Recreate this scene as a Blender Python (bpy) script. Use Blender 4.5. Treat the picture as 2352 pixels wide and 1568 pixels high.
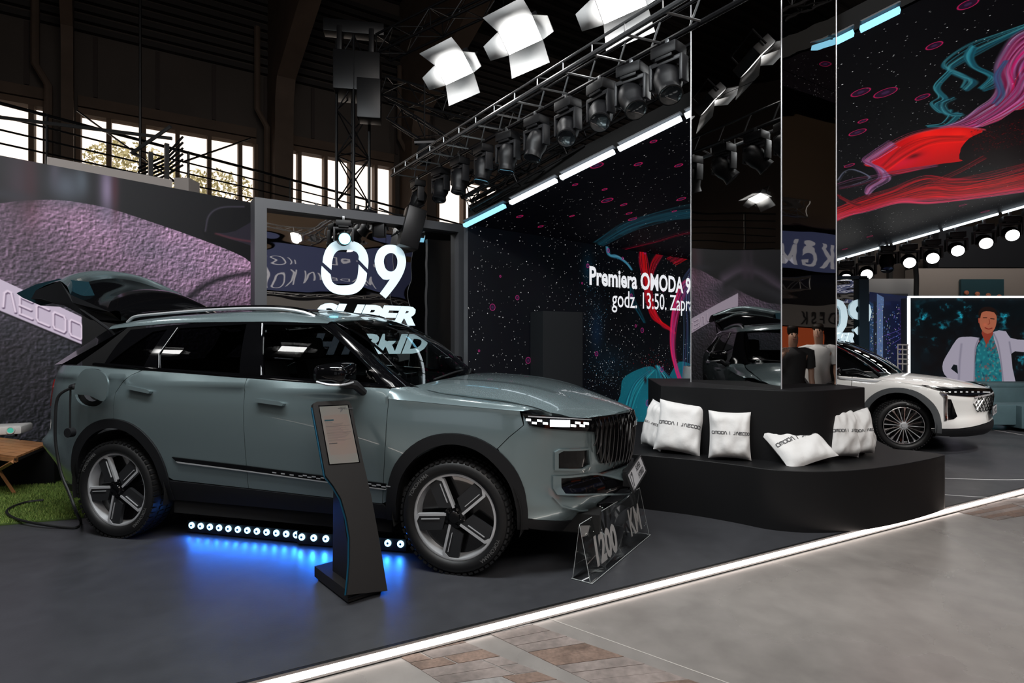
# Car show stand: grey-green SUV with open tailgate, mirrored column, LED screens.
import bpy, bmesh, math, random
import numpy as np
from mathutils import Vector, Matrix
from mathutils.geometry import delaunay_2d_cdt
from mathutils import noise as mnoise
random.seed(7); np.random.seed(7)
PI = math.pi
scene = bpy.context.scene
C = scene.collection
for o in list(bpy.data.objects): bpy.data.objects.remove(o)

# ---------------------------------------------------------------- camera
FP, CX, CY, EYE = 1272.0, 1176.0, 784.0, 1.46
cam = bpy.data.cameras.new('camera'); cam.sensor_width = 36; cam.lens = 36*FP/2352
cam.clip_start = .05; cam.clip_end = 200
camo = bpy.data.objects.new('camera', cam); C.objects.link(camo)
camo.location = (0, 0, EYE); camo.rotation_euler = (PI/2, 0, 0)
scene.camera = camo
vs = scene.view_settings
vs.view_transform = 'Standard'; vs.look = 'None'; vs.gamma = 1; vs.exposure = 0.0
vs.use_curve_mapping = False
cy = scene.cycles; cy.max_bounces = 4; cy.diffuse_bounces = 3; cy.glossy_bounces = 4; cy.transmission_bounces = 4; cy.transparent_max_bounces = 10
cy.caustics_reflective = False; cy.caustics_refractive = False; cy.use_adaptive_sampling = True; cy.adaptive_threshold = .04; cy.sample_clamp_indirect = 6.0
# ---------------------------------------------------------------- world: hazy bright sky outside the hall
wd = bpy.data.worlds.new('sky'); scene.world = wd; wd.use_nodes = True
bg = wd.node_tree.nodes['Background']; bg.inputs[0].default_value = (1.0, .86, .75, 1); bg.inputs[1].default_value = 1.7

def area(name, loc, target, sx, sy, power, col=(1, 1, 1), spread=PI):
    l = bpy.data.lights.new(name, 'AREA'); l.shape = 'RECTANGLE'; l.size = sx; l.size_y = sy
    l.energy = power; l.color = col; l.spread = spread
    o = bpy.data.objects.new(name, l); C.objects.link(o); o.location = loc
    d = Vector(target)-Vector(loc); o.rotation_euler = d.to_track_quat('-Z', 'Y').to_euler()
    return o
def spot(name, loc, target, power, ang, col=(1, 1, 1), r=.08, blend=.6):
    l = bpy.data.lights.new(name, 'SPOT'); l.energy = power; l.color = col; l.spot_size = ang
    l.spot_blend = blend; l.shadow_soft_size = r
    o = bpy.data.objects.new(name, l); C.objects.link(o); o.location = loc
    d = Vector(target)-Vector(loc); o.rotation_euler = d.to_track_quat('-Z', 'Y').to_euler()
    return o
# hall lights high above the aisle and the stand spotlights of the rig, plus an added fascia fill
area('hall_light', (3.5, -3.0, 9.0), (3.0, 1.5, 0), 5, 5, 430, (1, .93, .87))
area('stand_flood_light', (-2.2, 2.3, 5.6), (-1.8, 4.4, .6), 3.6, .6, 240, (.93, .98, 1))
area('stand_flood_light', (.6, 2.6, 5.6), (.0, 4.2, .7), 1.8, .5, 110, (.95, .98, 1))
spot('plinth_spotlight', (3.6, 1.0, 5.4), (2.2, 4.6, .6), 130, .75, (1, .97, .93))
spot('white_car_spotlight', (6.0, 3.0, 5.4), (6.0, 7.6, .4), 950, 1.1, (1, .98, .95))
area('far_stand_light', (9.5, 9.0, 6.5), (10.5, 13.4, 2.0), 4, 1.5, 260, (1, .95, .9))  # unseen fill added to brighten the beige fascia
spot('white_car_spotlight', (8.4, 6.0, 5.4), (6.6, 8.2, .3), 650, 1.1, (1, .98, .95))

# ---------------------------------------------------------------- pixel rays to places
def ray(px, py): return Vector(((px-CX)/FP, 1.0, (CY-py)/FP))
def D(px, py, depth): r = ray(px, py)*depth; return Vector((r.x, r.y, EYE+r.z))
def G(px, py, z=0.0):
    r = ray(px, py); t = (z-EYE)/r.z; return Vector((r.x*t, t, z))

# ---------------------------------------------------------------- materials
MATS = {}
def mat(name, col=(.5, .5, .5), rough=.5, metal=0., emit=None, es=0., coat=0., spec=.5, bump=None, noise=None, trans=0., ior=1.45):
    if name in MATS: return MATS[name]
    m = bpy.data.materials.new(name); m.use_nodes = True; nt = m.node_tree; b = nt.nodes['Principled BSDF']
    b.inputs['Base Color'].default_value = (*col, 1); b.inputs['Roughness'].default_value = rough
    b.inputs['Metallic'].default_value = metal; b.inputs['Specular IOR Level'].default_value = spec
    b.inputs['Coat Weight'].default_value = coat; b.inputs['Coat Roughness'].default_value = .02
    b.inputs['Transmission Weight'].default_value = trans; b.inputs['IOR'].default_value = ior
    if emit: b.inputs['Emission Color'].default_value = (*emit, 1); b.inputs['Emission Strength'].default_value = es
    tc = nt.nodes.new('ShaderNodeTexCoord')
    if noise:                                   # (scale, amount, detail): blotchy colour variation
        n = nt.nodes.new('ShaderNodeTexNoise'); n.inputs['Scale'].default_value = noise[0]; n.inputs['Detail'].default_value = noise[2] if len(noise) > 2 else 6
        nt.links.new(tc.outputs['Object'], n.inputs['Vector'])
        mp = nt.nodes.new('ShaderNodeMapRange'); mp.inputs[1].default_value = .3; mp.inputs[2].default_value = .7
        mp.inputs[3].default_value = 1-noise[1]; mp.inputs[4].default_value = 1+noise[1]
        nt.links.new(n.outputs[0], mp.inputs[0])
        mx = nt.nodes.new('ShaderNodeVectorMath'); mx.operation = 'SCALE'; mx.inputs[0].default_value = col
        nt.links.new(mp.outputs[0], mx.inputs['Scale']); nt.links.new(mx.outputs[0], b.inputs['Base Color'])
    if bump:                                    # (scale, strength, distance)
        n = nt.nodes.new('ShaderNodeTexNoise'); n.inputs['Scale'].default_value = bump[0]; n.inputs['Detail'].default_value = 4
        nt.links.new(tc.outputs['Object'], n.inputs['Vector'])
        bp = nt.nodes.new('ShaderNodeBump'); bp.inputs['Strength'].default_value = bump[1]; bp.inputs['Distance'].default_value = bump[2]
        nt.links.new(n.outputs[0], bp.inputs['Height']); nt.links.new(bp.outputs[0], b.inputs['Normal'])
    MATS[name] = m; return m
def emis(name, col, s):
    if name in MATS: return MATS[name]
    m = bpy.data.materials.new(name); m.use_nodes = True; nt = m.node_tree; nt.nodes.clear()
    e = nt.nodes.new('ShaderNodeEmission'); e.inputs[0].default_value = (*col, 1); e.inputs[1].default_value = s
    o = nt.nodes.new('ShaderNodeOutputMaterial'); nt.links.new(e.outputs[0], o.inputs[0]); MATS[name] = m; return m
def glassy(name, tint, refl=1.0, ior=1.5, rough=0.0):   # thin pane: fresnel reflection over tinted transparency
    m = bpy.data.materials.new(name); m.use_nodes = True; nt = m.node_tree; nt.nodes.clear()
    t = nt.nodes.new('ShaderNodeBsdfTransparent'); t.inputs[0].default_value = (*tint, 1)
    g = nt.nodes.new('ShaderNodeBsdfGlossy'); g.inputs[1].default_value = rough; g.inputs[0].default_value = (refl, refl, refl, 1)
    lw = nt.nodes.new('ShaderNodeLayerWeight'); lw.inputs[0].default_value = .5; pw = nt.nodes.new('ShaderNodeMath'); pw.operation = 'POWER'; pw.inputs[1].default_value = 5.
    nt.links.new(lw.outputs['Facing'], pw.inputs[0]); f = nt.nodes.new('ShaderNodeMapRange'); f.inputs[3].default_value = ((ior-1)/(ior+1))**2; f.inputs[4].default_value = 1.; nt.links.new(pw.outputs[0], f.inputs[0])
    mx = nt.nodes.new('ShaderNodeMixShader'); o = nt.nodes.new('ShaderNodeOutputMaterial')
    nt.links.new(f.outputs[0], mx.inputs[0]); nt.links.new(t.outputs[0], mx.inputs[1]); nt.links.new(g.outputs[0], mx.inputs[2])
    nt.links.new(mx.outputs[0], o.inputs[0]); MATS[name] = m; return m
def wavy_mirror(name, col, sc, dist):
    m = mat(name, col, .015, 1.0); nt = m.node_tree; b = nt.nodes['Principled BSDF']
    tc = nt.nodes.new('ShaderNodeTexCoord'); mp = nt.nodes.new('ShaderNodeMapping'); mp.inputs['Scale'].default_value = sc
    n = nt.nodes.new('ShaderNodeTexNoise'); n.inputs['Scale'].default_value = 1; n.inputs['Detail'].default_value = 1.5
    bp = nt.nodes.new('ShaderNodeBump'); bp.inputs['Strength'].default_value = 1; bp.inputs['Distance'].default_value = dist
    nt.links.new(tc.outputs['Object'], mp.inputs[0]); nt.links.new(mp.outputs[0], n.inputs['Vector'])
    nt.links.new(n.outputs[0], bp.inputs['Height']); nt.links.new(bp.outputs[0], b.inputs['Normal']); return m

def paint_mat(name, base, metal=.55, rough=.28):
    m = mat(name, base, rough, metal, coat=1.0); nt = m.node_tree; b = nt.nodes['Principled BSDF']
    return m
paint = paint_mat('green_grey_paint', (.235, .305, .32), .6, .25)
white_paint = mat('pearl_white_paint', (.78, .77, .75), .3, 0, coat=1)
gblack = mat('gloss_black', (.0025, .0025, .003), .06, 0, spec=.5)
clad = mat('matt_black_plastic', (.010, .0105, .012), .5, spec=.35, bump=(400, .15, .001))
clad2 = mat('grey_plastic_cladding', (.07, .075, .08), .5)
rubber = mat('tyre_rubber', (.0055, .0055, .006), .5, bump=(160, .1, .001))
void = mat('underbody_black', (.003, .003, .003), .9)
chrome = mat('bright_metal', (.75, .76, .77), .12, 1.0)
satin = mat('satin_silver', (.60, .61, .63), .32, .5)
spokegrey = mat('dark_grey_lacquer', (.035, .036, .039), .38, .5)
tint = glassy('tinted_glass', (.03, .03, .035))
clear = glassy('clear_glass', (.55, .6, .6), 1.0, 1.52)
wsglass = glassy('windscreen_glass', (.66, .72, .72), 1.0, 1.85)
acryl = glassy('acrylic', (.97, .98, .98), 1.0, 1.3)
acryl_edge = mat('acrylic_edge', (.5, .52, .52), .3, emit=None)
blackmat = mat('black_laminate', (.0055, .0056, .0063), .5, spec=.3, bump=(120, .05, .001))
truss_m = mat('black_truss', (.008, .008, .009), .35, .4)
truss_s = mat('worn_truss_tube', (.16, .165, .17), .3, .8)
head_m = mat('lamp_housing', (.006, .006, .007), .42, spec=.35)
yoke_m = mat('lamp_yoke', (.018, .018, .02), .4, .2)
fabric = mat('white_cushion_cotton', (.74, .73, .72), .9, bump=(9, .35, .02))
ink = mat('dark_print', (.05, .05, .055), .7)
concrete = mat('tan_painted_concrete', (.12, .082, .06), .85, noise=(1.3, .18))
hallwall = mat('hall_panel_wall', (.085, .068, .058), .8, noise=(.6, .12))
deck_m = mat('ceiling_deck', (.02, .016, .014), .9)
frame_m = mat('anthracite_frame', (.075, .077, .085), .45)
winframe = mat('window_frame_brown', (.16, .10, .065), .7)
wood = mat('oiled_oak', (.42, .19, .075), .45, noise=(6, .3))
seat_m = mat('car_seat_fabric', (.05, .05, .052), .8)
dash_m = mat('dashboard_plastic', (.03, .032, .033), .6)

# ---------------------------------------------------------------- mesh building
class MB:
    def __init__(s): s.v = []; s.f = []
    def add(s, vs, fs):
        k = len(s.v); s.v += [tuple(v) for v in vs]; s.f += [tuple(i+k for i in f) for f in fs]; return s
    def box(s, c, d, M=None, bev=0):
        bm = bmesh.new(); bmesh.ops.create_cube(bm, size=1)
        for v in bm.verts: v.co = Vector((v.co.x*d[0], v.co.y*d[1], v.co.z*d[2]))
        if bev: bmesh.ops.bevel(bm, geom=list(bm.edges), offset=bev, segments=2, affect='EDGES', profile=.6)
        bm.verts.index_update()
        vs = [v.co+Vector(c) for v in bm.verts]
        if M is not None: vs = [M @ v for v in vs]
        s.add(vs, [[v.index for v in f.verts] for f in bm.faces]); bm.free(); return s
    def tube(s, pts, r, n=8, cap=True, closed=False):
        pts = [Vector(p) for p in pts]; rs = r if isinstance(r, (list, tuple)) else [r]*len(pts)
        N = len(pts); k = len(s.v); up = None
        for i, p in enumerate(pts):
            a = pts[(i-1) % N] if (closed or i > 0) else p; b = pts[(i+1) % N] if (closed or i < N-1) else p
            t = (b-a).normalized()
            if up is None: up = Vector((0, 0, 1)) if abs(t.z) < .9 else Vector((1, 0, 0))
            x = t.cross(up)
            if x.length < 1e-5: x = t.cross(Vector((1, .3, 0)))
            x.normalize(); y = x.cross(t).normalized(); up = y
            for j in range(n):
                q = 2*PI*j/n; s.v.append(tuple(p+(x*math.cos(q)+y*math.sin(q))*rs[i]))
        for i in range(N if closed else N-1):
            for j in range(n):
                a = k+i*n+j; b = k+i*n+(j+1) % n; c = k+((i+1) % N)*n+(j+1) % n; d = k+((i+1) % N)*n+j
                s.f.append((a, b, c, d))
        if cap and not closed: s.f.append(tuple(k+j for j in range(n))[::-1]); s.f.append(tuple(k+(N-1)*n+j for j in range(n)))
        return s
    def lathe(s, prof, n=32, M=None, a0=0, a1=2*PI):     # prof: (r, y), turned about local Y
        k = len(s.v); full = abs(a1-a0-2*PI) < 1e-6; cnt = n if full else n+1
        for i in range(cnt):
            a = a0+(a1-a0)*i/n
            for r, y in prof:
                v = Vector((r*math.cos(a), y, r*math.sin(a))); s.v.append(tuple(M @ v if M is not None else v))
        L = len(prof)
        for i in range(n):
            for j in range(L-1):
                a = k+i*L+j; b = k+((i+1) % cnt)*L+j; s.f.append((a, a+1, b+1, b))
        return s
    def prism(s, poly, h0, h1, M=None):                   # poly in xy, extruded z h0..h1
        n = len(poly); k = len(s.v)
        vs = [Vector((x, y, h0)) for x, y in poly]+[Vector((x, y, h1)) for x, y in poly]
        if M is not None: vs = [M @ v for v in vs]
        s.v += [tuple(v) for v in vs]
        s.f += [tuple(k+i for i in range(n))[::-1], tuple(k+n+i for i in range(n))]
        s.f += [(k+i, k+(i+1) % n, k+n+(i+1) % n, k+n+i) for i in range(n)]; return s
    def quad(s, a, b, c, d): return s.add([a, b, c, d], [(0, 1, 2, 3)])
    def build(s, name, m, parent=None, ang=35, uv=None, normals=None):
        me = bpy.data.meshes.new(name); me.from_pydata(s.v, [], s.f); me.update()
        if m is not None: me.materials.append(m)
        me.polygons.foreach_set('use_smooth', [True]*len(me.polygons))
        if normals is not None: me.normals_split_custom_set_from_vertices(normals)
        elif ang: me.set_sharp_from_angle(angle=math.radians(ang))
        if uv is not None:
            l = me.uv_layers.new(name='uv')
            for lp in me.loops: l.data[lp.index].uv = uv[lp.vertex_index]
        o = bpy.data.objects.new(name, me); C.objects.link(o)
        if parent is not None: o.parent = parent
        return o
def tag(o, label=None, cat=None, group=None, kind=None):
    if label: o['label'] = label
    if cat: o['category'] = cat
    if group: o['group'] = group
    if kind: o['kind'] = kind
    return o
def empty(name, loc=(0, 0, 0), rz=0, label=None, cat=None, group=None, rot=None):
    o = bpy.data.objects.new(name, None); C.objects.link(o); o.location = loc; o.rotation_euler = rot if rot else (0, 0, rz)
    o.empty_display_size = .1
    return tag(o, label, cat, group)
def children(o): return [c for c in bpy.data.objects if c.parent == o]
def copy_tree(o, parent=None, kids=None):
    c = o.copy(); C.objects.link(c); c.parent = parent
    for ch in children(o): copy_tree(ch, c)
    return c
def catmull(pts, n=8, closed=False):
    P = [np.array(p, float) for p in pts]; out = []; N = len(P)
    for i in range(N if closed else N-1):
        if closed: a, b, c, d = P[(i-1) % N], P[i], P[(i+1) % N], P[(i+2) % N]
        else: b, c = P[i], P[i+1]; a = P[i-1] if i > 0 else 2*b-c; d = P[i+2] if i+2 < N else 2*c-b
        for k in range(n):
            t = k/n; out.append(tuple(.5*((2*b)+(-a+c)*t+(2*a-5*b+4*c-d)*t*t+(-a+3*b-3*c+d)*t**3)))
    if not closed: out.append(tuple(P[-1]))
    return out
def interp(x, xs, ys): return float(np.interp(x, xs, ys))
def smooth(x, xs, ys):    # smooth (cubic hermite) table look-up
    x = min(max(x, xs[0]), xs[-1]); i = max(0, min(len(xs)-2, int(np.searchsorted(xs, x)-1)))
    h = xs[i+1]-xs[i]; t = (x-xs[i])/h
    def m(j):
        if j <= 0: return (ys[1]-ys[0])/(xs[1]-xs[0])
        if j >= len(xs)-1: return (ys[-1]-ys[-2])/(xs[-1]-xs[-2])
        return (ys[j+1]-ys[j-1])/(xs[j+1]-xs[j-1])
    m0, m1 = m(i)*h, m(i+1)*h
    return (2*t**3-3*t*t+1)*ys[i]+(t**3-2*t*t+t)*m0+(-2*t**3+3*t*t)*ys[i+1]+(t**3-t*t)*m1

# ---------------------------------------------------------------- lettering
def text_geo(body, size=1.0, shear=0., offset=0., extrude=0., spacing=1.0, xs=1.0):
    cu = bpy.data.curves.new('t', 'FONT'); cu.body = body; cu.size = size; cu.shear = shear; cu.offset = offset
    cu.extrude = extrude; cu.space_character = spacing; cu.resolution_u = 3
    o = bpy.data.objects.new('t', cu); C.objects.link(o)
    dg = bpy.context.evaluated_depsgraph_get(); me = o.evaluated_get(dg).to_mesh()
    vs = [Vector((v.co.x*xs, v.co.y, v.co.z)) for v in me.vertices]; fs = [tuple(p.vertices) for p in me.polygons]
    o.evaluated_get(dg).to_mesh_clear(); bpy.data.objects.remove(o); bpy.data.curves.remove(cu)
    return vs, fs
# squared wide stroke letters, unit box
SL = {'O': [[(0, .15), (0, .85), (.12, 1), (.88, 1), (1, .85), (1, .15), (.88, 0), (.12, 0), (0, .15)]],
      'M': [[(0, 0), (0, .85), (.1, 1), (.42, 1), (.5, .85), (.5, .1)], [(.5, .85), (.58, 1), (.9, 1), (1, .85), (1, 0)]],
      'D': [[(0, 0), (0, 1), (.8, 1), (1, .8), (1, .2), (.8, 0), (0, 0)]],
      'A': [[(0, 0), (.1, .8), (.35, 1), (.65, 1), (1, 0)]],
      'J': [[(.25, 0), (.6, 0), (.8, .2), (.8, 1)]],
      'E': [[(1, 1), (0, 1), (0, 0), (1, 0)], [(0, .5), (.9, .5)]],
      'C': [[(1, 1), (.15, 1), (0, .85), (0, .15), (.15, 0), (1, 0)]],
      '|': [[(.5, 0), (.5, 1)]], ' ': []}
def stroke_geo(txt, h, w, gap, th):
    vs, fs = [], []; x = 0
    for ch in txt:
        cw = w*(.4 if ch in '| ' else 1)
        for pl in SL[ch]:
            P = [Vector((x+p[0]*cw, p[1]*h, 0)) for p in pl]
            for a, b in zip(P, P[1:]):
                d = (b-a).normalized(); n = Vector((-d.y, d.x, 0))*th/2; e = d*th*.45; k = len(vs)
                vs += [a-e-n, b+e-n, b+e+n, a-e+n]; fs.append((k, k+1, k+2, k+3))
        x += cw+gap
    return vs, fs, x-gap
def put_geo(name, vs, fs, M, m, parent=None, thick=0):
    if thick:
        n = len(vs); vs = list(vs)+[Vector((v.x, v.y, v.z+thick)) for v in vs]
        cnt = {}
        for f in fs:
            for a, b in zip(f, f[1:]+f[:1]): cnt[(a, b)] = 1
        fs2 = [tuple(f[::-1]) for f in fs]+[tuple(i+n for i in f) for f in fs]
        for (a, b) in cnt:
            if (b, a) not in cnt: fs2.append((a, b, b+n, a+n))
        fs = fs2
    mb = MB(); mb.add([M @ Vector(v) for v in vs], fs); return mb.build(name, m, parent, ang=30)
def frameM(o, x, y):     # matrix with given origin and x, y axes
    x = Vector(x).normalized(); y = Vector(y); z = x.cross(y).normalized(); y = z.cross(x).normalized()
    M = Matrix.Identity(4)
    for i in range(3): M[i][0] = x[i]; M[i][1] = y[i]; M[i][2] = z[i]; M[i][3] = o[i]
    return M
# ================================================================= THE HALL
def V2(a): return Vector((math.cos(math.radians(a)), math.sin(math.radians(a)), 0))
def struct(o, label=None): o['kind'] = 'structure'; return o
def floor_mat(name, col, rough, amt, sc, spec=.5, bumpd=.0006):
    m = mat(name, col, rough, 0, spec=spec); nt = m.node_tree; b = nt.nodes['Principled BSDF']
    tc = nt.nodes.new('ShaderNodeTexCoord')
    def ns(scale, det, d=0.):
        n = nt.nodes.new('ShaderNodeTexNoise'); n.inputs['Scale'].default_value = scale; n.inputs['Detail'].default_value = det
        n.inputs['Distortion'].default_value = d; nt.links.new(tc.outputs['Object'], n.inputs['Vector']); return n
    n1 = ns(sc, 8, .6); n2 = ns(sc*9, 6, .2); n3 = ns(sc*60, 3)
    def mr(n, a, b_):
        q = nt.nodes.new('ShaderNodeMapRange'); q.inputs[1].default_value = .3; q.inputs[2].default_value = .7
        q.inputs[3].default_value = a; q.inputs[4].default_value = b_; nt.links.new(n.outputs[0], q.inputs[0]); return q
    a1 = mr(n1, 1-amt, 1+amt); a2 = mr(n2, 1-amt*.5, 1+amt*.5)
    mu = nt.nodes.new('ShaderNodeMath'); mu.operation = 'MULTIPLY'; nt.links.new(a1.outputs[0], mu.inputs[0]); nt.links.new(a2.outputs[0], mu.inputs[1])
    vm = nt.nodes.new('ShaderNodeVectorMath'); vm.operation = 'SCALE'; vm.inputs[0].default_value = col
    nt.links.new(mu.outputs[0], vm.inputs['Scale']); nt.links.new(vm.outputs[0], b.inputs['Base Color'])
    r1 = mr(n1, rough*.78, rough*1.25); nt.links.new(r1.outputs[0], b.inputs['Roughness'])
    bp = nt.nodes.new('ShaderNodeBump'); bp.inputs['Strength'].default_value = .5; bp.inputs['Distance'].default_value = bumpd
    nt.links.new(n3.outputs[0], bp.inputs['Height']); nt.links.new(bp.outputs[0], b.inputs['Normal'])
    return m
hall_floor_m = floor_mat('polished_concrete', (.235, .215, .20), .27, .22, .7)
stand_m = floor_mat('dark_stand_carpet_tile', (.040, .041, .046), .38, .16, 1.1)
planks_m = floor_mat('worn_floor_timber', (.20, .165, .15), .5, .38, 3.)
planks_m2 = floor_mat('grey_floor_timber', (.22, .205, .195), .45, .28, 5.)
planks_m3 = floor_mat('rust_floor_timber', (.17, .115, .09), .55, .4, 7.)

FZ = -.035
fl = MB().box((0, 6, FZ-.1), (70, 60, .2)).build('floor', hall_floor_m); struct(fl)
# raised stand floor behind the light strip
e0, e1 = G(540, 1568), G(2352, 1118); ed = (e1-e0).normalized(); en = Vector((-ed.y, ed.x, 0))
sa = e0-ed*7; sb = e1+ed*9
st = MB().prism([(sa.x, sa.y), (sb.x, sb.y), (sb.x+en.x*19, sb.y+en.y*19), (sa.x+en.x*19, sa.y+en.y*19)], FZ+.001, 0)
st = st.build('stand_platform', stand_m); tag(st, 'low dark grey exhibition platform floor under the cars and the seating', 'platform')
def bar(mb, a, b, w, h, z0):      # box along a->b on plan, width w, z0..z0+h
    d = (b-a).normalized(); n = Vector((-d.y, d.x, 0))*w/2
    mb.prism([((a-n).x, (a-n).y), ((b-n).x, (b-n).y), ((b+n).x, (b+n).y), ((a+n).x, (a+n).y)], z0, z0+h); return mb
es = empty('edge_light', e0, label='long glowing light strip in a black channel along the platform edge', cat='light strip')
Mi = Matrix.Translation(-e0)
def loc(mb, M=Mi): mb.v = [tuple(M @ Vector(v)) for v in mb.v]; return mb
loc(bar(MB(), sa-en*.012, sb-en*.012, .018, .012, -.012)).build('channel', mat('black_channel', (.01, .01, .01), .4), es)
loc(bar(MB(), sa-en*.062, sb-en*.062, .018, .006, -.035)).build('channel', MATS['black_channel'], es)
joint = G(1410, 1353)
seg = [sa, joint-ed*.004, joint+ed*.004, joint+ed*2.9, joint+ed*2.906, sb]
for i in (0, 2, 4):
    loc(bar(MB(), seg[i]-en*.037, seg[i+1]-en*.037, .020, .028, FZ+.0005)).build('light_tube', emis('warm_strip_light', (1, .86, .78), 5), es)

# timber inlays in the concrete floor, board by board
def inlay(name, P, n_, label, widths, seed):
    rnd = random.Random(seed); A, B, Cc, Dd = [G(x, y, FZ) for x, y in P]   # A-B near the strip, D-C far along
    t = empty(name, (A.x, A.y, FZ)); tag(t, label, 'floor inlay'); t['kind'] = 'structure'; T = Matrix.Translation(-t.location)
    for i in range(n_):
        f0, f1 = i/n_, (i+1)/n_
        cuts = [0]+sorted(rnd.sample([.3, .45, .6, .75], 1 if widths > 1 else 0))+[1]
        for k in range(len(cuts)-1):
            a = A.lerp(Dd, f0); b = B.lerp(Cc, f0); c = B.lerp(Cc, f1); d = A.lerp(Dd, f1)
            p = [a.lerp(b, cuts[k]), a.lerp(b, cuts[k+1]), d.lerp(c, cuts[k+1]), d.lerp(c, cuts[k])]
            ctr = sum(p, Vector())/4; p = [ctr+(q-ctr)*(1-.006/max((q-ctr).length, .05)) for q in p]
            mb = MB().prism([(q.x, q.y) for q in p], FZ-.01, FZ+.0015+rnd.random()*.0015); loc(mb, T)
            mb.build('plank', rnd.choice([planks_m, planks_m, planks_m2, planks_m3]), t)
inlay('timber_inlay', [(893, 1494), (1037, 1460), (1330, 1580), (1075, 1610)], 7, 'worn timber block inlay in the concrete nearest the light strip joint, left strip', 2, 3)
inlay('timber_inlay', [(1098, 1444), (1190, 1421), (1640, 1580), (1420, 1600)], 10, 'worn timber block inlay in the concrete, right of the plain grey band', 1, 5)
inlay('timber_inlay', [(2180, 1172), (2330, 1140), (2420, 1172), (2290, 1195)], 6, 'far timber inlay in the concrete beside the far end of the light strip', 2, 8)

# far wall with the clerestory windows
W0 = Vector((-12.95, 14.0, 0)); wdir = V2(32.2); wn = Vector((wdir.y, -wdir.x, 0))
def wt(px):                        # distance along the wall at pixel column px
    k = (px-CX)/FP; return (W0.x-k*W0.y)/(k*wdir.y-wdir.x)
def wallquad(mb, t0, t1, z0, z1, off0=0, off1=-.3):
    a = W0+wdir*t0+wn*off0; b = W0+wdir*t1+wn*off0; c = W0+wdir*t1+wn*off1; d = W0+wdir*t0+wn*off1
    mb.prism([(a.x, a.y), (b.x, b.y), (c.x, c.y), (d.x, d.y)], z0, z1); return mb
ZT, ZS = 7.72, 3.0
mb = MB(); wallquad(mb, -9, 56, -.1, ZS); wallquad(mb, -9, 56, ZT, 13.5)
piers = [(wt(105), wt(180)), (wt(588), wt(664)), (wt(903), wt(1005)), (wt(1156), wt(1240))]
piers += [(wt(1240)-.1, 56)]
for a, b in piers: wallquad(mb, a, b, ZS, ZT)
struct(mb.build('wall_back', hallwall))
wins = [(-9, wt(105), [wt(72), wt(-20), wt(-110)]), (wt(180), wt(588), [wt(250), wt(330), wt(408), wt(481), wt(552)]),
        (wt(664), wt(903), [wt(688), wt(748), wt(806), wt(863)]), (wt(1005), wt(1156), [wt(1066), wt(1114)])]
pane_m = glassy('hall_window_pane', (.97, .97, .97), .35, 1.2)
for i, (a, b, ms) in enumerate(wins):
    w = empty('window_%d' % (i+1), W0+wdir*a); w['kind'] = 'structure'; T = Matrix.Translation(-w.location)
    for z in (ZS, ZT-.16): loc(wallquad(MB(), a, b, z, z+.16, .06, -.3), T).build('window_rail', winframe, w)
    edges = [a]+sorted([m for m in ms if a < m < b])+[b]
    for m in edges: loc(wallquad(MB(), m-.055, m+.055, ZS+.16, ZT-.16, .05, -.3), T).build('mullion', winframe, w)
    loc(wallquad(MB(), a, b, ZT+.02, ZT+.30, .12, 0), T).build('lintel', concrete, w)
    for p, q in zip(edges, edges[1:]): loc(wallquad(MB(), p+.055, q-.055, ZS+.16, ZT-.16, -.12, -.14), T).build('pane', pane_m, w)
# panel joints above the windows
for k in range(34):
    tt = -8+k*1.42
    o = wallquad(MB(), tt-.05, tt+.05, ZT+.35, 9.7, .05, 0).build('trim_%d' % (k+1), mat('dark_joint', (.06, .045, .04), .8)); struct(o)
# corrugated louvres higher up
lv = empty('louvre_bank', W0+Vector((0, 0, 9.7))); tag(lv, 'dark horizontal louvres high on the hall wall above the windows', 'louvres'); T = Matrix.Translation(-lv.location)
for k in range(12): loc(wallquad(MB(), -9, 30, 9.75+k*.27, 9.9+k*.27, .18, 0), T).build('slat', mat('dark_louvre', (.035, .03, .028), .7), lv)
# roof deck and other hall walls
q = [W0-wdir*9.2, W0+wdir*58, Vector((38, -23, 0)), Vector((-22, -23, 0))]
mb = MB().prism([(p.x, p.y) for p in q], 13.5, 13.7); struct(mb.build('ceiling', deck_m))
for k in range(46): pass
rb = MB()
for k in range(60): 
    p = W0+wn*(k*.55); a = p-wdir*9; b = p+wdir*45; bar(rb, a, b, .12, .1, 13.36)
o = rb.build('deck_ribs', deck_m); tag(o, 'dark corrugated ribs of the roof deck', 'roof ribs'); o['kind'] = 'structure'
struct(MB().box((-20.6, -6.8, 6.5), (.3, 32, 14)).build('wall_left', hallwall))
struct(MB().box((34, 9, 6.5), (.3, 66, 14)).build('wall_right', hallwall))
struct(MB().box((3, -22, 6.5), (70, .3, 14)).build('wall_front', hallwall))
# concrete portal frames: column and haunched beam
fd = Vector((.60, -.80, 0))
def portal(px, label):
    base = W0+wdir*((wt(px[0])+wt(px[1]))/2)+wn*.1; wdt = (wt(px[1])-wt(px[0]))*.62
    t = empty('portal_frame', base, label=label, cat='roof frame'); t['kind'] = 'structure'
    M = Matrix(((fd.x, 0, wdir.x, 0), (fd.y, 0, wdir.y, 0), (0, 1, 0, 0), (0, 0, 0, 1)))
    MB().prism([(0, 0), (.75, 0), (.95, 8.7), (0, 8.7)], -wdt/2, wdt/2, M).build('column', concrete, t)
    MB().prism([(0, 8.7), (.95, 8.7), (1.15, 9.3), (7.5, 12.5), (7.5, 13.4), (0, 13.4)], -wdt/2, wdt/2, M).build('beam', concrete, t)
portal((137, 180), 'concrete portal frame left of the tree-filled window')
portal((600, 666), 'concrete portal frame right of the tree-filled window')
portal((905, 962), 'concrete portal frame behind the stage truss')
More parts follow.
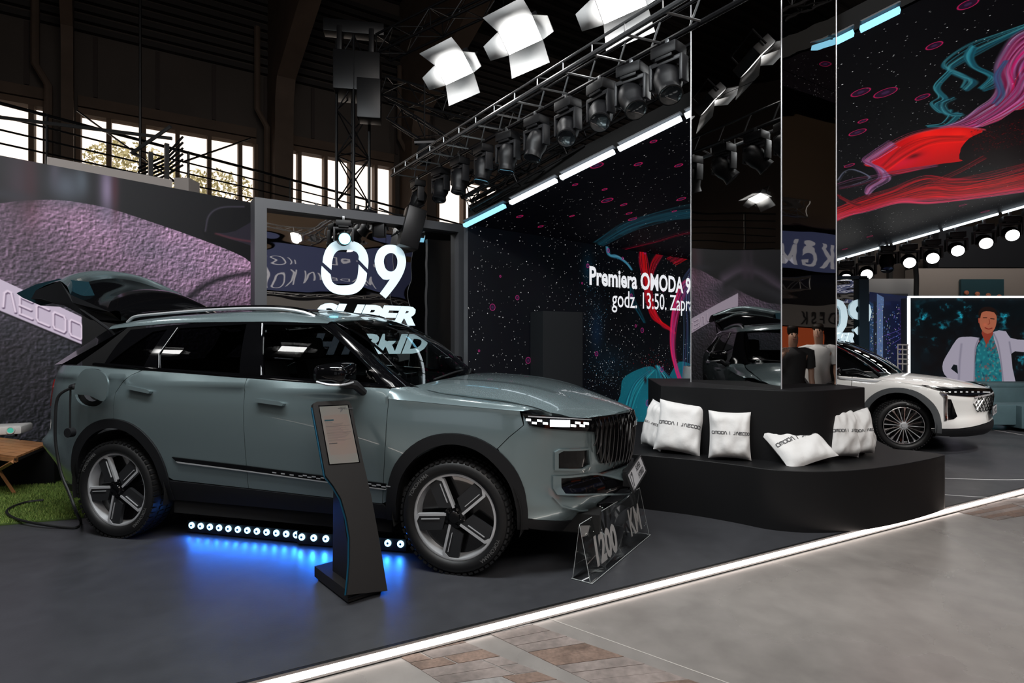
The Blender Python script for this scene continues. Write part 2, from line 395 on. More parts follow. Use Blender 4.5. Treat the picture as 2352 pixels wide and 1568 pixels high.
# drain pipes beside the columns
for px, lb in ((118, 'vertical rainwater pipe left of the left portal column'), (608, 'cranked rainwater pipe beside the middle portal column'), (925, 'cranked rainwater pipe beside the right portal column')):
    p = W0+wdir*wt(px)+wn*.45
    pts = [(p.x, p.y, 3), (p.x, p.y, 8.0), (p.x-.25, p.y-.1, 8.5), (p.x-.25, p.y-.1, 11)]
    tag(MB().tube(pts, .09, 8).build('rain_pipe', concrete), lb, 'pipe')
# trees outside
leaf_m = mat('tree_leaves', (.62, .60, .36), .8); bark_m = mat('tree_bark', (.2, .15, .12), .9)
def tree(px, depth, h, rr, label, n, seed):
    rnd = random.Random(seed); b = D(px, 784, depth); t = empty('tree', (b.x, b.y, 0), label=label, cat='tree', group='trees outside the hall windows')
    mb = MB().tube([(0, 0, 0), (.1, 0, h*.4), (.2, .1, h*.7)], [.22, .16, .06], 7)
    for k in range(26):
        a = rnd.random()*6.28; z = h*(.25+.6*rnd.random()); L = rr*(.5+.5*rnd.random())
        mb.tube([(0, 0, z*.8), (math.cos(a)*L*.5, math.sin(a)*L*.5, z+.5), (math.cos(a)*L, math.sin(a)*L, z+1.2)], [.06, .035, .012], 4)
    mb.build('trunk', bark_m, t)
    lf = MB()
    for k in range(n):
        a = rnd.random()*6.28; q = rnd.random()**.5; z = h*.62+h*.42*(rnd.random()*2-1); R_ = rr*math.sqrt(max(.02, 1-((z-h*.62)/(h*.46))**2))
        cl = mnoise.noise(Vector((math.cos(a)*q*2, math.sin(a)*q*2, z*.7)))
        if cl < -.12: continue
        c = Vector((math.cos(a)*R_*q, math.sin(a)*R_*q, z)); u = Vector((rnd.gauss(0, 1), rnd.gauss(0, 1), rnd.gauss(0, 1))).normalized(); w = u.orthogonal().normalized()
        s_ = .05+.07*rnd.random(); lf.add([c-u*s_, c+w*s_*.5, c+u*s_, c-w*s_*.5], [(0, 1, 2, 3)])
    o = lf.build('foliage', leaf_m, t, ang=0); o['kind'] = 'stuff'
tree(300, 24, 9.5, 2.6, 'leafy tree seen through the left half of the middle window', 9000, 1)
tree(500, 25, 8.6, 2.7, 'leafy tree seen through the right half of the middle window', 9000, 2)
tree(95, 21, 5.2, 1.2, 'leafy bush at the edge of the leftmost window', 2000, 3)

# gallery railing in front of the windows
r0 = D(0, 237, 9.0); rdir = V2(54.6); rl = empty('gallery_railing', (r0.x, r0.y, 4.0), label='black horizontal-bar railing in front of the hall windows', cat='railing')
T = Matrix.Translation(-rl.location)
for i, z in enumerate((5.33, 5.12, 4.9, 4.68, 4.45, 4.22)):
    a = Vector((r0.x, r0.y, z))-rdir*5; b = a+rdir*24
    loc(MB().tube([a, b], .03 if i == 0 else .017, 6), T).build('rail', truss_m, rl)
for k in range(10):
    p = r0+rdir*(-4+k*2.3)
    loc(MB().tube([(p.x, p.y, 4.0), (p.x, p.y, 5.36)], .025, 6), T).build('post', truss_m, rl)
p0 = r0+rdir*3.0
# zigzag cable basket and round bars on the left
zz = empty('cable_carrier', D(385, 300, 8.6), label='folded zigzag cable carrier hanging above the left video wall', cat='cable carrier'); T = Matrix.Translation(-zz.location)
pts = [D(392, 293, 8.5), D(300, 355, 8.5)]
loc(MB().tube([D(392, 290, 8.5), D(302, 352, 8.6), D(322, 360, 8.7)], .028, 7), T).build('bar', truss_s, zz)
for j in range(6):
    y = 372+j*9
    loc(MB().tube([D(318, y+14, 8.6), D(380, y-14, 8.5), D(420, y-58+j*4, 8.5), D(398, y-34+j*2, 8.6)], .016, 6), T).build('fold', truss_m, zz)
for x, y0 in ((346, 350), (383, 330)): loc(MB().tube([D(x, y0, 8.4), D(x, 412, 8.4)], .04, 4), T).build('upright', truss_m, zz)
def rod(name, a, b, r, label, m=truss_m, cat='rod', n=6): return tag(MB().tube([a, b], r, n).build(name, m), label, cat)
rod('round_bar', D(-60, 262, 8.3), D(395, 318, 8.9), .028, 'long worn round bar crossing in front of the left windows', truss_s, 'bar')
rod('drop_cable', D(322, -60, 10), D(322, 392, 10), .022, 'vertical black cable hanging from the roof before the middle window', truss_m, 'cable')
rod('brace_cable', D(178, 255, 12), D(455, 455, 11), .02, 'thin diagonal bracing cable falling right across the middle window', truss_m, 'cable')
rod('brace_cable', D(575, 318, 13), D(420, 372, 11), .02, 'thin diagonal bracing cable falling left across the middle window', truss_m, 'cable')

# ================================================================= SCREEN PICTURES (painted pixel by pixel in numpy)
def noise2(h, w, sc, seed, octs=4):
    r = np.random.RandomState(seed); out = np.zeros((h, w)); amp = 1; tot = 0
    for o_ in range(octs):
        gh, gw = max(2, int(h/sc))+2, max(2, int(w/sc))+2; g = r.rand(gh, gw)
        y = np.linspace(0, gh-1.001, h); x = np.linspace(0, gw-1.001, w); yi = y.astype(int); xi = x.astype(int)
        fy = (y-yi); fx = (x-xi); fy = (fy*fy*(3-2*fy))[:, None]; fx = (fx*fx*(3-2*fx))[None]
        a = g[yi][:, xi]; b = g[yi][:, xi+1]; c = g[yi+1][:, xi]; d = g[yi+1][:, xi+1]
        out += amp*((a*(1-fx)+b*fx)*(1-fy)+(c*(1-fx)+d*fx)*fy); tot += amp; amp *= .5; sc = max(2, sc/2)
    return out/tot
class Canvas:
    def __init__(s, w, h, col=(0, 0, 0), mapf=None):
        s.w, s.h = w, h; s.a = np.zeros((h, w, 3)); s.a[:] = col; s.map = mapf; s.yy, s.xx = np.mgrid[0:h, 0:w]
    def P(s, pts): return [s.map(*p) for p in pts]
    def _blend(s, y0, y1, x0, x1, al, col, add):
        r = s.a[y0:y1, x0:x1]; c = np.array(col, float)
        if add: r += al[..., None]*c
        else: r += al[..., None]*(c-r)
    def stroke(s, pts, width, col, soft=.5, alpha=1., add=False, smooth_n=6, w2=None):
        q = s.P(pts)
        if smooth_n and len(q) > 2: q = catmull(q, smooth_n)
        n = len(q); R = max(width, w2 or 0)*(1+soft)+3
        X0 = max(0, int(min(p[0] for p in q)-R)); X1 = min(s.w, int(max(p[0] for p in q)+R)+1); Y0 = max(0, int(min(p[1] for p in q)-R)); Y1 = min(s.h, int(max(p[1] for p in q)+R)+1)
        if X1 <= X0 or Y1 <= Y0: return
        A = np.zeros((Y1-Y0, X1-X0))
        for i in range(n-1):
            (ax, ay), (bx, by) = q[i], q[i+1]; t_ = i/max(1, n-1); wd_ = width if w2 is None else width+(w2-width)*t_
            x0 = max(X0, int(min(ax, bx)-R)); x1 = min(X1, int(max(ax, bx)+R)+1); y0 = max(Y0, int(min(ay, by)-R)); y1 = min(Y1, int(max(ay, by)+R)+1)
            if x1 <= x0 or y1 <= y0: continue
            X = s.xx[y0:y1, x0:x1]; Y = s.yy[y0:y1, x0:x1]; dx, dy = bx-ax, by-ay; L = dx*dx+dy*dy+1e-9
            t = np.clip(((X-ax)*dx+(Y-ay)*dy)/L, 0, 1); d = np.hypot(X-ax-t*dx, Y-ay-t*dy)
            al = np.clip((wd_*(1+soft)-d)/(wd_*2*soft+.8), 0, 1); v = A[y0-Y0:y1-Y0, x0-X0:x1-X0]; np.maximum(v, al, out=v)
        s._blend(Y0, Y1, X0, X1, A*alpha, col, add)
    def blob(s, px, py, rx, ry, col, alpha=1., rot=0, add=False, hard=1.):
        cx, cy = s.map(px, py); R = max(rx, ry)*2.2; x0 = max(0, int(cx-R)); x1 = min(s.w, int(cx+R)+1); y0 = max(0, int(cy-R)); y1 = min(s.h, int(cy+R)+1)
        if x1 <= x0 or y1 <= y0: return
        X = s.xx[y0:y1, x0:x1]-cx; Y = s.yy[y0:y1, x0:x1]-cy; c_, s_ = math.cos(rot), math.sin(rot)
        d = ((X*c_+Y*s_)/rx)**2+((-X*s_+Y*c_)/ry)**2; s._blend(y0, y1, x0, x1, np.exp(-d**hard)*alpha, col, add)
    def poly(s, pts, col, alpha=1., mapped=False, smooth_n=0, mask=False, tex=None):
        q = pts if mapped else s.P(pts)
        if smooth_n: q = catmull(q, smooth_n, True)
        xs = [p[0] for p in q]; ys = [p[1] for p in q]; x0 = max(0, int(min(xs))-1); x1 = min(s.w, int(max(xs))+2); y0 = max(0, int(min(ys))-1); y1 = min(s.h, int(max(ys))+2)
        if x1 <= x0 or y1 <= y0: return
        acc = 0
        for ox, oy in ((.25, .25), (.75, .25), (.25, .75), (.75, .75)):
            X = s.xx[y0:y1, x0:x1]+ox-.5; Y = s.yy[y0:y1, x0:x1]+oy-.5; ins = np.zeros(X.shape, bool)
            for (ax, ay), (bx, by) in zip(q, q[1:]+q[:1]):
                if ay == by: continue
                c = ((ay > Y) != (by > Y)) & (X < (bx-ax)*(Y-ay)/(by-ay)+ax); ins ^= c
            acc = acc+ins/4.
        if mask: return acc, (y0, y1, x0, x1)
        if tex is not None: r = s.a[y0:y1, x0:x1]; r += (acc*alpha)[..., None]*(tex[y0:y1, x0:x1]-r)
        else: s._blend(y0, y1, x0, x1, acc*alpha, col, False)
    def dots(s, n, seed, lo, hi, rmax=1.4, region=None, colf=None, p=None):
        r = random.Random(seed)
        for k in range(n):
            x = r.random()*s.w; y = r.random()*s.h
            if p is not None and r.random() > p[int(y), int(x)]: continue
            v = lo+(hi-lo)*r.random()**2; rad = .6+(rmax-.6)*r.random()
            x0 = int(max(0, x-3)); x1 = int(min(s.w, x+4)); y0 = int(max(0, y-3)); y1 = int(min(s.h, y+4))
            d = np.hypot(s.xx[y0:y1, x0:x1]-x, s.yy[y0:y1, x0:x1]-y); al = np.clip(rad+.5-d, 0, 1)
            s._blend(y0, y1, x0, x1, al, (colf(r) if colf else (v, v, v)), False)
    def ring(s, px, py, r, th=2, col=(.75, .12, .35)):
        cx, cy = s.map(px, py); s.ring_c(cx, cy, r, th, col)
    def ring_c(s, cx, cy, r, th=2, col=(.75, .12, .35)):
        R = r+4; x0 = int(max(0, cx-R)); x1 = int(min(s.w, cx+R)); y0 = int(max(0, cy-R)); y1 = int(min(s.h, cy+R))
        if x1 <= x0 or y1 <= y0: return
        d = np.hypot(s.xx[y0:y1, x0:x1]-cx, s.yy[y0:y1, x0:x1]-cy)
        s._blend(y0, y1, x0, x1, np.clip(r-d, 0, 1)*.35, (.35, .10, .35), False)
        s._blend(y0, y1, x0, x1, np.clip(th*.8-abs(d-r+th)*1.2, 0, 1)*.75, col, False)
        s._blend(y0, y1, x0, x1, np.clip(r*.35-d, 0, 1)*.6, (.25, .15, .3), False)
    def mat(s, name, strength=1., gloss=.35, spec=.3):
        im = bpy.data.images.new(name, s.w, s.h, float_buffer=False); px_ = np.ones((s.h, s.w, 4), np.float32)
        px_[..., :3] = np.clip(s.a[::-1], 0, 1); im.pixels.foreach_set(px_.ravel()); im.update(); im.pack()
        m = bpy.data.materials.new(name); m.use_nodes = True; nt = m.node_tree; b = nt.nodes['Principled BSDF']
        t = nt.nodes.new('ShaderNodeTexImage'); t.image = im; t.extension = 'EXTEND'; b.inputs['Base Color'].default_value = (.01, .01, .012, 1); b.inputs['Roughness'].default_value = gloss; b.inputs['Specular IOR Level'].default_value = spec
        nt.links.new(t.outputs[0], b.inputs['Emission Color']); b.inputs['Emission Strength'].default_value = strength; return m
def vplane_hit(px, py, P, d):      # ray onto the vertical plane through P along d: distance along d, height
    k = (px-CX)/FP; t = (P.x-k*P.y)/(k*d.y-d.x); Y = P.y+d.y*t; return t, EYE+(CY-py)/FP*Y
def screen_grid(name, f, nu, nv, m, thick=None):
    mb = MB(); uv = []
    for j in range(nv+1):
        for i in range(nu+1): mb.v.append(tuple(f(i/nu, j/nv))); uv.append((i/nu, 1-j/nv))
    for j in range(nv):
        for i in range(nu): a = j*(nu+1)+i; mb.f.append((a, a+nu+1, a+nu+2, a+1))
    return mb, uv
# ---- left curved video wall (leather close-up with a name plate)
LP = catmull([(-9.3, 2.2), (-8.1, 3.5), (-6.9, 4.95), (-5.84, 6.3), (-4.86, 7.45), (-3.93, 8.5)], 5)
Ls = [0]
for a, b in zip(LP, LP[1:]): Ls.append(Ls[-1]+math.hypot(b[0]-a[0], b[1]-a[1]))
LH = 3.58; LW = Ls[-1]
def lmap_px(px, py):
    k = (px-CX)/FP; best = None
    for i in range(len(LP)-1):
        a, b = LP[i], LP[i+1]; dx, dy = b[0]-a[0], b[1]-a[1]; t = (a[0]-k*a[1])/(k*dy-dx)
        if (-.001 <= t <= 1.001 or i == len(LP)-2 and t > 1) and a[1]+dy*t > .5:
            Y = a[1]+dy*t; z = EYE+(CY-py)/FP*Y; best = ((Ls[i]+t*(Ls[i+1]-Ls[i]))/LW, 1-z/LH)
    if best is None: best = (0, 0)
    return best
S1 = 190.
cv = Canvas(int(LW*S1), int(LH*S1), (.05, .05, .06), None); cv.map = lambda x, y: (lmap_px(x, y)[0]*cv.w, lmap_px(x, y)[1]*cv.h)
nz = noise2(cv.h, cv.w, 420, 5, 3)[..., None]
cv.a = np.array([.050, .049, .056])*(.7+.6*nz)
# leather body
hide = [(-900, 620), (-500, 545), (-200, 492), (0, 466), (70, 459), (150, 460), (250, 478), (350, 510), (450, 545), (600, 602), (640, 620), (640, 1300), (-900, 1300)]
big = noise2(cv.h, cv.w, 260, 8, 3)[..., None]; med = noise2(cv.h, cv.w, 90, 9, 2)[..., None]
g1 = noise2(cv.h, cv.w, 6, 11, 2)[..., None]; g2 = np.roll(g1, (2, 2), (0, 1)); grain = (g1-g2)
pinkm = np.zeros((cv.h, cv.w))
tmp = cv.a; cv.a = np.zeros((cv.h, cv.w, 3))
for x, y, rx, ry, al in ((430, 600, 230, 120, 1.), (560, 640, 160, 90, .9), (300, 520, 230, 80, .7), (60, 500, 240, 75, .75), (-200, 600, 300, 120, .6)): cv.blob(x, y, rx, ry, (1, 1, 1), al)
pinkm = cv.a[..., :1].copy(); cv.a = tmp
leather = np.array([.16, .16, .18])*(.75+.6*big)+pinkm*np.array([.62, .44, .57])*(.55+.5*med)
leather = leather*(1+1.3*grain)+np.array([.05, .0, .0])*(med-.5)
tmp = cv.a; cv.a = np.zeros((cv.h, cv.w, 3))      # darker, deeply grained hollows
for x, y, rx, ry, al in ((150, 940, 420, 200, 1.), (260, 640, 130, 80, .45), (30, 560, 120, 70, .5), (540, 720, 130, 90, .5)): cv.blob(x, y, rx, ry, (1, 1, 1), al)
dk = np.clip(cv.a[..., :1], 0, 1); cv.a = tmp
leather = leather*(1-.45*dk)+dk*grain*np.array([.20, .17, .22])
cv.poly(hide, (0, 0, 0), 1, smooth_n=5, tex=np.clip(leather, 0, 1))
# blurred highlights in the dark upper area
for x, y, rx, ry, c, al in ((42, 412, 26, 90, (.30, .22, .27), .9), (70, 400, 14, 90, (.32, .12, .16), .7), (150, 425, 34, 42, (.42, .46, .52), .9), (125, 390, 10, 40, (.4, .38, .45), .7),
                            (187, 415, 14, 34, (.4, .45, .5), .8), (245, 432, 16, 70, (.62, .55, .68), .95), (265, 430, 8, 70, (.35, .13, .18), .6), (10, 445, 50, 12, (.2, .2, .24), .8)):
    cv.blob(x, y, rx, ry, c, al, rot=.0)
cv.poly([(470, 545), (480, 495), (505, 475), (560, 472), (640, 478), (640, 640), (560, 590)], (.012, .012, .016), 1, smooth_n=4)
cv.stroke([(471, 530), (480, 494), (508, 476), (560, 474)], 2.2, (.28, .26, .32), soft=1.)
cv.poly([(495, 535), (540, 530), (640, 480), (640, 575), (560, 558)], (.14, .12, .17), .9, smooth_n=3)
cv.stroke([(495, 536), (540, 548), (590, 556)], 2.5, (.35, .16, .2), soft=1.2)
cv.stroke([(436, 682), (470, 655), (520, 636), (600, 622)], 7, (.03, .03, .04), soft=.9, alpha=.8)
for off, w_, c in ((0, 26, (.62, .52, .64)), (26, 14, (.05, .045, .055)), (60, 34, (.20, .20, .22))): cv.stroke([(-1500, 470+off), (-1000, 500+off), (-620, 420+off), (-330, 400+off), (-160, 470+off)], w_, c, soft=.8, alpha=.9)
for x, w_ in ((-300, 14), (-360, 9), (-800, 22)): cv.stroke([(x, 100), (x-30, 420)], w_, (.40, .30, .40), soft=1., alpha=.8)
cv.blob(-600, 250, 420, 160, (.11, .11, .125), .8)
# name plate with raised letters
def pm(u, v):   # plate coordinates: u along 0..1 for px 0..187, v down 0..1
    return (u*187, (640+87*u)+v*((714+77*u)-(640+87*u)))
pl = [pm(-1.4, 0), pm(1, 0), pm(1, 1), pm(-1.4, 1)]
cv.poly(pl, (.80, .74, .82)); cv.stroke([pm(-1.4, 1.01), pm(1, 1.01)], 2, (.05, .04, .06), smooth_n=0)
x = .855
for ch in 'OOCEAJ':
    w = .15 if ch != 'J' else .10
    for plx in SL[ch]:
        Q = [(x+p[0]*w, .82-p[1]*.55) for p in plx]
        for dx, dy, c in ((.006, .03, (.25, .18, .28)), (0, 0, (.93, .86, .93))):
            cv.stroke([pm(a+dx, b+dy) for a, b in Q], 2.6, c, soft=.4, smooth_n=0)
    x -= w+.055
lw_m = cv.mat('leather_video_picture', .82, .5)
def lf(u, v):
    s_ = u*LW; i = min(len(LP)-2, int(np.searchsorted(Ls, s_, 'right')-1)); t = (s_-Ls[i])/(Ls[i+1]-Ls[i]); a, b = LP[i], LP[i+1]
    return (a[0]+(b[0]-a[0])*t, a[1]+(b[1]-a[1])*t, LH*(1-v))
t = empty('video_wall', (LP[0][0], LP[0][1], 0), label='curved video wall showing a leather close-up and a white name plate', cat='video wall'); T = Matrix.Translation(-t.location)
mb, uv = screen_grid('x', lf, 40, 4, lw_m); loc(mb, T).build('screen', lw_m, t, uv=uv)
bk = MB()      # cabinet behind the screen with the pale top edge
for i in range(len(LP)-1):
    a, b = Vector((*LP[i], 0)), Vector((*LP[i+1], 0)); d = (b-a).normalized(); n = Vector((-d.y, d.x, 0))
    q = [a+n*.015, b+n*.015, b+n*.3, a+n*.3]; bk.prism([(p.x, p.y) for p in q], 0, LH+.0)
loc(bk, T).build('cabinet', frame_m, t)
a, b = D(108, 382, 6.95), D(395, 420, 7.95)
mb = MB().prism([(a.x, a.y), (b.x, b.y), (b.x-.5, b.y+.6), (a.x-.3, a.y+.35)], 3.56, 3.78)
tag(mb.build('parapet_box', mat('pale_boxing', (.36, .32, .30), .7)), 'pale boxing standing on top of the left video wall', 'box')
a = D(400, 425, 8.4); tag(MB().box((a.x+.08, a.y+.2, 3.75), (.22, .3, .42)).build('parapet_block', MATS['pale_boxing']), 'small pale block at the right end of the boxing on the left video wall', 'box')

# ---- main video wall and canopy (liquid paint in space)
A0 = Vector((-.58, 7.3, 0)); mdir = V2(38.4); MW = 8.68; MH = 3.0
dA = Vector((2.50, -1.35, .90)); dB = Vector((3.95, -1.69, 1.16)); B0 = A0+mdir*MW
Az = Vector((A0.x, A0.y, MH)); Bz = Vector((B0.x, B0.y, MH)); TA, TB = 2.25, 1.75
def cpos(u, v): return (Az+dA*TA*v)*(1-u)+(Bz+dB*TB*v)*u
def cinv(px, py):
    r = ray(px, py); u, v = .5, .4
    for k in range(14):
        p = cpos(u, v); f = np.array([p.x-r.x*p.y, p.z-EYE-r.z*p.y])
        e = 1e-4; pu = cpos(u+e, v); pv = cpos(u, v+e)
        J = np.array([[(pu.x-r.x*pu.y-f[0])/e, (pv.x-r.x*pv.y-f[0])/e], [(pu.z-EYE-r.z*pu.y-f[1])/e, (pv.z-EYE-r.z*pv.y-f[1])/e]])
        d = np.linalg.solve(J, f); u -= d[0]; v -= d[1]
    return u, v
cyan, pink, red, lil = (.10, .55, .62), (.80, .06, .28), (.90, .02, .06), (.60, .42, .62)
# wall picture
S2 = 250.; cw = Canvas(int(MW*S2), int(MH*S2), (.004, .006, .012)); 
def wmap(x, y): t, z = vplane_hit(x, y, A0, mdir); return (t*S2, (MH-z)*S2)
cw.map = wmap
n1 = noise2(cw.h, cw.w, 160, 3, 4)[..., None]; cw.a += np.array([.004, .012, .022])*n1
for x, y, rx, ry, c, al in ((1370, 760, 40, 90, (.02, .09, .16), .9), (1400, 830, 90, 60, (.015, .07, .11), .8), (1350, 620, 30, 60, (.02, .12, .18), .8), (1500, 930, 120, 60, (.05, .42, .5), .9), (1460, 890, 60, 60, (.03, .25, .32), .8), (1590, 800, 60, 80, (.04, .18, .25), .7), (1640, 700, 80, 100, (.25, .2, .35), .7), (1560, 960, 260, 50, (.10, .5, .58), .95)):
    cw.blob(x, y, rx, ry, c, al)
pd = np.clip(noise2(cw.h, cw.w, 60, 6, 2)*.5+.1, 0, 1); cw.dots(2300, 4, .45, 1., 2.0)
ppx = np.zeros((cw.h, cw.w)); 
tm = cw.a; cw.a = np.zeros((cw.h, cw.w, 3))
for x, y, rx, ry in ((1370, 700, 60, 120), (1400, 850, 120, 70), (1340, 930, 120, 60), (1500, 880, 120, 90)): cw.blob(x, y, rx, ry, (1, 1, 1), .9)
ppx = cw.a[..., 0].copy(); cw.a = tm
cw.dots(17000, 5, .15, .9, 1.3, p=ppx*.9, colf=lambda r: random.Random(r.random()).choice([(.25, .5, .6), (.5, .6, .7), (.7, .8, .85), (.12, .3, .4)]))
# glowing liquids: bundles of fine streaks
def streaks(cn, path, spread, cols, n, seed, w=1.2, al=.75, drift=10):
    r = random.Random(seed)
    n = int(n*1.7)
    for k in range(n):
        o_ = r.uniform(-1, 1); c = cols[int(r.random()*len(cols))]; f = .55+.5*r.random()
        ph = r.random()*6
        ph2 = r.random()*6; pts = [(x+o_*sx+math.sin(ph2+i*1.3)*sx*.22, y+o_*sy+math.cos(ph2+i*1.7)*sy*.22) for i, ((x, y), (sx, sy)) in enumerate(zip(path, spread))]
        cn.stroke(pts, w*(.35+1.5*r.random()**1.6)*1.15, tuple(v*f for v in c), soft=.7, alpha=al*(.45+.55*r.random()), smooth_n=6)
cw.poly([(1425, 905), (1432, 868), (1470, 846), (1500, 842), (1530, 870), (1560, 830), (1600, 860), (1600, 1010), (1410, 1010)], (.05, .36, .42), .85, smooth_n=4)
streaks(cw, [(1440, 1000), (1450, 930), (1470, 880), (1500, 850)], [(10, 0), (14, 0), (12, 0), (6, 0)], [(.1, .6, .68), (.25, .75, .8), (.02, .2, .28)], 14, 1, 2.2)
streaks(cw, [(1530, 1000), (1540, 930), (1530, 880), (1510, 840)], [(30, 0), (26, 0), (18, 0), (4, 0)], [(.1, .6, .68), (.3, .8, .85), (.02, .2, .28), (.2, .25, .4)], 22, 2, 2.4)
cw.blob(1482, 872, 9, 14, (.10, .01, .03), .9)
streaks(cw, [(1475, 568), (1478, 600), (1486, 650), (1495, 700), (1510, 735), (1530, 750), (1545, 760)], [(5, 0), (10, 0), (8, 4), (10, 8), (12, 10), (12, 8), (6, 6)], [red, (1, .12, .12), pink, (.5, .0, .06)], 22, 3, 2.0)
streaks(cw, [(1520, 575), (1500, 605), (1492, 640), (1485, 680)], [(6, 3), (8, 6), (6, 0), (4, 0)], [red, (1, .15, .15), (.6, .05, .2)], 12, 4, 2.0)
streaks(cw, [(1600, 640), (1575, 660), (1560, 690), (1548, 740), (1545, 800), (1555, 850), (1570, 890)], [(10, 6), (12, 8), (9, 3), (7, 2), (6, 0), (5, 0), (5, 0)], [pink, (.95, .15, .42), (.6, .2, .5), lil], 18, 5, 2.2)
streaks(cw, [(1605, 600), (1580, 640), (1575, 690), (1585, 740), (1580, 880)], [(9, 0), (12, 0), (10, 0), (14, 0), (14, 0)], [(.3, .45, .6), (.45, .4, .6), (.15, .15, .3)], 18, 6, 2.4)
streaks(cw, [(1393, 560), (1400, 585), (1420, 590), (1440, 605), (1450, 618)], [(3, 0), (5, 2), (6, 5), (5, 5), (3, 2)], [(.2, .5, .62), (.5, .7, .78), (.08, .25, .35)], 14, 7, 2)
streaks(cw, [(1450, 660), (1455, 690), (1470, 720), (1480, 740)], [(3, 0), (5, 0), (4, 0), (2, 0)], [(.05, .35, .42), (.02, .2, .3)], 8, 8, 2)
streaks(cw, [(1540, 600), (1590, 580), (1700, 560)], [(10, 8), (12, 8), (20, 10)], [red, pink, (.6, .0, .1)], 12, 9, 2)
rs = random.Random(12)
for k in range(60): cw.blob(1500+rs.gauss(0, 18), 830+rs.gauss(0, 12), 1.5, 1.5, (.7, .03, .07), .8)
for x, y, r_ in ((1131, 705, 12), (1188, 683, 9), (1149, 634, 5), (1213, 827, 12), (1350, 610, 9), (1370, 812, 10), (1450, 678, 8), (1475, 758, 11), (1460, 748, 7), (1397, 575, 9), (1430, 593, 7), (1481, 579, 9), (1520, 848, 12), (1488, 925, 14), (1240, 877, 4), (1337, 650, 5), (1100, 805, 5), (1523, 668, 6), (1455, 688, 6)):
    cw.ring(x, y, r_*1.1, 2.2, (.75, .16, .45))
wall_m = cw.mat('space_video_picture', .95, .5, .05)
# canopy picture
CWp, CHp = 2000, 1350
cc = Canvas(CWp, CHp, (.004, .005, .010)); cc.map = lambda x, y: (lambda q: (q[0]*CWp, q[1]*CHp))(cinv(x, y))
cc.dots(3000, 14, .35, .9, 1.7)
cc.poly([(1420, 520), (1500, 492), (1600, 480), (1600, 500), (1500, 510), (1430, 540)], (.04, .16, .2), .9, smooth_n=3)
streaks(cc, [(1375, 560), (1440, 522), (1510, 500), (1600, 482), (1700, 470), (1850, 520)], [(10, 6), (14, 8), (14, 10), (14, 14), (20, 14), (20, 10)], [(.05, .22, .28), (.1, .35, .42), (.02, .1, .15)], 26, 21, 3, .6)
streaks(cc, [(1420, 575), (1500, 555), (1600, 530), (1750, 540)], [(3, 2), (5, 3), (6, 5), (10, 8)], [(.25, .01, .08), (.5, .02, .12), (.05, .02, .05)], 10, 22, 2, .7)
for x, y, r_ in ((1370, 380, 16), (1320, 424, 8), (1394, 460, 16), (1388, 435, 8), (1432, 470, 10), (1241, 520, 9), (1193, 497, 10), (1313, 496, 8), (1444, 490, 10), (1452, 503, 13), (1465, 377, 11), (1558, 380, 11), (1564, 457, 13), (1500, 325, 9), (1548, 485, 8),
                 (1976, 212, 20), (2033, 213, 24), (2118, 223, 16), (2145, 105, 16), (2222, 10, 18), (1981, 278, 12), (1969, 304, 20), (1950, 380, 14), (1997, 543, 11), (2211, 471, 12), (2262, 486, 14), (1940, 572, 10), (2325, 337, 13)):
    cc.ring(x, y, r_, 2.6, (.8, .08, .32))
teal = [(.06, .35, .42), (.12, .5, .58), (.03, .16, .22), (.3, .62, .66)]
# teal ribbon, upper right
streaks(cc, [(2360, 58), (2300, 84), (2240, 110), (2190, 140), (2175, 158), (2205, 172), (2230, 185), (2215, 205)], [(4, 3), (10, 6), (14, 10), (14, 8), (10, 6), (12, 8), (14, 6), (8, 4)], teal, 26, 31, 1.7, .75)
streaks(cc, [(2235, 108), (2225, 130), (2235, 152), (2260, 165), (2285, 178), (2280, 190), (2255, 205)], [(6, 4), (10, 4), (10, 4), (14, 6), (14, 8), (12, 8), (8, 4)], teal, 24, 32, 1.7, .75)
streaks(cc, [(2180, 165), (2150, 200), (2165, 225), (2145, 240), (2170, 262), (2195, 258), (2170, 285), (2130, 290)], [(4, 3), (6, 3), (10, 3), (8, 3), (12, 4), (14, 5), (8, 3), (4, 2)], teal, 20, 33, 1.5, .7)
streaks(cc, [(2190, 225), (2165, 240), (2180, 262), (2210, 262)], [(6, 3), (10, 3), (14, 4), (8, 5)], teal, 14, 34, 1.5, .7)
# magenta ribbon at the right edge
streaks(cc, [(2420, 100), (2360, 120), (2335, 150), (2325, 190), (2318, 230), (2285, 262), (2240, 285)], [(14, 20), (20, 16), (18, 10), (16, 8), (14, 8), (12, 8), (8, 5)], [(.6, .12, .38), (.7, .25, .5), (.75, .05, .25)], 12, 141, 9, .7)
mg = [(.75, .3, .58), (.85, .08, .4), (.55, .05, .25), (.6, .45, .65), (.3, .02, .14), (.8, .6, .75)]
streaks(cc, [(2420, 70), (2360, 95), (2325, 130), (2312, 165), (2322, 200), (2310, 235), (2270, 262), (2225, 285), (2170, 297)], [(10, 16), (22, 18), (22, 12), (26, 10), (28, 8), (28, 14), (24, 14), (20, 8), (12, 4)], mg, 54, 41, 2.0, .8)
streaks(cc, [(2420, 150), (2370, 190), (2345, 225), (2300, 258), (2250, 285)], [(30, 30), (26, 26), (20, 18), (14, 10), (8, 5)], mg+[(.9, .02, .1)], 36, 42, 2.0, .8)
streaks(cc, [(2310, 70+70), (2290, 175), (2300, 215), (2285, 240)], [(3, 0), (5, 0), (8, 3), (6, 3)], [(.1, .35, .45), (.3, .3, .5)], 10, 43, 1.6, .7)
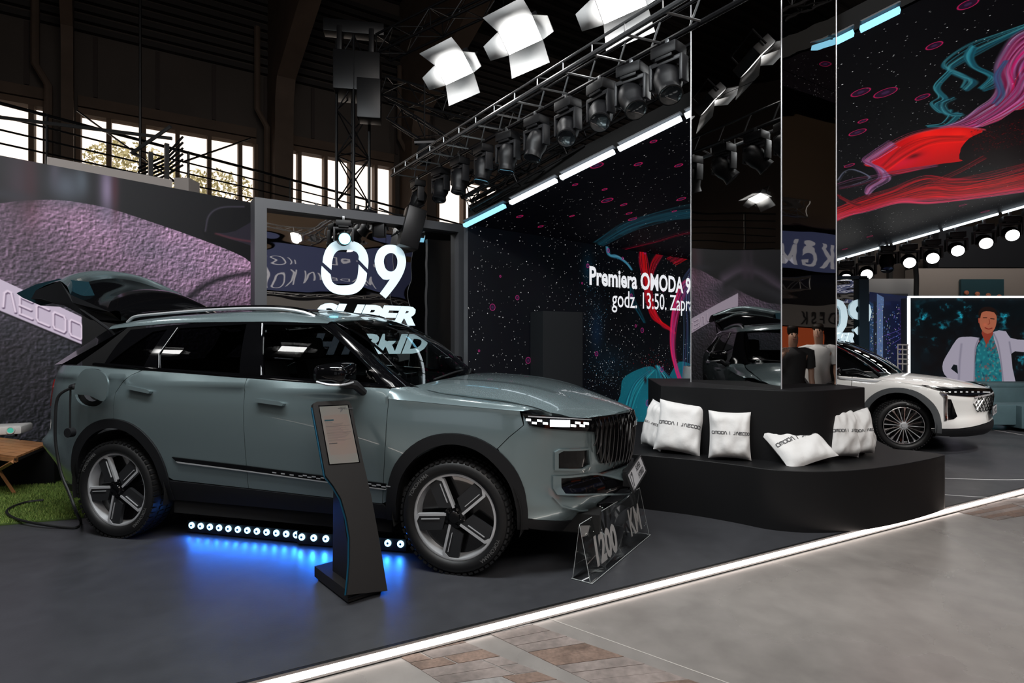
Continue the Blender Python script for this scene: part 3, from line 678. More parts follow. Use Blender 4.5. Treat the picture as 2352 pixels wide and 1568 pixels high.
# red lens shape
cc.poly([(1985, 378), (2020, 350), (2080, 315), (2140, 298), (2200, 293), (2257, 300), (2225, 318), (2205, 345), (2213, 368), (2150, 378), (2090, 395), (2040, 400), (2010, 385)], (.62, .01, .03), 1, smooth_n=4)
lens_px = [(1985, 378), (2020, 350), (2080, 315), (2140, 298), (2200, 293), (2257, 300), (2225, 318), (2205, 345), (2213, 368), (2150, 378), (2090, 395), (2040, 400), (2010, 385)]; keep = cc.a.copy(); cc.a[:] = (.66, .012, .03)
for x, y, rx, ry, c, al in ((2160, 330, 120, 60, (.85, .03, .03), .9), (2060, 372, 70, 40, (.80, .05, .20), .9), (2130, 305, 90, 24, (.95, .10, .06), .8), (2098, 358, 18, 12, (.25, .01, .03), .8), (2200, 310, 50, 20, (.95, .12, .07), .8)): cc.blob(x, y, rx*1.3, ry*1.3, c, al)
streaks(cc, [(2030, 385), (2080, 345), (2140, 322), (2215, 318)], [(6, 8), (8, 14), (8, 10), (6, 6)], [(.8, .02, .04), (.45, .0, .03), (.95, .12, .08)], 14, 77, 4, .5)
texl = cc.a; cc.a = keep; cc.poly(lens_px, (0, 0, 0), 1, smooth_n=4, tex=texl)
cc.poly([(2260, 302), (2360, 250), (2360, 380), (2218, 372), (2206, 346), (2226, 318)], (.035, .004, .01), 1, smooth_n=3)
streaks(cc, [(1985, 378), (2020, 348), (2080, 314), (2140, 297), (2200, 291), (2262, 298)], [(4, 5), (5, 5), (4, 4), (3, 3), (2, 2), (2, 2)], [lil, (.9, .3, .3), (.8, .1, .3)], 10, 44, 1.5, .8)
streaks(cc, [(2050, 330), (2010, 356), (1990, 372), (2020, 388), (2030, 410), (2000, 430), (1990, 445)], [(8, 8), (10, 8), (12, 4), (14, 6), (12, 4), (8, 4), (5, 3)], [lil, (.8, .3, .5), (.7, .5, .7), (.3, .1, .25)], 20, 45, 1.6, .8)
streaks(cc, [(1925, 428), (1970, 418), (2010, 408), (2080, 392), (2150, 380)], [(4, 6), (8, 8), (6, 6), (6, 4), (3, 2)], [lil, (.5, .05, .2), (.2, .02, .08)], 14, 46, 1.6, .7)
# lower red band
streaks(cc, [(1860, 522), (1925, 492), (1980, 473), (2050, 454), (2130, 440), (2200, 440), (2280, 430), (2420, 400)], [(6, 8), (6, 9), (6, 10), (6, 11), (6, 14), (6, 14), (6, 15), (8, 20)], [(.85, .01, .06), (.95, .02, .10), (.6, .0, .05)], 16, 147, 9, .75)
streaks(cc, [(1860, 520), (1925, 490), (1980, 470), (2050, 450), (2130, 425), (2200, 428), (2280, 418), (2420, 385)], [(8, 12), (8, 12), (8, 14), (8, 16), (8, 20), (8, 18), (8, 20), (10, 26)], [red, (.95, .03, .10), pink, (.4, .0, .05), (.02, .0, .01), (.7, .01, .05)], 56, 47, 2.4, .85)
streaks(cc, [(1860, 540), (1925, 497), (1990, 480), (2060, 462), (2130, 462), (2200, 455), (2280, 445), (2420, 425)], [(3, 5), (4, 5), (4, 5), (4, 5), (4, 6), (4, 5), (4, 5), (4, 6)], [(.85, .25, .45), (.85, .45, .62), (.95, .05, .2)], 22, 48, 2.2, .8)
streaks(cc, [(1925, 450), (1970, 470), (2010, 462), (2080, 440), (2180, 402), (2260, 360)], [(4, 5), (6, 6), (6, 4), (5, 4), (4, 4), (4, 4)], [(.6, .01, .05), (.2, .0, .02), (.75, .05, .2)], 12, 49, 1.6, .7)
streaks(cc, [(1925, 415), (1940, 395), (1960, 390), (1990, 402), (1995, 412), (1960, 425)], [(3, 2)]*6, [(.3, .35, .45), (.6, .6, .7)], 4, 50, 1.2, .7)
rs = random.Random(3)
for k in range(420):
    x, y = 2230+rs.random()*140, 300+rs.random()*60; cc.blob(x, y-(x-2230)*.25, 2.2, 1.4, (.7*rs.random(), .02, .05), .8)
cc.dots(700, 99, .3, .8, 1.6)
can_m = cc.mat('canopy_video_picture', .95, .6, .08)
t = empty('video_wall', (A0.x, A0.y, 0), label='large black video wall with white stars, red liquid and Premiera lettering', cat='video wall'); T = Matrix.Translation(-t.location)
mb, uv = screen_grid('x', lambda u, v: (A0.x+mdir.x*MW*u, A0.y+mdir.y*MW*u, MH*(1-v)), 1, 1, wall_m); loc(mb, T).build('screen', wall_m, t, uv=uv)
mn = Vector((-mdir.y, mdir.x, 0)); q = [A0+mn*.01, B0+mn*.01, B0+mn*.1, A0+mn*.1]
loc(MB().prism([(p.x, p.y) for p in q], 0, MH), T).build('cabinet', frame_m, t)
# lettering shown on the screen
txt_m = emis('screen_lettering', (.85, .86, .90), .95)
def wall_text(body, px, py, pxe, xs, size, off):
    tt, z = vplane_hit(px, py, A0, mdir); o_ = A0+mdir*tt-mn*.006; o_.z = z
    vsx, fsx = text_geo(body, size, offset=off, xs=xs); M = frameM(o_, mdir, (0, 0, 1)); loc_m = T @ M
    o = put_geo('lettering', vsx, fsx, loc_m, txt_m, t); return o
wall_text('Premiera OMODA 9 Super Hybrid', 1352, 652, 0, .80, .40, .012)
wall_text('godz. 13:50. Zapraszamy!', 1405, 704, 0, .76, .40, .002)
t = empty('video_canopy', Az, label='huge tilted video canopy with red and teal liquid swirls overhead', cat='video canopy'); T = Matrix.Translation(-t.location)
mb, uv = screen_grid('x', cpos, 12, 12, can_m); loc(mb, T).build('screen', can_m, t, uv=uv)
mb, uv = screen_grid('x', lambda u, v: cpos(u, v)+Vector((0, 0, .06)), 4, 4, None); 
up = MB(); a, b, c, d = Az, Bz, Bz+dB*TB, Az+dA*TA; Z6 = Vector((0, 0, .25)); up.add([a+Z6*.1, b+Z6*.1, c+Z6*.1, d+Z6*.1, a+Z6, b+Z6, c+Z6, d+Z6], [(4, 5, 6, 7), (0, 1, 5, 4), (1, 2, 6, 5), (2, 3, 7, 6), (3, 0, 4, 7)])
loc(up, T).build('cabinet', void, t)
# light bars along both canopy edges
def light_bar(P, d, t0, t1, label, m, grp):
    a, b = P+d*t0, P+d*t1; u = d.normalized(); s_ = Vector((u.y, -u.x, 0)).normalized(); t_ = empty('light_bar', a, label=label, cat='light bar', group=grp); T = Matrix.Translation(-a)
    w = u.cross(s_).normalized()*.02; s2 = s_*.035
    loc(MB().add([a-s2-w, a+s2-w, a+s2+w, a-s2+w, b-s2-w, b+s2-w, b+s2+w, b-s2+w], [(0, 3, 2, 1), (4, 5, 6, 7), (0, 1, 5, 4), (1, 2, 6, 5), (2, 3, 7, 6), (3, 0, 4, 7)]), T).build('tube', m, t_)
    z = Vector((0, 0, .07)); loc(MB().add([a-s2*1.3-w+z*.6, a+s2*1.3-w+z*.6, a+s2*1.3+w+z, a-s2*1.3+w+z, b-s2*1.3-w+z*.6, b+s2*1.3-w+z*.6, b+s2*1.3+w+z, b-s2*1.3+w+z], [(0, 3, 2, 1), (4, 5, 6, 7), (0, 1, 5, 4), (1, 2, 6, 5), (2, 3, 7, 6), (3, 0, 4, 7)]), T).build('housing', frame_m, t_)
def tA(px): k = (px-CX)/FP; return (k*Az.y-Az.x)/(dA.x-k*dA.y)
def tB(px): k = (px-CX)/FP; return (k*Bz.y-Bz.x)/(dB.x-k*dB.y)
so = Vector((-.03, -.05, -.02)); blu = emis('blue_bar_light', (.28, .72, 1.0), 1.6); wht = emis('white_bar_light', (.82, .93, 1.0), 2.6)
for (p, q), m, lb in zip(((1073, 1165), (1178, 1283), (1293, 1415), (1425, 1568), (1577, 1750), (1762, 1960), (1976, 2065)), (blu, wht, wht, wht, wht, blu, blu),
        ('glowing light bar at the low left end of the canopy, pale blue', 'second glowing light bar from the low left end of the canopy edge', 'third glowing light bar up the left canopy edge', 'fourth glowing light bar up the left canopy edge, ending by the mirrored column', 'light bar of the left canopy edge, mostly behind the mirrored column', 'blue light bar emerging right of the mirrored column, lower one', 'blue light bar right of the mirrored column, topmost one')):
    light_bar(Az+so, dA, tA(p), tA(q), lb, m, 'light bars along the canopy edges')
for (p, q), lb in zip(((1905, 2038), (2047, 2152), (2162, 2286), (2297, 2440)), ('white light bar of the far canopy edge next to the column', 'second white light bar of the far canopy edge from the column', 'third white light bar of the far canopy edge from the column', 'far canopy light bar running out of the right edge')):
    light_bar(Bz+Vector((0, -.06, -.02)), dB, tB(p), tB(q), lb, wht, 'light bars along the canopy edges')
# plain dark cabinet standing before the video wall
a = D(1247, 716, 7.6); a.z = 0; b = D(1338, 716, 7.9); b.z = 0; d = (b-a).normalized(); n = Vector((-d.y, d.x, 0))
hh = EYE+(784-714)/FP*7.6
mb = MB().prism([(p.x, p.y) for p in (a, b, b+n*.35, a+n*.35)], 0, hh)
tag(mb.build('tall_cabinet', mat('slate_cabinet', (.016, .019, .022), .55)), 'tall plain slate grey cabinet standing before the starry video wall', 'cabinet')
# ================================================================= CARS
def sstep(x, a, b): t = min(1, max(0, (x-a)/(b-a))); return t*t*(3-2*t)
def inpoly(x, y, P):
    c = False
    for (ax, ay), (bx, by) in zip(P, P[1:]+P[:1]):
        if (ay > y) != (by > y) and x < (bx-ax)*(y-ay)/(by-ay)+ax: c = not c
    return c
def resample(P, step, closed=True):
    out = []; Q = P+[P[0]] if closed else P
    for a, b in zip(Q, Q[1:]):
        L = math.hypot(b[0]-a[0], b[1]-a[1]); n = max(1, int(L/step))
        for i in range(n): out.append((a[0]+(b[0]-a[0])*i/n, a[1]+(b[1]-a[1])*i/n))
    if not closed: out.append(P[-1])
    return out
def inset(P, d):
    A = sum(a[0]*b[1]-b[0]*a[1] for a, b in zip(P, P[1:]+P[:1])); s_ = 1 if A > 0 else -1; out = []
    for i in range(len(P)):
        a, b, c = P[i-1], P[i], P[(i+1) % len(P)]
        def nn(p, q): L = math.hypot(q[0]-p[0], q[1]-p[1])+1e-9; return (-(q[1]-p[1])/L*s_, (q[0]-p[0])/L*s_)
        n1, n2 = nn(a, b), nn(b, c); nx, ny = n1[0]+n2[0], n1[1]+n2[1]; L = math.hypot(nx, ny)+1e-9; k = min(2., 2/L)
        out.append((b[0]+nx/L*d*k, b[1]+ny/L*d*k))
    return out
def panel(name, poly, S, N, m, parent, holes=(), step=.045, bstep=.03, gap=.0022, depth=.02, off=0., flip=False):
    """A sheet cut from the surface S(a,b) (normal N) along poly, with its edges turned in."""
    P = resample(poly, bstep); P = inset(P, gap) if gap else P
    H = [resample(h, bstep) for h in holes]
    xs = [p[0] for p in P]; ys = [p[1] for p in P]; pts = [Vector(p) for p in P]; edges = [(i, (i+1) % len(P)) for i in range(len(P))]
    for h in H: k = len(pts); pts += [Vector(p) for p in h]; edges += [(k+i, k+(i+1) % len(h)) for i in range(len(h))]
    def near(x, y):
        for L in [P]+H:
            for p in L:
                if abs(p[0]-x) < step*.45 and abs(p[1]-y) < step*.45: return True
        return False
    y = min(ys)+step*.5
    while y < max(ys):
        x = min(xs)+step*.5
        while x < max(xs):
            if inpoly(x, y, P) and not any(inpoly(x, y, h) for h in H) and not near(x, y): pts.append(Vector((x, y)))
            x += step
        y += step
    V, E_, F_, _, _, _ = delaunay_2d_cdt(pts, edges, [], 0, 1e-6)
    F2 = []
    for f in F_:
        cx = sum(V[i][0] for i in f)/len(f); cy = sum(V[i][1] for i in f)/len(f)
        if inpoly(cx, cy, P) and not any(inpoly(cx, cy, h) for h in H): F2.append(tuple(f))
    pos = []; nor = []
    for v in V:
        p = Vector(S(v[0], v[1])); n = Vector(N(v[0], v[1])).normalized(); pos.append(p+n*off); nor.append(n)
    used = {i for f in F2 for i in f}
    # orientation
    f = F2[len(F2)//2]; fn = (pos[f[1]]-pos[f[0]]).cross(pos[f[2]]-pos[f[0]])
    if fn.dot(nor[f[0]]) < 0: F2 = [f[::-1] for f in F2]
    cnt = {}
    for f in F2:
        for a, b in zip(f, f[1:]+f[:1]): cnt[(a, b)] = 1
    bnd = [(a, b) for (a, b) in cnt if (b, a) not in cnt]
    mb = MB(); mb.v = [tuple(p) for p in pos]; mb.f = list(F2); nrm = list(nor)
    for a, b in bnd:
        k = len(mb.v); d = pos[b]-pos[a]; o_ = d.cross(nor[a])
        if o_.length < 1e-9: continue
        o_.normalize()
        mb.v += [tuple(pos[a]), tuple(pos[b]), tuple(pos[b]-nor[b]*depth), tuple(pos[a]-nor[a]*depth)]; mb.f.append((k+1, k, k+3, k+2)); nrm += [o_]*4
    # drop unused vertices
    u2 = sorted({i for f in mb.f for i in f}); mp = {i: j for j, i in enumerate(u2)}
    mb.v = [mb.v[i] for i in u2]; nrm = [nrm[i] for i in u2]; mb.f = [tuple(mp[i] for i in f) for f in mb.f]
    if flip:
        mb.v = [(x, -y, z) for x, y, z in mb.v]; nrm = [(n[0], -n[1], n[2]) for n in nrm]; mb.f = [f[::-1] for f in mb.f]
    return mb.build(name, m, parent, normals=[tuple(n) for n in nrm])
class Body:
    def __init__(s, O, yaw, plan, zc, side, front, rear, uf, ur):
        s.O = Vector((O[0], O[1], 0)); s.th = math.radians(yaw); c, q = math.cos(s.th), math.sin(s.th)
        s.eu = Vector((c, q, 0)); s.ev = Vector((-q, c, 0)); s.zc = zc; s.side, s.front, s.rear, s.uf, s.ur = side, front, rear, uf, ur
        P = catmull(plan, 10); A = [0]
        for a, b in zip(P, P[1:]): A.append(A[-1]+math.hypot(b[0]-a[0], b[1]-a[1]))
        s.A = np.array(A); s.U = np.array([p[0] for p in P]); s.V = np.array([p[1] for p in P]); s.amax = A[-1]
        s.FA = np.concatenate([s.A, 2*s.amax-s.A[::-1][1:]]); s.FU = np.concatenate([s.U, s.U[::-1][1:]]); s.FV = np.concatenate([s.V, -s.V[::-1][1:]])
        s.tab = None; s.k = 1.
    def C(s, a):
        a = min(max(a, .0), 2*s.amax); e = .05
        u = np.interp(a, s.FA, s.FU); v = np.interp(a, s.FA, s.FV)
        tu = np.interp(a+e, s.FA, s.FU)-np.interp(a-e, s.FA, s.FU); tv = np.interp(a+e, s.FA, s.FV)-np.interp(a-e, s.FA, s.FV)
        if a < e: tu *= a/e
        L = math.hypot(tu, tv); return u, v, tv/L, -tu/L, 1.
    def h(s, u, z):
        zc = interp(u, *s.zc); hs = smooth(z-zc, *s.side); hf = smooth(z, *s.front); hr = smooth(z, *s.rear)
        wf = sstep(u, *s.uf); wr = sstep(-u, *s.ur); return hs*(1-wf)*(1-wr)+hf*wf+hr*wr
    def S(s, a, z):
        u, v, nx, ny, m = s.C(a); h = s.h(u, z); return (u+nx*h, m*(v+ny*h), z)
    def N(s, a, z):
        e = .012; p = Vector(s.S(a-e, z)); q = Vector(s.S(a+e, z)); r = Vector(s.S(a, z-e)); t = Vector(s.S(a, z+e)); return (q-p).cross(t-r).normalized()
    def aU(s, u):        # arc position of the side at length coordinate u
        i0 = int(np.argmin(s.V)); 
        return float(np.interp(u, s.U, s.A)) if True else 0
    def W(s, p): return s.O+(s.eu*p[0]+s.ev*p[1]+Vector((0, 0, p[2])))*s.k
    def proj(s, p): w = s.W(p); return CX+FP*w.x/w.y, CY-FP*(w.z-EYE)/w.y
    def az(s, px, py):
        if s.tab is None:
            s.tab = [(a, z)+s.proj(s.S(a, z)) for a in np.linspace(s.amax*.1, s.amax*1.1, 90) for z in np.linspace(.25, 1.3, 24)]
        a, z = min(((t[2]-px)**2+(t[3]-py)**2, t[0], t[1]) for t in s.tab)[1:]
        for k in range(8):
            p = s.proj(s.S(a, z)); e = .01; pa = s.proj(s.S(a+e, z)); pz = s.proj(s.S(a, z+e))
            J = np.array([[(pa[0]-p[0])/e, (pz[0]-p[0])/e], [(pa[1]-p[1])/e, (pz[1]-p[1])/e]])
            if abs(np.linalg.det(J)) < 1e-3: break
            d = np.linalg.solve(J, np.array([px-p[0], py-p[1]])); d = np.clip(d, -.08, .08); a += d[0]; z += d[1]
        return (float(a), float(z))
    def K(s, px, py, v):  # pixel onto the plane at sideways position v, in car coordinates
        k = (px-CX)/FP; r = Vector((k, 1, 0)); c = -s.O; t = (v-c.dot(s.ev))/r.dot(s.ev); p = r*t-s.O
        return (p.dot(s.eu), v, EYE+(CY-py)/FP*t)
    def hit(s, px, py, f):
        v = -.8
        for k in range(12): p = s.K(px, py, v); v = f(p[0], p[2])
        return (p[0], p[2])
def heightN(S):
    def N(a, b):
        e = .01; p = Vector(S(a-e, b)); q = Vector(S(a+e, b)); r = Vector(S(a, b-e)); t = Vector(S(a, b+e)); return (q-p).cross(t-r).normalized()
    return N
def negN(S): n = heightN(S); return lambda a, b: -n(a, b)
def loft(name, rows, m, parent, flip=False, ang=50, thick=0):
    mb = MB(); n = len(rows[0])
    for r in rows: mb.v += [tuple(p) for p in r]
    for j in range(len(rows)-1):
        for i in range(n-1): a = j*n+i; mb.f.append((a, a+1, a+n+1, a+n))
    if flip: mb.v = [(x, -y, z) for x, y, z in mb.v]; mb.f = [f[::-1] for f in mb.f]
    return mb.build(name, m, parent, ang=ang)
def mirror(mb): mb.v = [(x, -y, z) for x, y, z in mb.v]; mb.f = [f[::-1] for f in mb.f]; return mb
ARO = [(-.475, .30), (-.47, .42), (-.445, .55), (-.39, .68), (-.28, .795), (-.15, .865), (0, .888), (.15, .868), (.28, .80), (.385, .69), (.445, .56), (.468, .43), (.475, .30)]
ARI = [(-.405, .30), (-.40, .42), (-.37, .55), (-.32, .645), (-.23, .74), (-.12, .80), (0, .822), (.12, .803), (.225, .745), (.32, .645), (.37, .55), (.40, .42), (.405, .30)]
def arch(u0, L, rev=False, k=1.):
    L = [L[0]]+[(x, z) for x, z in catmull(L[1:-1], 3)]+[L[-1]]
    P = [(u0+x*k, z if z < .35 else .36+(z-.36)*k) for x, z in L]; return P[::-1] if rev else P

# ------------------------------------------------ wheels
def tyre_profile(R, W):
    h = W/2; return [(R*.755, h*.80), (R*.775, h*.96), (R*.86, h*1.04), (R*.93, h*.98), (R*.975, h*.86), (R*.995, h*.70), (R, h*.3), (R, -h*.3), (R*.995, -h*.7), (R*.975, -h*.86), (R*.93, -h*.98), (R*.86, -h*1.04), (R*.775, -h*.96), (R*.755, -h*.8)]
def make_wheel(parent, R, W, style, loc, side, steer=0.):
    w = empty('wheel', loc); w.parent = parent; w.location = loc; w.rotation_euler = (0, 0, steer if side < 0 else PI+steer)
    # outward is local -Y
    h = W/2
    MB().lathe([(r, -y) for r, y in tyre_profile(R, W)], 64).build('tyre', rubber, w, ang=60)
    tr = MB()
    for k in range(56):
        a = 2*PI*k/56
        for yy, ww in ((-.78*h, .34*h), (-.2*h, .36*h), (.35*h, .36*h)):
            M = Matrix.Rotation(a+(.02 if yy > -.1 else 0), 4, 'Y'); tr.box((R*(1.0 if yy > -.5*h else .985), yy, 0), (.014, ww, .026), M)
    o = tr.build('tread_blocks', rubber, w); o['kind'] = 'stuff'
    if style == 'five':
        Rr = .272
        MB().lathe([(Rr-.008, -h*.55), (Rr+.002, -h*.84), (Rr-.003, -h*.86), (Rr-.014, -h*.84), (Rr-.02, -h*.55), (.22, h*.5)], 64).build('rim', satin, w, ang=50)
        MB().lathe([(.001, -h*.18), (.10, -h*.2), (.25, -h*.30), (.262, h*.4)], 48).build('inner_rim', mat('gloss_rim_black', (.008, .008, .009), .2, coat=.6), w)
        for k in range(5):
            M = Matrix.Rotation(-math.radians(113-72*k), 4, 'Y')       # local x outward along the spoke
            y0 = -h*.80
            mb = MB().prism([(.06, -.010), (.245, -.010), (.262, .004), (.245, .045), (.240, .082), (.09, .078), (.075, .04)], -.012, .012, M @ Matrix.Translation((0, y0+.010, 0)) @ Matrix.Rotation(PI/2, 4, 'X') @ Matrix.Diagonal((1, 1, 1, 1)))
            sp = mb.build('spoke', spokegrey, w)
            MB().prism([(.055, -.026), (.245, -.026), (.268, -.006), (.262, .03), (.250, .012), (.236, -.010), (.055, -.010)], -.014, .014, M @ Matrix.Translation((0, y0+.008, 0)) @ Matrix.Rotation(PI/2, 4, 'X')).build('machined_edge', satin, sp)
            MB().prism([(.10, .006), (.225, .006), (.225, .011), (.10, .011)], -.014, .016, M @ Matrix.Translation((0, y0+.008, 0)) @ Matrix.Rotation(PI/2, 4, 'X')).build('accent_line', satin, sp)
        MB().lathe([(.001, -h*.90), (.035, -h*.90), (.04, -h*.84), (.072, -h*.80), (.078, -h*.2)], 24).build('hub', gblack, w, ang=30)
        for k in range(5):
            a = -math.radians(113-72*k+36); MB().tube([(.056*math.cos(a), -h*.78, .056*math.sin(a)), (.056*math.cos(a), -h*.90, .056*math.sin(a))], .010, 6).build('wheel_nut', gblack, w)
        MB().tube([(.21*math.cos(2.3), -h*.3, .21*math.sin(-.5)), (.205*math.cos(.4), -h*.75, .21*math.sin(-.5)*.9)], .004, 6)
    else:
        Rr = .27
        MB().lathe([(Rr-.008, -h*.5), (Rr, -h*.84), (Rr-.004, -h*.86), (Rr-.012, -h*.84), (Rr-.02, -h*.5), (.22, h*.5)], 64).build('rim', chrome, w, ang=50)
        MB().lathe([(.001, -h*.1), (.10, -h*.12), (.25, -h*.25), (.255, h*.4)], 48).build('inner_rim', gblack, w)
        for k in range(20):
            M = Matrix.Rotation(2*PI*k/20+.05, 4, 'Y') @ Matrix.Translation((0, -h*.72, 0)) @ Matrix.Rotation(PI/2, 4, 'X')
            q = .006 if k % 2 else .004
            MB().prism([(.05, -q), (.20, -q), (.262, -.016 if k % 2 else -.007), (.262, .016 if k % 2 else .007), (.20, q), (.05, q)], -.008, .008, M).build('spoke', chrome if k % 2 else satin, w)
        MB().lathe([(.001, -h*.86), (.03, -h*.86), (.034, -h*.80), (.06, -h*.74), (.06, -h*.2)], 24).build('hub', satin, w, ang=30)
    # sidewall lettering
    def ring_text(body, r, a0, size):
        vsx, fsx = text_geo(body, size, offset=.0006)
        out = []
        for v in vsx:
            a = a0-v.x/r; rr = r+v.y; out.append(Vector((rr*math.cos(a), -h*1.045, rr*math.sin(a))))
        return MB().add(out, fsx)
    if style == 'five': ring_text('YOKOHAMA', .302, 2.75, .032).build('sidewall_lettering', mat('grey_moulded_rubber', (.10, .10, .10), .5), w, ang=0); ring_text('YOKOHAMA', .302, -.35, .032).build('sidewall_lettering', MATS['grey_moulded_rubber'], w, ang=0)
    else: ring_text('MICHELIN', .305, 1.5, .04).build('sidewall_lettering', mat('pale_moulded_rubber', (.25, .25, .25), .5), w, ang=0)
    return w

# ================================================================= THE GREEN-GREY SUV
plan = [(-3.60, 0), (-3.585, -.35), (-3.52, -.66), (-3.40, -.84), (-3.15, -.915), (-2.65, -.932), (-2.0, -.9325), (-1.4, -.9325), (-.8, -.9325), (-.2, -.932), (.25, -.918), (.48, -.875), (.66, -.775), (.77, -.65), (.85, -.50), (.955, -.33), (1.035, -.17), (1.062, -.07), (1.066, 0)]
zcT = ([-3.6, -2.694, -1.519, -.435, .43, .8], [1.20, 1.182, 1.148, 1.094, 1.036, 1.01])
side = ([-1.0, -.82, -.74, -.66, -.5, -.36, -.24, -.14, -.06, -.02, 0, .02, .05, .12, .3], [-.14, -.075, -.050, -.036, -.018, -.004, .003, .003, -.004, -.008, -.001, -.010, -.026, -.062, -.16])
front = ([.15, .26, .36, .44, .50, .56, .70, .85, .94, 1.0, 1.1], [-.16, -.09, -.015, .012, .0, -.028, -.022, -.008, -.004, -.02, -.08])
rear = ([.2, .35, .5, .60, .68, .76, .9, 1.1, 1.22, 1.3], [-.16, -.10, -.04, .02, .045, -.005, -.012, -.03, -.06, -.10])
JB = Body((-.151, 4.353), -14.1, plan, zcT, side, front, rear, (.40, .80), (3.15, 3.45))
jc = empty('car', JB.O, JB.th, 'metallic green-grey SUV with open tailgate beside the info kiosk', 'car')
zbelt = ([-3.45, -2.99, -2.43, -1.95, -1.54, -1.06, -.44], [1.275, 1.277, 1.258, 1.236, 1.208, 1.184, 1.158])
def ab(L): return [(JB.aU(u), z) for u, z in L]
def zb(u): return interp(u, *zbelt)
RWU = -2.655
for s_ in (False, True):
    F_ = s_; kw = dict(flip=F_)
    # rear quarter with bumper corner
    q = [(-3.62, 1.24)]; top = [(u, zb(u)) for u in (-3.40, -3.2, -3.0, -2.8, -2.6, -2.45)]
    P = [(0.0, .36), (0.0, 1.22)]+ab([(-3.5, 1.245)]+top+[(-2.405, zb(-2.405)), (-2.5, 1.215), (-2.58, 1.15), (-2.63, 1.08), (-2.645, .98), (-2.65, .888)])+ab([p for p in arch(RWU, ARO, True) if p[0] < -2.67])+ab([(-3.40, .34)])
    flap = [JB.az(*p) for p in ((172, 906), (180, 866), (196, 848), (226, 848), (243, 862), (250, 885), (240, 915), (222, 932), (190, 930))]
    PQ = panel('rear_quarter', P, JB.S, JB.N, paint, jc, holes=[] if F_ else [catmull(flap, 4, True)], **kw)
    P = ab([(-2.65, .888), (-2.645, .98), (-2.63, 1.08), (-2.58, 1.15), (-2.5, 1.215), (-2.405, zb(-2.405))]+[(u, zb(u)) for u in (-2.2, -2.0, -1.8, -1.6)]+[(-1.515, zb(-1.515)), (-1.515, .436), (-2.15, .455)]+[p for p in arch(RWU, ARO, True) if p[0] > -2.64 and p[1] > .43])
    rd = panel('rear_door', P, JB.S, JB.N, paint, jc, **kw)
    P = ab([(-1.515, .436), (-1.515, zb(-1.515))]+[(u, zb(u)) for u in (-1.3, -1.1, -.9, -.7, -.5)]+[(-.429, 1.155), (-.432, 1.05), (-.445, .83), (-.49, .403)])
    fd_ = panel('front_door', P, JB.S, JB.N, paint, jc, **kw)
    # fender below and above the shoulder line
    P = ab([(-.49, .403), (-.445, .83), (-.432, 1.05), (-.429, 1.098)]+[(u, interp(u, *zcT)) for u in (-.3, -.1, .1, .3, .43)])+[JB.az(1203, 976), JB.az(1170, 1003), JB.az(1143, 1030)]+ab([p for p in arch(.01, ARO, True) if p[1] > .41 and p[0] < .30])
    fe = panel('front_wing', P, JB.S, JB.N, paint, jc, **kw)
    rows = []
    Bc = [(-.43, -.89, 1.155), (-.36, -.80, 1.160), (-.28, -.765, 1.150), (-.15, -.775, 1.120), (.1, -.79, 1.095), (.42, -.785, 1.060), (.60, -.74, 1.005)]
    Bs = catmull(Bc, 5)
    for (u, v, z) in Bs:
        uu = min(u, .45); a = JB.aU(max(-.429, uu)); e = Vector(JB.S(a, interp(uu, *zcT)+.0)); b = Vector((u, v, z)); mid = (e+b)/2+Vector((0, 0, .012)); rows.append([e, e.lerp(mid, .5)+Vector((0, -.004, .008)), mid+Vector((0, 0, .005)), b.lerp(mid, .4)+Vector((0, 0, .003)), b, b-Vector((0, 0, .03))])
    loft('wing_top', rows, paint, fe, flip=F_, ang=60)
    # front bumper side to the centre
    P = [JB.az(1143, 1030), JB.az(1170, 1003), JB.az(1203, 976), JB.az(1200, 952)]+[(a, .962) for a in np.linspace(JB.az(1262, 962)[0], JB.amax, 8)]+[(JB.amax, .47)]+[JB.az(1400, 1160), JB.az(1335, 1190), JB.az(1208, 1190)]+ab([p for p in arch(.01, ARO) if p[0] > .30 and p[1] > .36][::-1])[0:0]+ab([(.472, .37), (.445, .56), (.385, .69), (.31, .775)])
    fb = panel('front_bumper', P, JB.S, JB.N, paint, jc, **kw)
    # arch claddings
    for u0 in (.01, RWU):
        P = ab(arch(u0, ARO))+ab(arch(u0, ARI, True)); panel('arch_cladding', P, JB.S, JB.N, clad, jc, gap=0, off=.012, depth=.05, **kw)
    P = ab([(RWU+.40, .30), (RWU+.47, .452), (-1.5, .434), (-.48, .402), (-.40, .30)]); panel('sill_cladding', P, JB.S, JB.N, clad, jc, off=.006, depth=.05, **kw)
    P = [(0, .26), (0, .36)]+ab([(-3.40, .34), (RWU-.40, .34), (RWU-.40, .28)]); panel('lower_rear_bumper', P, JB.S, JB.N, clad, jc, off=.004, **kw)
    P = [JB.az(1205, 1190), JB.az(1335, 1190), JB.az(1400, 1160), (JB.amax, .47), (JB.amax, .30), JB.az(1405, 1185), JB.az(1350, 1210), JB.az(1215, 1212)]; panel('lower_front_bumper', P, JB.S, JB.N, clad, jc, off=.004, gap=0, **kw)
    # side moulding with its chrome line
    P = ab([(-2.14, .632), (-1.519, .603), (-.876, .566), (-.45, .545), (-.455, .508), (-.876, .528), (-1.519, .567), (-2.10, .598)]); sm = panel('side_moulding', P, JB.S, JB.N, gblack, jc, off=.010, depth=.012, **kw)
    P = ab([(-2.10, .600), (-1.519, .568), (-.876, .529), (-.455, .508), (-.455, .503), (-.876, .523), (-1.519, .561), (-2.08, .590)]); panel('chrome_line', P, JB.S, JB.N, satin, sm, off=.013, depth=.01, gap=0, **kw)
    ck = random.Random(4)
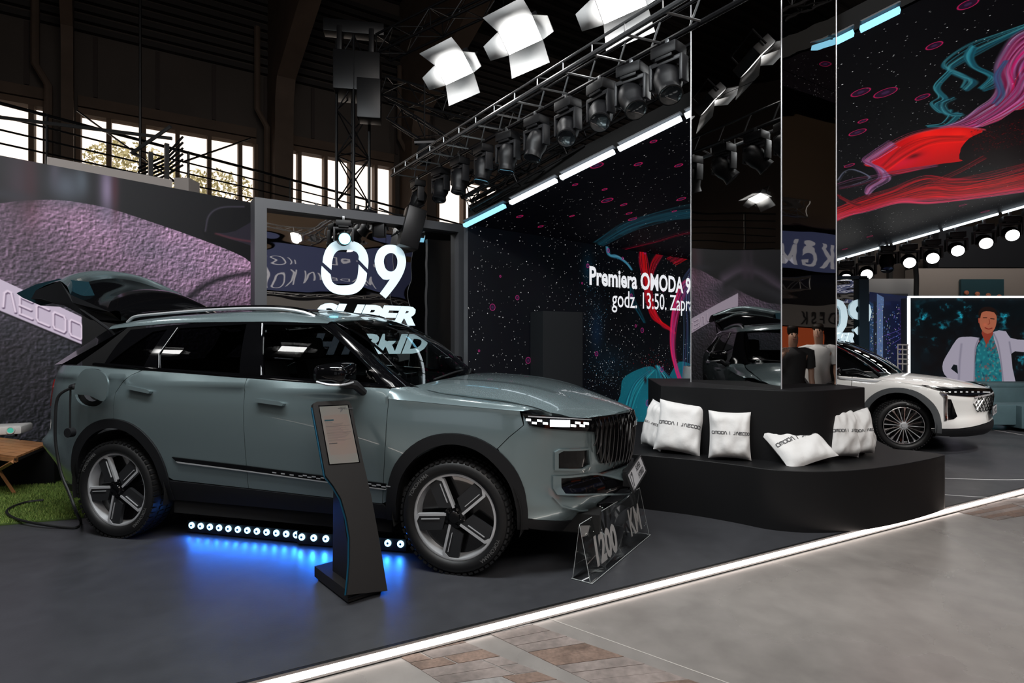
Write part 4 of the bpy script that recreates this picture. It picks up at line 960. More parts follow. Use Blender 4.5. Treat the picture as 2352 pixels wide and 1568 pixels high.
    for k in range(26):
        u = -1.30+k*.034; zz = interp(u, [-1.519, -.876, -.45], [.585, .548, .526])
        if k < 7 and k % 2: continue
        for r_ in range(2):
            if (k+r_) % 2 == 0:
                panel('checker_mark', ab([(u, zz+.008*r_-.008), (u+.03, zz+.008*r_-.009), (u+.03, zz+.008*r_-.002), (u, zz+.008*r_-.001)]), JB.S, JB.N, satin, sm, off=.0125, depth=.003, gap=0, **kw)
    # handles
    for (x0, x1, y0, y1), dr in (((592, 657, 916, 931), fd_), ((298, 352, 886, 903), rd)):
        (a0, z0), (a1, z1) = JB.az(x0, y0+3), JB.az(x1, y1-3); 
        P = [(a0, z0-.013), (a0, z0+.014), (a1-.03, z1+.016), (a1, z1+.004), (a1-.01, z1-.012)]
        panel('door_handle', P, JB.S, JB.N, paint, dr, off=.030, depth=.032, gap=0, step=.02, bstep=.012, **kw)
    # greenhouse side surface
    def vg(u, z): t = max(0., (z-zb(u))/(1.605-zb(u))); return -(.893-.185*t**1.25-.03*sstep(-u, 2.6, 3.4))
    def SG(u, z): return (u, vg(u, z), z)
    NG = negN(lambda a, b: SG(a, b)); 
    _n = heightN(SG); NG = lambda a, b: (lambda n: n if n.y < 0 else -n)(_n(a, b))
    def GP(L): return [JB.hit(x, y, vg) for x, y in L]
    outer = GP([(238, 838), (325, 846), (450, 856), (562, 867), (700, 878), (888, 889), (862, 853), (815, 806), (772, 765), (745, 744), (600, 738), (480, 740), (400, 746), (345, 752), (300, 757), (270, 790)])
    gq = GP([(250, 834), (330, 841), (384, 756), (350, 762), (300, 795)]); gr = GP([(366, 845), (550, 857), (566, 744), (409, 754), (366, 812)]); gf = GP([(606, 861), (700, 869), (868, 880), (855, 855), (815, 815), (760, 764), (735, 746), (606, 745)])
    gq = catmull(gq, 2, True) if 0 else gq
    bl = panel('pillar_trim', outer, SG, NG, gblack, jc, holes=[gf, gr, gq], gap=0, step=.07, **kw)
    panel('front_window', gf, SG, NG, clear, jc, off=-.006, depth=.004, gap=0, step=.09, **kw)
    panel('rear_window', gr, SG, NG, tint, jc, off=-.004, depth=.004, gap=0, step=.09, **kw)
    panel('quarter_window', gq, SG, NG, tint, jc, off=-.004, depth=.004, gap=0, step=.09, **kw)
    # belt strip
    P = GP([(215, 836), (325, 846), (450, 856), (562, 867), (700, 878), (890, 890)]); rows = [[Vector((u, vg(u, z)-.004, z-.012)), Vector((u, vg(u, z)-.010, z-.004)), Vector((u, vg(u, z)-.008, z+.008)), Vector((u, vg(u, z)+.01, z+.012))] for u, z in catmull(P, 3)]
    loft('belt_strip', rows, gblack, jc, flip=F_)
    P = GP([(366, 844), (366, 812), (409, 752)]); tb = MB().tube([(u, vg(u, z)-.004, z) for u, z in P], .0025, 5); (mirror(tb) if F_ else tb).build('window_seal', satin, jc)
    P = GP([(601, 861), (603, 742)]); tb = MB().tube([(u, vg(u, z)-.004, z) for u, z in P], .004, 5); (mirror(tb) if F_ else tb).build('window_seal', satin, jc)
    # painted cant rail and roof edge
    zs = ([-2.95, -2.7, -2.42, -1.78, -1.4, -1.1, -.98], [1.598, 1.635, 1.660, 1.682, 1.674, 1.632, 1.60])
    rows = []
    for u in np.linspace(-2.93, -1.0, 26):
        z1 = interp(u, *zs); z0 = min(1.605, interp(u, [-2.95, -2.73, -2.3, -1.6, -1.0], [1.555, 1.575, 1.603, 1.610, 1.588])); v0 = vg(u, z0)-.004
        rows.append([(u, v0+.01, z0-.004), (u, v0, z0), (u, v0+.018, z0+(z1-z0)*.45), (u, v0+.05, z0+(z1-z0)*.8), (u, -.62, z1), (u, -.58, z1+.006)])
    loft('roof_side_rail_panel', rows, paint, jc, flip=F_, ang=60)
    # A pillar between the side glass and the windscreen
    L1 = [JB.hit(x, y, vg) for x, y in ((888, 889), (862, 853), (815, 806), (772, 765), (745, 743))]; L1 = [Vector((u, vg(u, z), z)) for u, z in L1]
    L2 = [Vector(JB.K(x, y, v)) for x, y, v in ((945, 886, -.70), (905, 853, -.69), (852, 808, -.665), (803, 769, -.64), (768, 741, -.62))]
    rows = [[a, a.lerp(b, .33)+Vector((.012, -.014, 0)), a.lerp(b, .66)+Vector((.014, -.012, .0)), b, b+Vector((-.01, .03, -.005))] for a, b in zip([Vector(p) for p in catmull(L1, 4)], [Vector(p) for p in catmull(L2, 4)])]
    loft('a_pillar', rows, gblack, jc, flip=F_, ang=60)
    # roof rail
    pts = [(u, -.585, z) for u, z in ((-2.90, 1.625), (-2.82, 1.672), (-2.6, 1.690), (-2.2, 1.712), (-1.8, 1.722), (-1.5, 1.716), (-1.3, 1.692), (-1.18, 1.655))]
    tb = MB().tube(catmull(pts, 4), [.006]+[.014]*26+[.006]*2, 8); (mirror(tb) if F_ else tb).build('roof_rail', gblack, jc)
    pts2 = [(u, -.60, z-.012) for u, v, z in pts]; tb = MB().tube(catmull(pts2, 4), .012, 6); (mirror(tb) if F_ else tb).build('rail_trim', satin, jc)
    # mirror
    c = Vector(JB.K(775, 858, -1.02)); mr = MB(); mr.box((0, 0, 0), (.17, .24, .15), None, .045)
    mr.v = [(x*(1+.35*max(0, -y)/.12)*1., y, z*(1-.25*max(0, -y)/.12)) for x, y, z in mr.v]; mr.v = [tuple(c+Vector(v)) for v in mr.v]
    mir = (mirror(mr) if F_ else mr).build('door_mirror', gblack, jc, ang=70)
    tb = MB().tube(catmull([tuple(c+Vector(p)) for p in ((-.07, -.12, -.045), (.02, -.13, -.06), (.09, -.08, -.062), (.10, .02, -.055))], 5), .008, 5); (mirror(tb) if F_ else tb).build('mirror_trim', satin, mir)
    ar = MB().tube([tuple(c+Vector(p)) for p in ((.05, 0, -.06), (.10, .05, -.075), (.13, .11, -.13))], [.035, .03, .025], 8); (mirror(ar) if F_ else ar).build('mirror_arm', clad, mir)
    # headlamp
    P = [JB.az(*p) for p in ((1199, 948), (1245, 953), (1300, 958), (1360, 960), (1364, 991), (1330, 989), (1270, 985), (1216, 977))]
    hl = panel('headlamp', P, JB.S, JB.N, gblack, jc, off=.010, depth=.03, gap=0, **kw)
    led = emis('lamp_led', (.92, .97, 1), 3.2)
    def blk(x0, y0, x1, y1): Q = [JB.az(x0, y0), JB.az(x1, y0+1), JB.az(x1, y1+1), JB.az(x0, y1)]; panel('led_block', Q, JB.S, JB.N, led, hl, off=.014, depth=.006, gap=0, **kw)
    blk(1262, 964, 1306, 979)
    for x, y in ((1208, 961), (1221, 968), (1233, 963), (1246, 969), (1309, 974), (1319, 968), (1329, 974), (1338, 969)): blk(x, y, x+10.5, y+5)
    P = [JB.az(*p) for p in ((1212, 954), (1300, 960), (1355, 963), (1355, 965), (1300, 962), (1212, 957))]; panel('lamp_trim', P, JB.S, JB.N, satin, hl, off=.013, depth=.004, gap=0, **kw)
    # bumper vents
    for P in (((1272, 1037), (1285, 1030), (1352, 1028), (1356, 1068), (1340, 1078), (1272, 1078)), ((1268, 1092), (1350, 1086), (1372, 1086), (1378, 1120), (1366, 1136), (1278, 1136), (1268, 1120))):
        Q = [JB.az(*p) for p in P]; fr = panel('bumper_vent', Q, JB.S, JB.N, paint, jc, off=.016, depth=.02, gap=0, holes=[[(sum(q[0] for q in Q)/len(Q)*.16+p[0]*.84, sum(q[1] for q in Q)/len(Q)*.16+p[1]*.84) for p in Q]], **kw)
        Q2 = [(sum(q[0] for q in Q)/len(Q)*.14+p[0]*.86, sum(q[1] for q in Q)/len(Q)*.14+p[1]*.86) for p in Q]
        panel('vent_inset', Q2, JB.S, JB.N, gblack, fr, off=.004, depth=.01, gap=0, **kw)
    Q = [JB.az(*p) for p in ((1268, 1141), (1288, 1162), (1330, 1172.5), (1368, 1170.5), (1368, 1169), (1331, 1170.5), (1291, 1160), (1272, 1141))]; panel('bumper_crease', Q, JB.S, JB.N, paint, fb, off=.012, depth=.012, gap=0, bstep=.02, **kw)
    Q = [JB.az(*p) for p in ((1362, 1180), (1372, 1155), (1392, 1142), (1425, 1120), (1440, 1125), (1440, 1150), (1400, 1175))]; lv_ = panel('lower_intake', Q, JB.S, JB.N, gblack, jc, off=.012, depth=.02, gap=0, **kw)
    a_, z_ = JB.az(1375, 1163); p = Vector(JB.S(a_, z_)); n = JB.N(a_, z_); fo = MB().tube([p, p+n*.03], .022, 12); (mirror(fo) if F_ else fo).build('fog_lamp', chrome, lv_)
    # wheel housings
    for u0 in (.01, RWU):
        mb = MB().lathe([(.43, -.90), (.43, -.55), (.05, -.55)], 28, Matrix.Translation((u0, 0, .37)), a0=-.25, a1=PI+.25); (mirror(mb) if F_ else mb).build('wheel_housing', void, jc)
    # tail lamp
    Q = [JB.az(*p) for p in ((126, 880), (135, 868), (152, 855), (156, 868), (140, 885), (132, 960), (126, 960))] if not F_ else None
    tl = mat('red_lamp_glass', (.12, .004, .004), .1, coat=1)
    P = ab([(-3.56, 1.10), (-3.40, 1.16), (-3.36, 1.10), (-3.41, .95), (-3.53, .95)]); panel('tail_lamp', P, JB.S, JB.N, tl, jc, off=.006, depth=.01, gap=0, **kw)
# inner hull
mb = MB(); 
for k in range(41):
    a = JB.amax*2*k/40
    for z in (.24, .45, .7, .88, 1.12):
        u, v, z_ = JB.S(a, z); z = min(z, 1.12-.28*sstep(u, -.6, .1)) if z > 1 else z; n = JB.N(a, z); mb.v.append((u-n.x*.035, v-n.y*.035, z))
for k in range(40):
    for j in range(4):
        a = k*5+j; c = sum((Vector(mb.v[i]) for i in (a, a+1, a+5, a+6)), Vector())/4
        if any(abs(c.x-u0) < .52 and c.z < .93 and abs(c.y) > .6 for u0 in (.01, RWU)): continue
        mb.f.append((a, a+5, a+6, a+1))
mb.build('inner_body', void, jc, ang=0)
MB().box((-1.33, 0, .25), (1.75, 1.66, .10)).build('underbody', void, jc)
mb = MB().box((.74, 0, .30), (.3, 1.3, .12)); mb.box((-1.3, 0, .24), (4.2, 1.0, .12)); mb.build('undertray', void, jc)
# bonnet
ZC = ([-.40, -.15, .2, .42, .6, .7, .83, .95, 1.02, 1.09], [1.185, 1.195, 1.180, 1.152, 1.115, 1.090, 1.050, 1.008, .982, .950]); ZX = ([-.40, -.15, .42, .6, .7, .83, .95, 1.09], [.04, .075, .095, .13, .18, .30, .5, .6])
def SB(u, v): return (u, v, smooth(u, *ZC)-smooth(u, *ZX)*(abs(v)/.8)**2.4+.010*(sstep(abs(v), .34, .46)-sstep(abs(v), .56, .78))*sstep(u, -.4, -.1)*(1-sstep(u, .6, .95)))
NBn = heightN(SB); NB = lambda a, b: (lambda n: n if n.z > 0 else -n)(NBn(a, b))
edge = [(-.36, -.67), (-.29, -.745), (-.15, -.772), (.1, -.788), (.42, -.783), (.60, -.74), (.70, -.67), (.785, -.58), (.85, -.48), (.95, -.32), (1.035, -.15), (1.075, 0)]
poly = [(-.21, 0), (-.24, -.3), (-.30, -.55)]+edge; poly = poly+[(u, -v) for u, v in poly[1:-1][::-1]]
panel('bonnet', poly, SB, NB, paint, jc, step=.05, depth=.025, off=.002)
# cowl, windscreen, roof
def SW(v, t):
    q = abs(v)/.70; b = Vector((-.385+.14*(1-q*q), v, 1.150+.015*(1-q*q))); tp = Vector((-1.005+.07*(1-q*q), v*.885, 1.598+.038*(1-q*q))); p = b.lerp(tp, t); k = 4*t*(1-t); return tuple(p+Vector((.03*k, 0, .045*k)))
NWn = heightN(SW); NW = lambda a, b: (lambda n: n if n.x > 0 else -n)(NWn(a, b))
panel('windscreen', [(-.695, 0), (.695, 0), (.695, 1), (-.695, 1)], SW, NW, wsglass, jc, step=.09, bstep=.06, depth=.005, gap=0, off=.0)
fr = MB()
for v0, v1, t0, t1 in ((-.695, -.66, 0, 1), (.66, .695, 0, 1), (-.69, .69, .93, 1), (-.69, .69, 0, .10)):
    k = len(fr.v)
    for i in range(13):
        if t1-t0 > .5: a, b = (v0, t0+(t1-t0)*i/12), (v1, t0+(t1-t0)*i/12)
        else: a, b = (v0+(v1-v0)*i/12, t0), (v0+(v1-v0)*i/12, t1)
        for q in (a, b): p = Vector(SW(*q))-NW(*q)*.004; fr.v.append(tuple(p))
    for i in range(12): a = k+i*2; fr.f.append((a, a+1, a+3, a+2))
fr.build('windscreen_border', gblack, jc)
tb = MB()
for v0, v1 in ((-.45, .1), (.2, .66)):
    pts = []
    for i in range(9): q = (v0+(v1-v0)*i/8, .03+.05*math.sin(i/8*PI*.5)); p = Vector(SW(*q))+NW(*q)*.012; pts.append(p)
    MB().tube(pts, .008, 6).build('wiper', clad, jc)
def SR(u, v): zz = interp(u, *zs); return (u, v, zz+.004+.045*(1-(v/.62)**2)*sstep(-u, .85, 1.3))
def SR(u, v): return (u, v, smooth(u, [-2.98, -2.7, -2.3, -1.8, -1.4, -1.1, -.9], [1.60, 1.638, 1.664, 1.684, 1.678, 1.634, 1.575])+.042*(1-(v/.62)**2))
NRn = heightN(SR); NR = lambda a, b: (lambda n: n if n.z > 0 else -n)(NRn(a, b))
rf = [(-2.95, -.60), (-1.01, -.60), (-.965, -.4), (-.94, 0), (-.965, .4), (-1.01, .60), (-2.95, .60)]
panel('roof', rf, SR, NR, paint, jc, step=.09, bstep=.06, gap=0)
panel('roof_glass', [(-2.4, -.45), (-1.25, -.45), (-1.25, .45), (-2.4, .45)], SR, NR, gblack, jc, step=.1, bstep=.08, off=.003)
# grille
P = [JB.az(*p) for p in ((1357, 958), (1366, 1000), (1369, 1045), (1376, 1075), (1396, 1090))]; gl = [(a, z) for a, z in P]; am = JB.amax; gl[-1] = (gl[-1][0], .575); gl[-2] = (gl[-2][0], max(gl[-2][1], .64))
poly = gl+[(am-.10, gl[-1][1]), (am+.10, gl[-1][1])]+[(2*am-a, z) for a, z in gl[::-1]]+[(am, .950)]
gr_ = panel('grille', poly, JB.S, JB.N, gblack, jc, off=.014, depth=.03, gap=0)
aw = am-gl[0][0]
for k in range(25):
    a = am-aw*.97+2*aw*.97*k/24; q = abs(a-am)/aw; zt = .948; zl = interp(q, [0, .55, .8, 1.0], [.585, .585, .65, .80])
    pts = []
    for i in range(9): z = zl+(zt-zl)*i/8; p = Vector(JB.S(a, z))+JB.N(a, z)*(.040-.02*(abs(i-4)/4)**3); pts.append(p)
    MB().tube(pts, .0055, 6).build('slat', mat('dark_chrome', (.12, .12, .125), .15, 1), gr_)
def nose_M(a, z, off): p = Vector(JB.S(a, z))+JB.N(a, z)*off; n = JB.N(a, z); x = Vector((0, 0, 1)).cross(n); return frameM(p, x, n.cross(x))
vsx, fsx, w_ = stroke_geo('JAECOO', .032, .032, .010, .006); bv = [Vector(JB.S(am-.03+v.x-w_/2, .862+v.y))+JB.N(am-.03+v.x-w_/2, .862+v.y)*.048 for v in vsx]; MB().add(bv, fsx).build('badge', satin, gr_, ang=0)
# number plate
pn = empty('number_plate'); pn.parent = jc
M = nose_M(am, .50, .0) @ Matrix.Translation((-.10, 0, .042)) @ Matrix.Rotation(math.radians(-9), 4, 'Y'); MB().box((0, 0, 0), (.52, .115, .008), M).build('plate', mat('plate_grey', (.42, .42, .44), .5), pn)
fr_ = MB(); [fr_.box(c, d, M) for c, d in (((0, .062, .002), (.535, .01, .014)), ((0, -.062, .002), (.535, .01, .014)), ((-.265, 0, .002), (.01, .125, .014)), ((.265, 0, .002), (.01, .125, .014)))]; fr_.build('plate_frame', clad, pn)
for body, sz, x, y, sh in (('J7', .12, -.24, -.042, .2), ('SUPER', .052, .0, .008, .2), ('HYBRID', .052, .0, -.044, .2)):
    vsx, fsx = text_geo(body, sz, shear=sh, offset=.0015, xs=1.15 if sz < .1 else 1.1); put_geo('plate_lettering', vsx, fsx, M @ Matrix.Translation((x, y, .0055)), ink, pn)
MB().box((am*0+1.045, 0, .50), (.06, .5, .10)).build('plate_carrier', clad, pn)
# wheels
for u0 in (.01, RWU):
    for sd in (-1, 1): make_wheel(jc, .360, .235, 'five', (u0, sd*.805, .358), sd)
# tailgate, raised
tg = empty('tailgate'); tg.parent = jc
vs_ = np.linspace(-.68, .66, 8)
inner = [(161, 676), (172, 661), (199, 648), (236, 641), (275, 640), (320, 648), (372, 665), (415, 680)]; outr = [(138, 645), (160, 634), (190, 625), (228, 621), (275, 624.5), (325, 635), (372, 654), (415, 678)]
r_in = [Vector(JB.K(x, y, v)) for (x, y), v in zip(inner, vs_)]; r_out = [Vector(JB.K(x, y, v*1.06)) for (x, y), v in zip(outr, vs_)]
hinge = [Vector((-2.95-.02*(1-(v/.68)**2), v*.9, 1.628+.035*(1-(v/.68)**2))) for v in vs_]
dome = [Vector(JB.K(x, y, v)) for (x, y), v in zip([(252, 716), (262, 690), (285, 674), (318, 666), (355, 664), (395, 669), (435, 686), (462, 708)], vs_)]
def fine(r): return [Vector(p) for p in catmull(r, 4)]
hinge, dome, r_in, r_out = fine(hinge), fine(dome), fine(r_in), fine(r_out)
back = [p+Vector((-.26, 0, -.03-.04*abs(p.y)/.7)) for p in r_out]; low = [p+Vector((-.05, 0, -.07)) for p in back]
rows = [hinge]+[[a.lerp(b, t)+Vector((-.03*math.sin(t*PI)+.07*math.sin(t*PI), 0, .04*math.sin(t*PI))) for a, b in zip(hinge, dome)] for t in (.25, .5, .75, .9)]+[[p+Vector((-.03, 0, .0)) for p in dome]]
loft('spoiler', rows, gblack, tg, ang=70)
rows = [[a.lerp(b, t)+Vector((0, 0, -.05*math.sin(t*PI))) for a, b in zip([p+Vector((-.03, 0, 0)) for p in dome], r_in)] for t in (0, .25, .5, .75, 1)]
loft('rear_screen', rows, gblack, tg, ang=70)
rows = [r_in]+[[a.lerp(b, t)+(Vector((.02, 0, .012))*math.sin(t*PI)) for a, b in zip(r_in, r_out)] for t in (.2, .5, .8)]+[r_out]+[[a.lerp(b, t)+Vector((0, 0, .012*math.sin(t*PI))) for a, b in zip(r_out, back)] for t in (.3, .6, 1)]+[low]
loft('gate_panel', rows, paint, tg, ang=70)
# inside of the tailgate
rows = [[p+Vector((-.03, 0, -.03)) for p in hinge], [a.lerp(b, .5)+Vector((-.05, 0, -.10)) for a, b in zip(hinge, r_in)], [p+Vector((-.06, 0, -.09)) for p in r_in], [p+Vector((0.05, 0, -.07)) for p in back], low]
loft('inner_lining', rows, clad, tg, ang=60)
for sg in (0, -1):
    side_ = [hinge[sg], dome[sg], r_in[sg], r_out[sg], back[sg], low[sg], r_in[sg]+Vector((-.06, 0, -.09)), hinge[sg].lerp(r_in[sg], .5)+Vector((-.05, 0, -.10))]
    ctr = sum(side_, Vector())/len(side_); mb = MB(); mb.add([ctr]+side_, [(0, 1+i, 1+(i+1) % 8) for i in range(8)]); mb.build('gate_edge', clad, tg)
    sn = -1 if sg == 0 else 1
    mb = MB().tube([Vector(JB.K(262, 764, -.66)) if sn < 0 else Vector((-3.05, .66, 1.50)), Vector((JB.K(176, 703, -.66)[0], sn*.66, JB.K(176, 703, -.66)[2]))], [.013, .010], 8); mb.build('gas_strut', clad, tg)
mb = MB().prism([(-3.45, 1.80), (-3.75, 1.76), (-3.95, 1.83), (-4.02, 1.87), (-3.80, 1.94), (-3.55, 1.98)], -.55, -.30, Matrix(((1, 0, 0, 0), (0, 0, 1, -.10), (0, 1, 0, 0), (0, 0, 0, 1)))); mb.build('gate_lamp', mat('dark_blue_lamp', (.01, .03, .04), .12, coat=1), tg)
bt = MB().tube([(-3.03, -.60, 1.50), (-3.28, -.72, 1.31)], .012, 6); 
# rear opening: pillars, load bay, seat backs
for sn in (-1, 1):
    rows = [[Vector((-2.74, sn*.715, 1.58)), Vector((-3.02, sn*.66, 1.56)), Vector((-2.98, sn*.52, 1.58))], [Vector((-3.0, sn*.78, 1.43)), Vector((-3.20, sn*.73, 1.42)), Vector((-3.15, sn*.60, 1.42))], [Vector((-3.25, sn*.85, 1.285)), Vector((-3.42, sn*.78, 1.275)), Vector((-3.35, sn*.66, 1.27))]]
    loft('d_pillar', rows if sn < 0 else [r[::-1] for r in rows], gblack, jc, ang=60)
MB().box((-3.1, 0, .72), (.8, 1.2, .04)).build('load_floor', seat_m, jc)
MB().box((-2.62, 0, 1.0), (.12, 1.2, .62), None, .04).build('rear_seat_back', seat_m, jc)
# cabin
MB().box((-1.4, 0, .45), (2.3, 1.5, .06)).build('cabin_floor', seat_m, jc)
rows = [[Vector((-.30, v, 1.14)) for v in (-.68, -.3, .3, .68)], [Vector((-.62, v, 1.115)) for v in (-.68, -.3, .3, .68)], [Vector((-.74, v, 1.04)) for v in (-.68, -.3, .3, .68)], [Vector((-.70, v, .7)) for v in (-.68, -.3, .3, .68)]]
loft('dashboard', [r[::-1] for r in rows], dash_m, jc)
MB().box((-.72, -.0, 1.12), (.03, .34, .16), Matrix.Identity(4), .01).build('dash_screen', gblack, jc)
mb = MB().lathe([(.172+.013*math.cos(q), .013*math.sin(q)) for q in np.linspace(0, 2*PI, 9)], 32, Matrix.Translation((-.88, .37, 1.02)) @ Matrix.Rotation(math.radians(90), 4, 'Z') @ Matrix.Rotation(math.radians(-25), 4, 'X')); mb.box((-.87, .37, 1.02), (.04, .30, .05)); mb.build('steering_wheel', dash_m, jc)
MB().box((-.86, .0, 1.50), (.03, .22, .07), None, .012).build('rear_view_mirror', gblack, jc)
for sn in (-1, 1):
    st_ = empty('front_seat'); st_.parent = jc
    MB().box((-1.45, sn*.37, .70), (.50, .50, .14), None, .05).build('seat_cushion', seat_m, st_)
    M = Matrix.Translation((-1.74, sn*.37, 1.0)) @ Matrix.Rotation(-.28, 4, 'Y'); MB().box((0, 0, 0), (.14, .50, .62), M, .06).build('seat_backrest', seat_m, st_)
    M = Matrix.Translation((-1.86, sn*.37, 1.40)) @ Matrix.Rotation(-.2, 4, 'Y'); MB().box((0, 0, 0), (.10, .28, .20), M, .05).build('headrest', seat_m, st_)
# charging port with open flap
ctr = (sum(p[0] for p in flap)/9, sum(p[1] for p in flap)/9); pc_ = Vector(JB.S(*ctr)); 
mb = MB().lathe([(.09, 0), (.085, .05), (.0, .055)], 20, Matrix.Translation(pc_+Vector((0, .0, -.02)))); mb.build('charge_port', mat('port_grey', (.05, .05, .055), .35), jc)
fp = [JB.K(*p, -1.02) for p in ((172, 902), (178, 868), (190, 851), (205, 846), (232, 853), (245, 868), (247, 890), (238, 921), (205, 908))]
fp = catmull(fp, 4, True); nf = len(fp); mb = MB(); mb.v = [tuple(p) for p in fp]+[(p[0], p[1]+.012, p[2]) for p in fp]
c0 = sum((Vector(p) for p in fp), Vector())/nf; mb.v.append(tuple(c0+Vector((0, -.012, 0)))); mb.v.append(tuple(c0+Vector((0, .012, 0))))
for i in range(nf): j = (i+1) % nf; mb.f += [(2*nf, i, j)[::-1], (2*nf+1, nf+j, nf+i)[::-1], (i, nf+i, nf+j, j)[::-1]]
mb.build('charge_flap', paint, jc, ang=45)
MB().tube([JB.K(238, 918, -.96), JB.K(243, 900, -.98)], .008, 6).build('flap_hinge', satin, jc)
# ================================================================= MIRRORED 09 PANEL
p09R = Vector((-.0818*7.9, 7.9, 0)); pd = V2(34.0); p09L = p09R-pd*2.778; pnrm = Vector((pd.y, -pd.x, 0)); PHT = 3.117
t = empty('mirror_panel', p09L, label='tall mirrored advertising panel in a dark frame with white 09 SUPER HYBRID letters', cat='sign'); T = Matrix.Translation(-p09L)
def pan(a, z, off=0): return p09L+pd*a+pnrm*off+Vector((0, 0, z))
def pbox(a0, a1, z0, z1, o0, o1):
    q = [pan(a0, 0, o0), pan(a1, 0, o0), pan(a1, 0, o1), pan(a0, 0, o1)]; return loc(MB().prism([(p.x, p.y) for p in q][::-1], z0, z1), T)
pbox(0, .13, 0, PHT, 0, -.28).build('frame_post', frame_m, t); pbox(2.778-.13, 2.778, 0, PHT, 0, -.28).build('frame_post', frame_m, t)
pbox(.13, 2.648, PHT-.11, PHT, 0, -.28).build('frame_beam', frame_m, t)
mirror_m = wavy_mirror('mirror_film', (.50, .49, .48), (.6, .6, 1.7), .020)
mirror_dark = wavy_mirror('dark_mirror_film', (.46, .45, .44), (.6, .6, 1.4), .0035); mirror_side = wavy_mirror('dark_wavy_mirror_film', (.46, .44, .42), (.5, .5, 3.2), .0055)
sx = 1.62
for a0, a1 in ((.13, sx-.003), (sx+.003, 2.648)): pbox(a0, a1, 0, PHT-.11, -.12, -.14).build('mirror_sheet', mirror_m, t)
def pl9(x, y):       # crop coordinates of the 09 artwork to panel coordinates
    px, py = 580+x/4.126, 440+y/4.126; P = p09L-pnrm*.12; tt, z = vplane_hit(px, py, P, pd); return (tt, z)
let_m = mat('white_vinyl_letters', (.80, .86, .88), .45, emit=(.62, .88, 1.0), es=.55)  # cyan lamp light on the white vinyl is put in as glow
def flatshape(name, outer, holes, m, parent, off=-.117, n=5):
    O = [Vector(p) for p in outer]; pts = list(O); E = [(i, (i+1) % len(O)) for i in range(len(O))]
    for h in holes: k = len(pts); pts += [Vector(p) for p in h]; E += [(k+i, k+(i+1) % len(h)) for i in range(len(h))]
    V, _, Fs, _, _, _ = delaunay_2d_cdt(pts, E, [], 0, 1e-6); Fo = []
    for f in Fs:
        cx = sum(V[i][0] for i in f)/3; cy = sum(V[i][1] for i in f)/3
        if inpoly(cx, cy, [tuple(p) for p in outer]) and not any(inpoly(cx, cy, [tuple(p) for p in h]) for h in holes): Fo.append(tuple(f))
    vs = [T @ pan(v[0], v[1], off) for v in V]; k = len(vs); vs2 = [T @ pan(v[0], v[1], off-.008) for v in V]
    return MB().add(vs, Fo).build(name, m, parent, ang=0)
def cm(P, closed=True, n=5): return catmull(P, n, closed)
up = cm([(663, 668), (672, 610), (700, 540), (755, 482), (830, 461), (930, 465), (1010, 492), (1065, 545), (1093, 610), (1098, 668), (1093, 735)], False)+cm([(1004, 642), (1005, 610), (985, 575), (945, 557), (900, 552), (840, 553), (800, 566), (770, 605), (754, 665), (747, 742)], False)
dn = cm([(655, 703), (650, 760), (658, 830), (690, 895), (745, 948), (820, 974), (920, 976), (990, 955), (1045, 905), (1075, 840), (1085, 772)], False)+cm([(1005, 688), (1002, 740), (994, 800), (975, 852), (935, 880), (860, 888), (795, 883), (757, 855), (745, 820), (740, 785)], False)
for q in (up, dn): flatshape('numeral_0', [pl9(*p) for p in q], [], let_m, t)
nine = cm([(1235, 830), (1185, 770), (1160, 690), (1160, 630), (1190, 555), (1245, 512), (1305, 503), (1370, 515), (1425, 560), (1452, 640), (1448, 710), (1420, 790), (1370, 875), (1310, 955), (1262, 1012)], False)+[(1205, 965), (1250, 905), (1302, 830), (1270, 835)]
hole = cm([(1243, 665), (1258, 610), (1300, 582), (1345, 592), (1371, 640), (1368, 705), (1340, 748), (1300, 756), (1262, 730)])
flatshape('numeral_9', [pl9(*p) for p in nine], [[pl9(*p) for p in hole]], let_m, t)
for body, (ax, ay), (bx, by), zt, zb_ in (('SUPER', (560, 1135+68), (1545, 1258), None, None), ('HYBRID', (530, 1420+50), (1660, 1520), None, None)):
    a0, z0 = pl9(ax, ay); a1, z1 = pl9(bx, by); z0 = z1
    vsx, fsx = text_geo(body, .42, shear=.32, offset=.022, spacing=1.0); w = max(v.x for v in vsx); k = (a1-a0)/w; hh = max(v.y for v in vsx)
    ztop = pl9(1480, 1083)[1]-pl9(1480, 1256)[1]; ky = ztop/hh
    M = frameM(pan(a0, z0, -.116), pd, (0, 0, 1)); vsx = [Vector((v.x*k, v.y*ky, 0)) for v in vsx]
    put_geo('lettering', vsx, fsx, T @ M, let_m, t)

# ================================================================= COLUMN, PLINTH, BENCH
cA = math.radians(58); cD = 4.72; Cn = Vector((.4866*cD, cD, 0)); c1 = Vector((-math.cos(cA), math.sin(cA), 0)); c2 = Vector((math.sin(cA), math.cos(cA), 0))
def tcol(d, px): k = (px-CX)/FP; return (k*Cn.y-Cn.x)/(d.x-k*d.y)
la, lb = tcol(c1, 1587), tcol(c2, 1921); Cl, Cr = Cn+c1*la, Cn+c2*lb; Cb = Cl+c2*lb
PLZ, BZ = 1.055, .468
t = empty('mirrored_column', (Cn.x, Cn.y, PLZ), label='tall square column clad in dark wavy mirror film on the black plinth', cat='column'); T = Matrix.Translation((-Cn.x, -Cn.y, -PLZ))
def wallsheet(a, b, z0, z1, th, m, nm):
    d = (b-a).normalized(); n = Vector((d.y, -d.x, 0))*th; q = [a, b, b-n, a-n]; loc(MB().prism([(p.x, p.y) for p in q], z0, z1), T).build(nm, m, t)
wallsheet(Cl, Cn, PLZ, 3.78, .01, mirror_dark, 'mirror_sheet'); wallsheet(Cl, Cn, 3.785, 6.6, .01, mirror_dark, 'mirror_sheet')
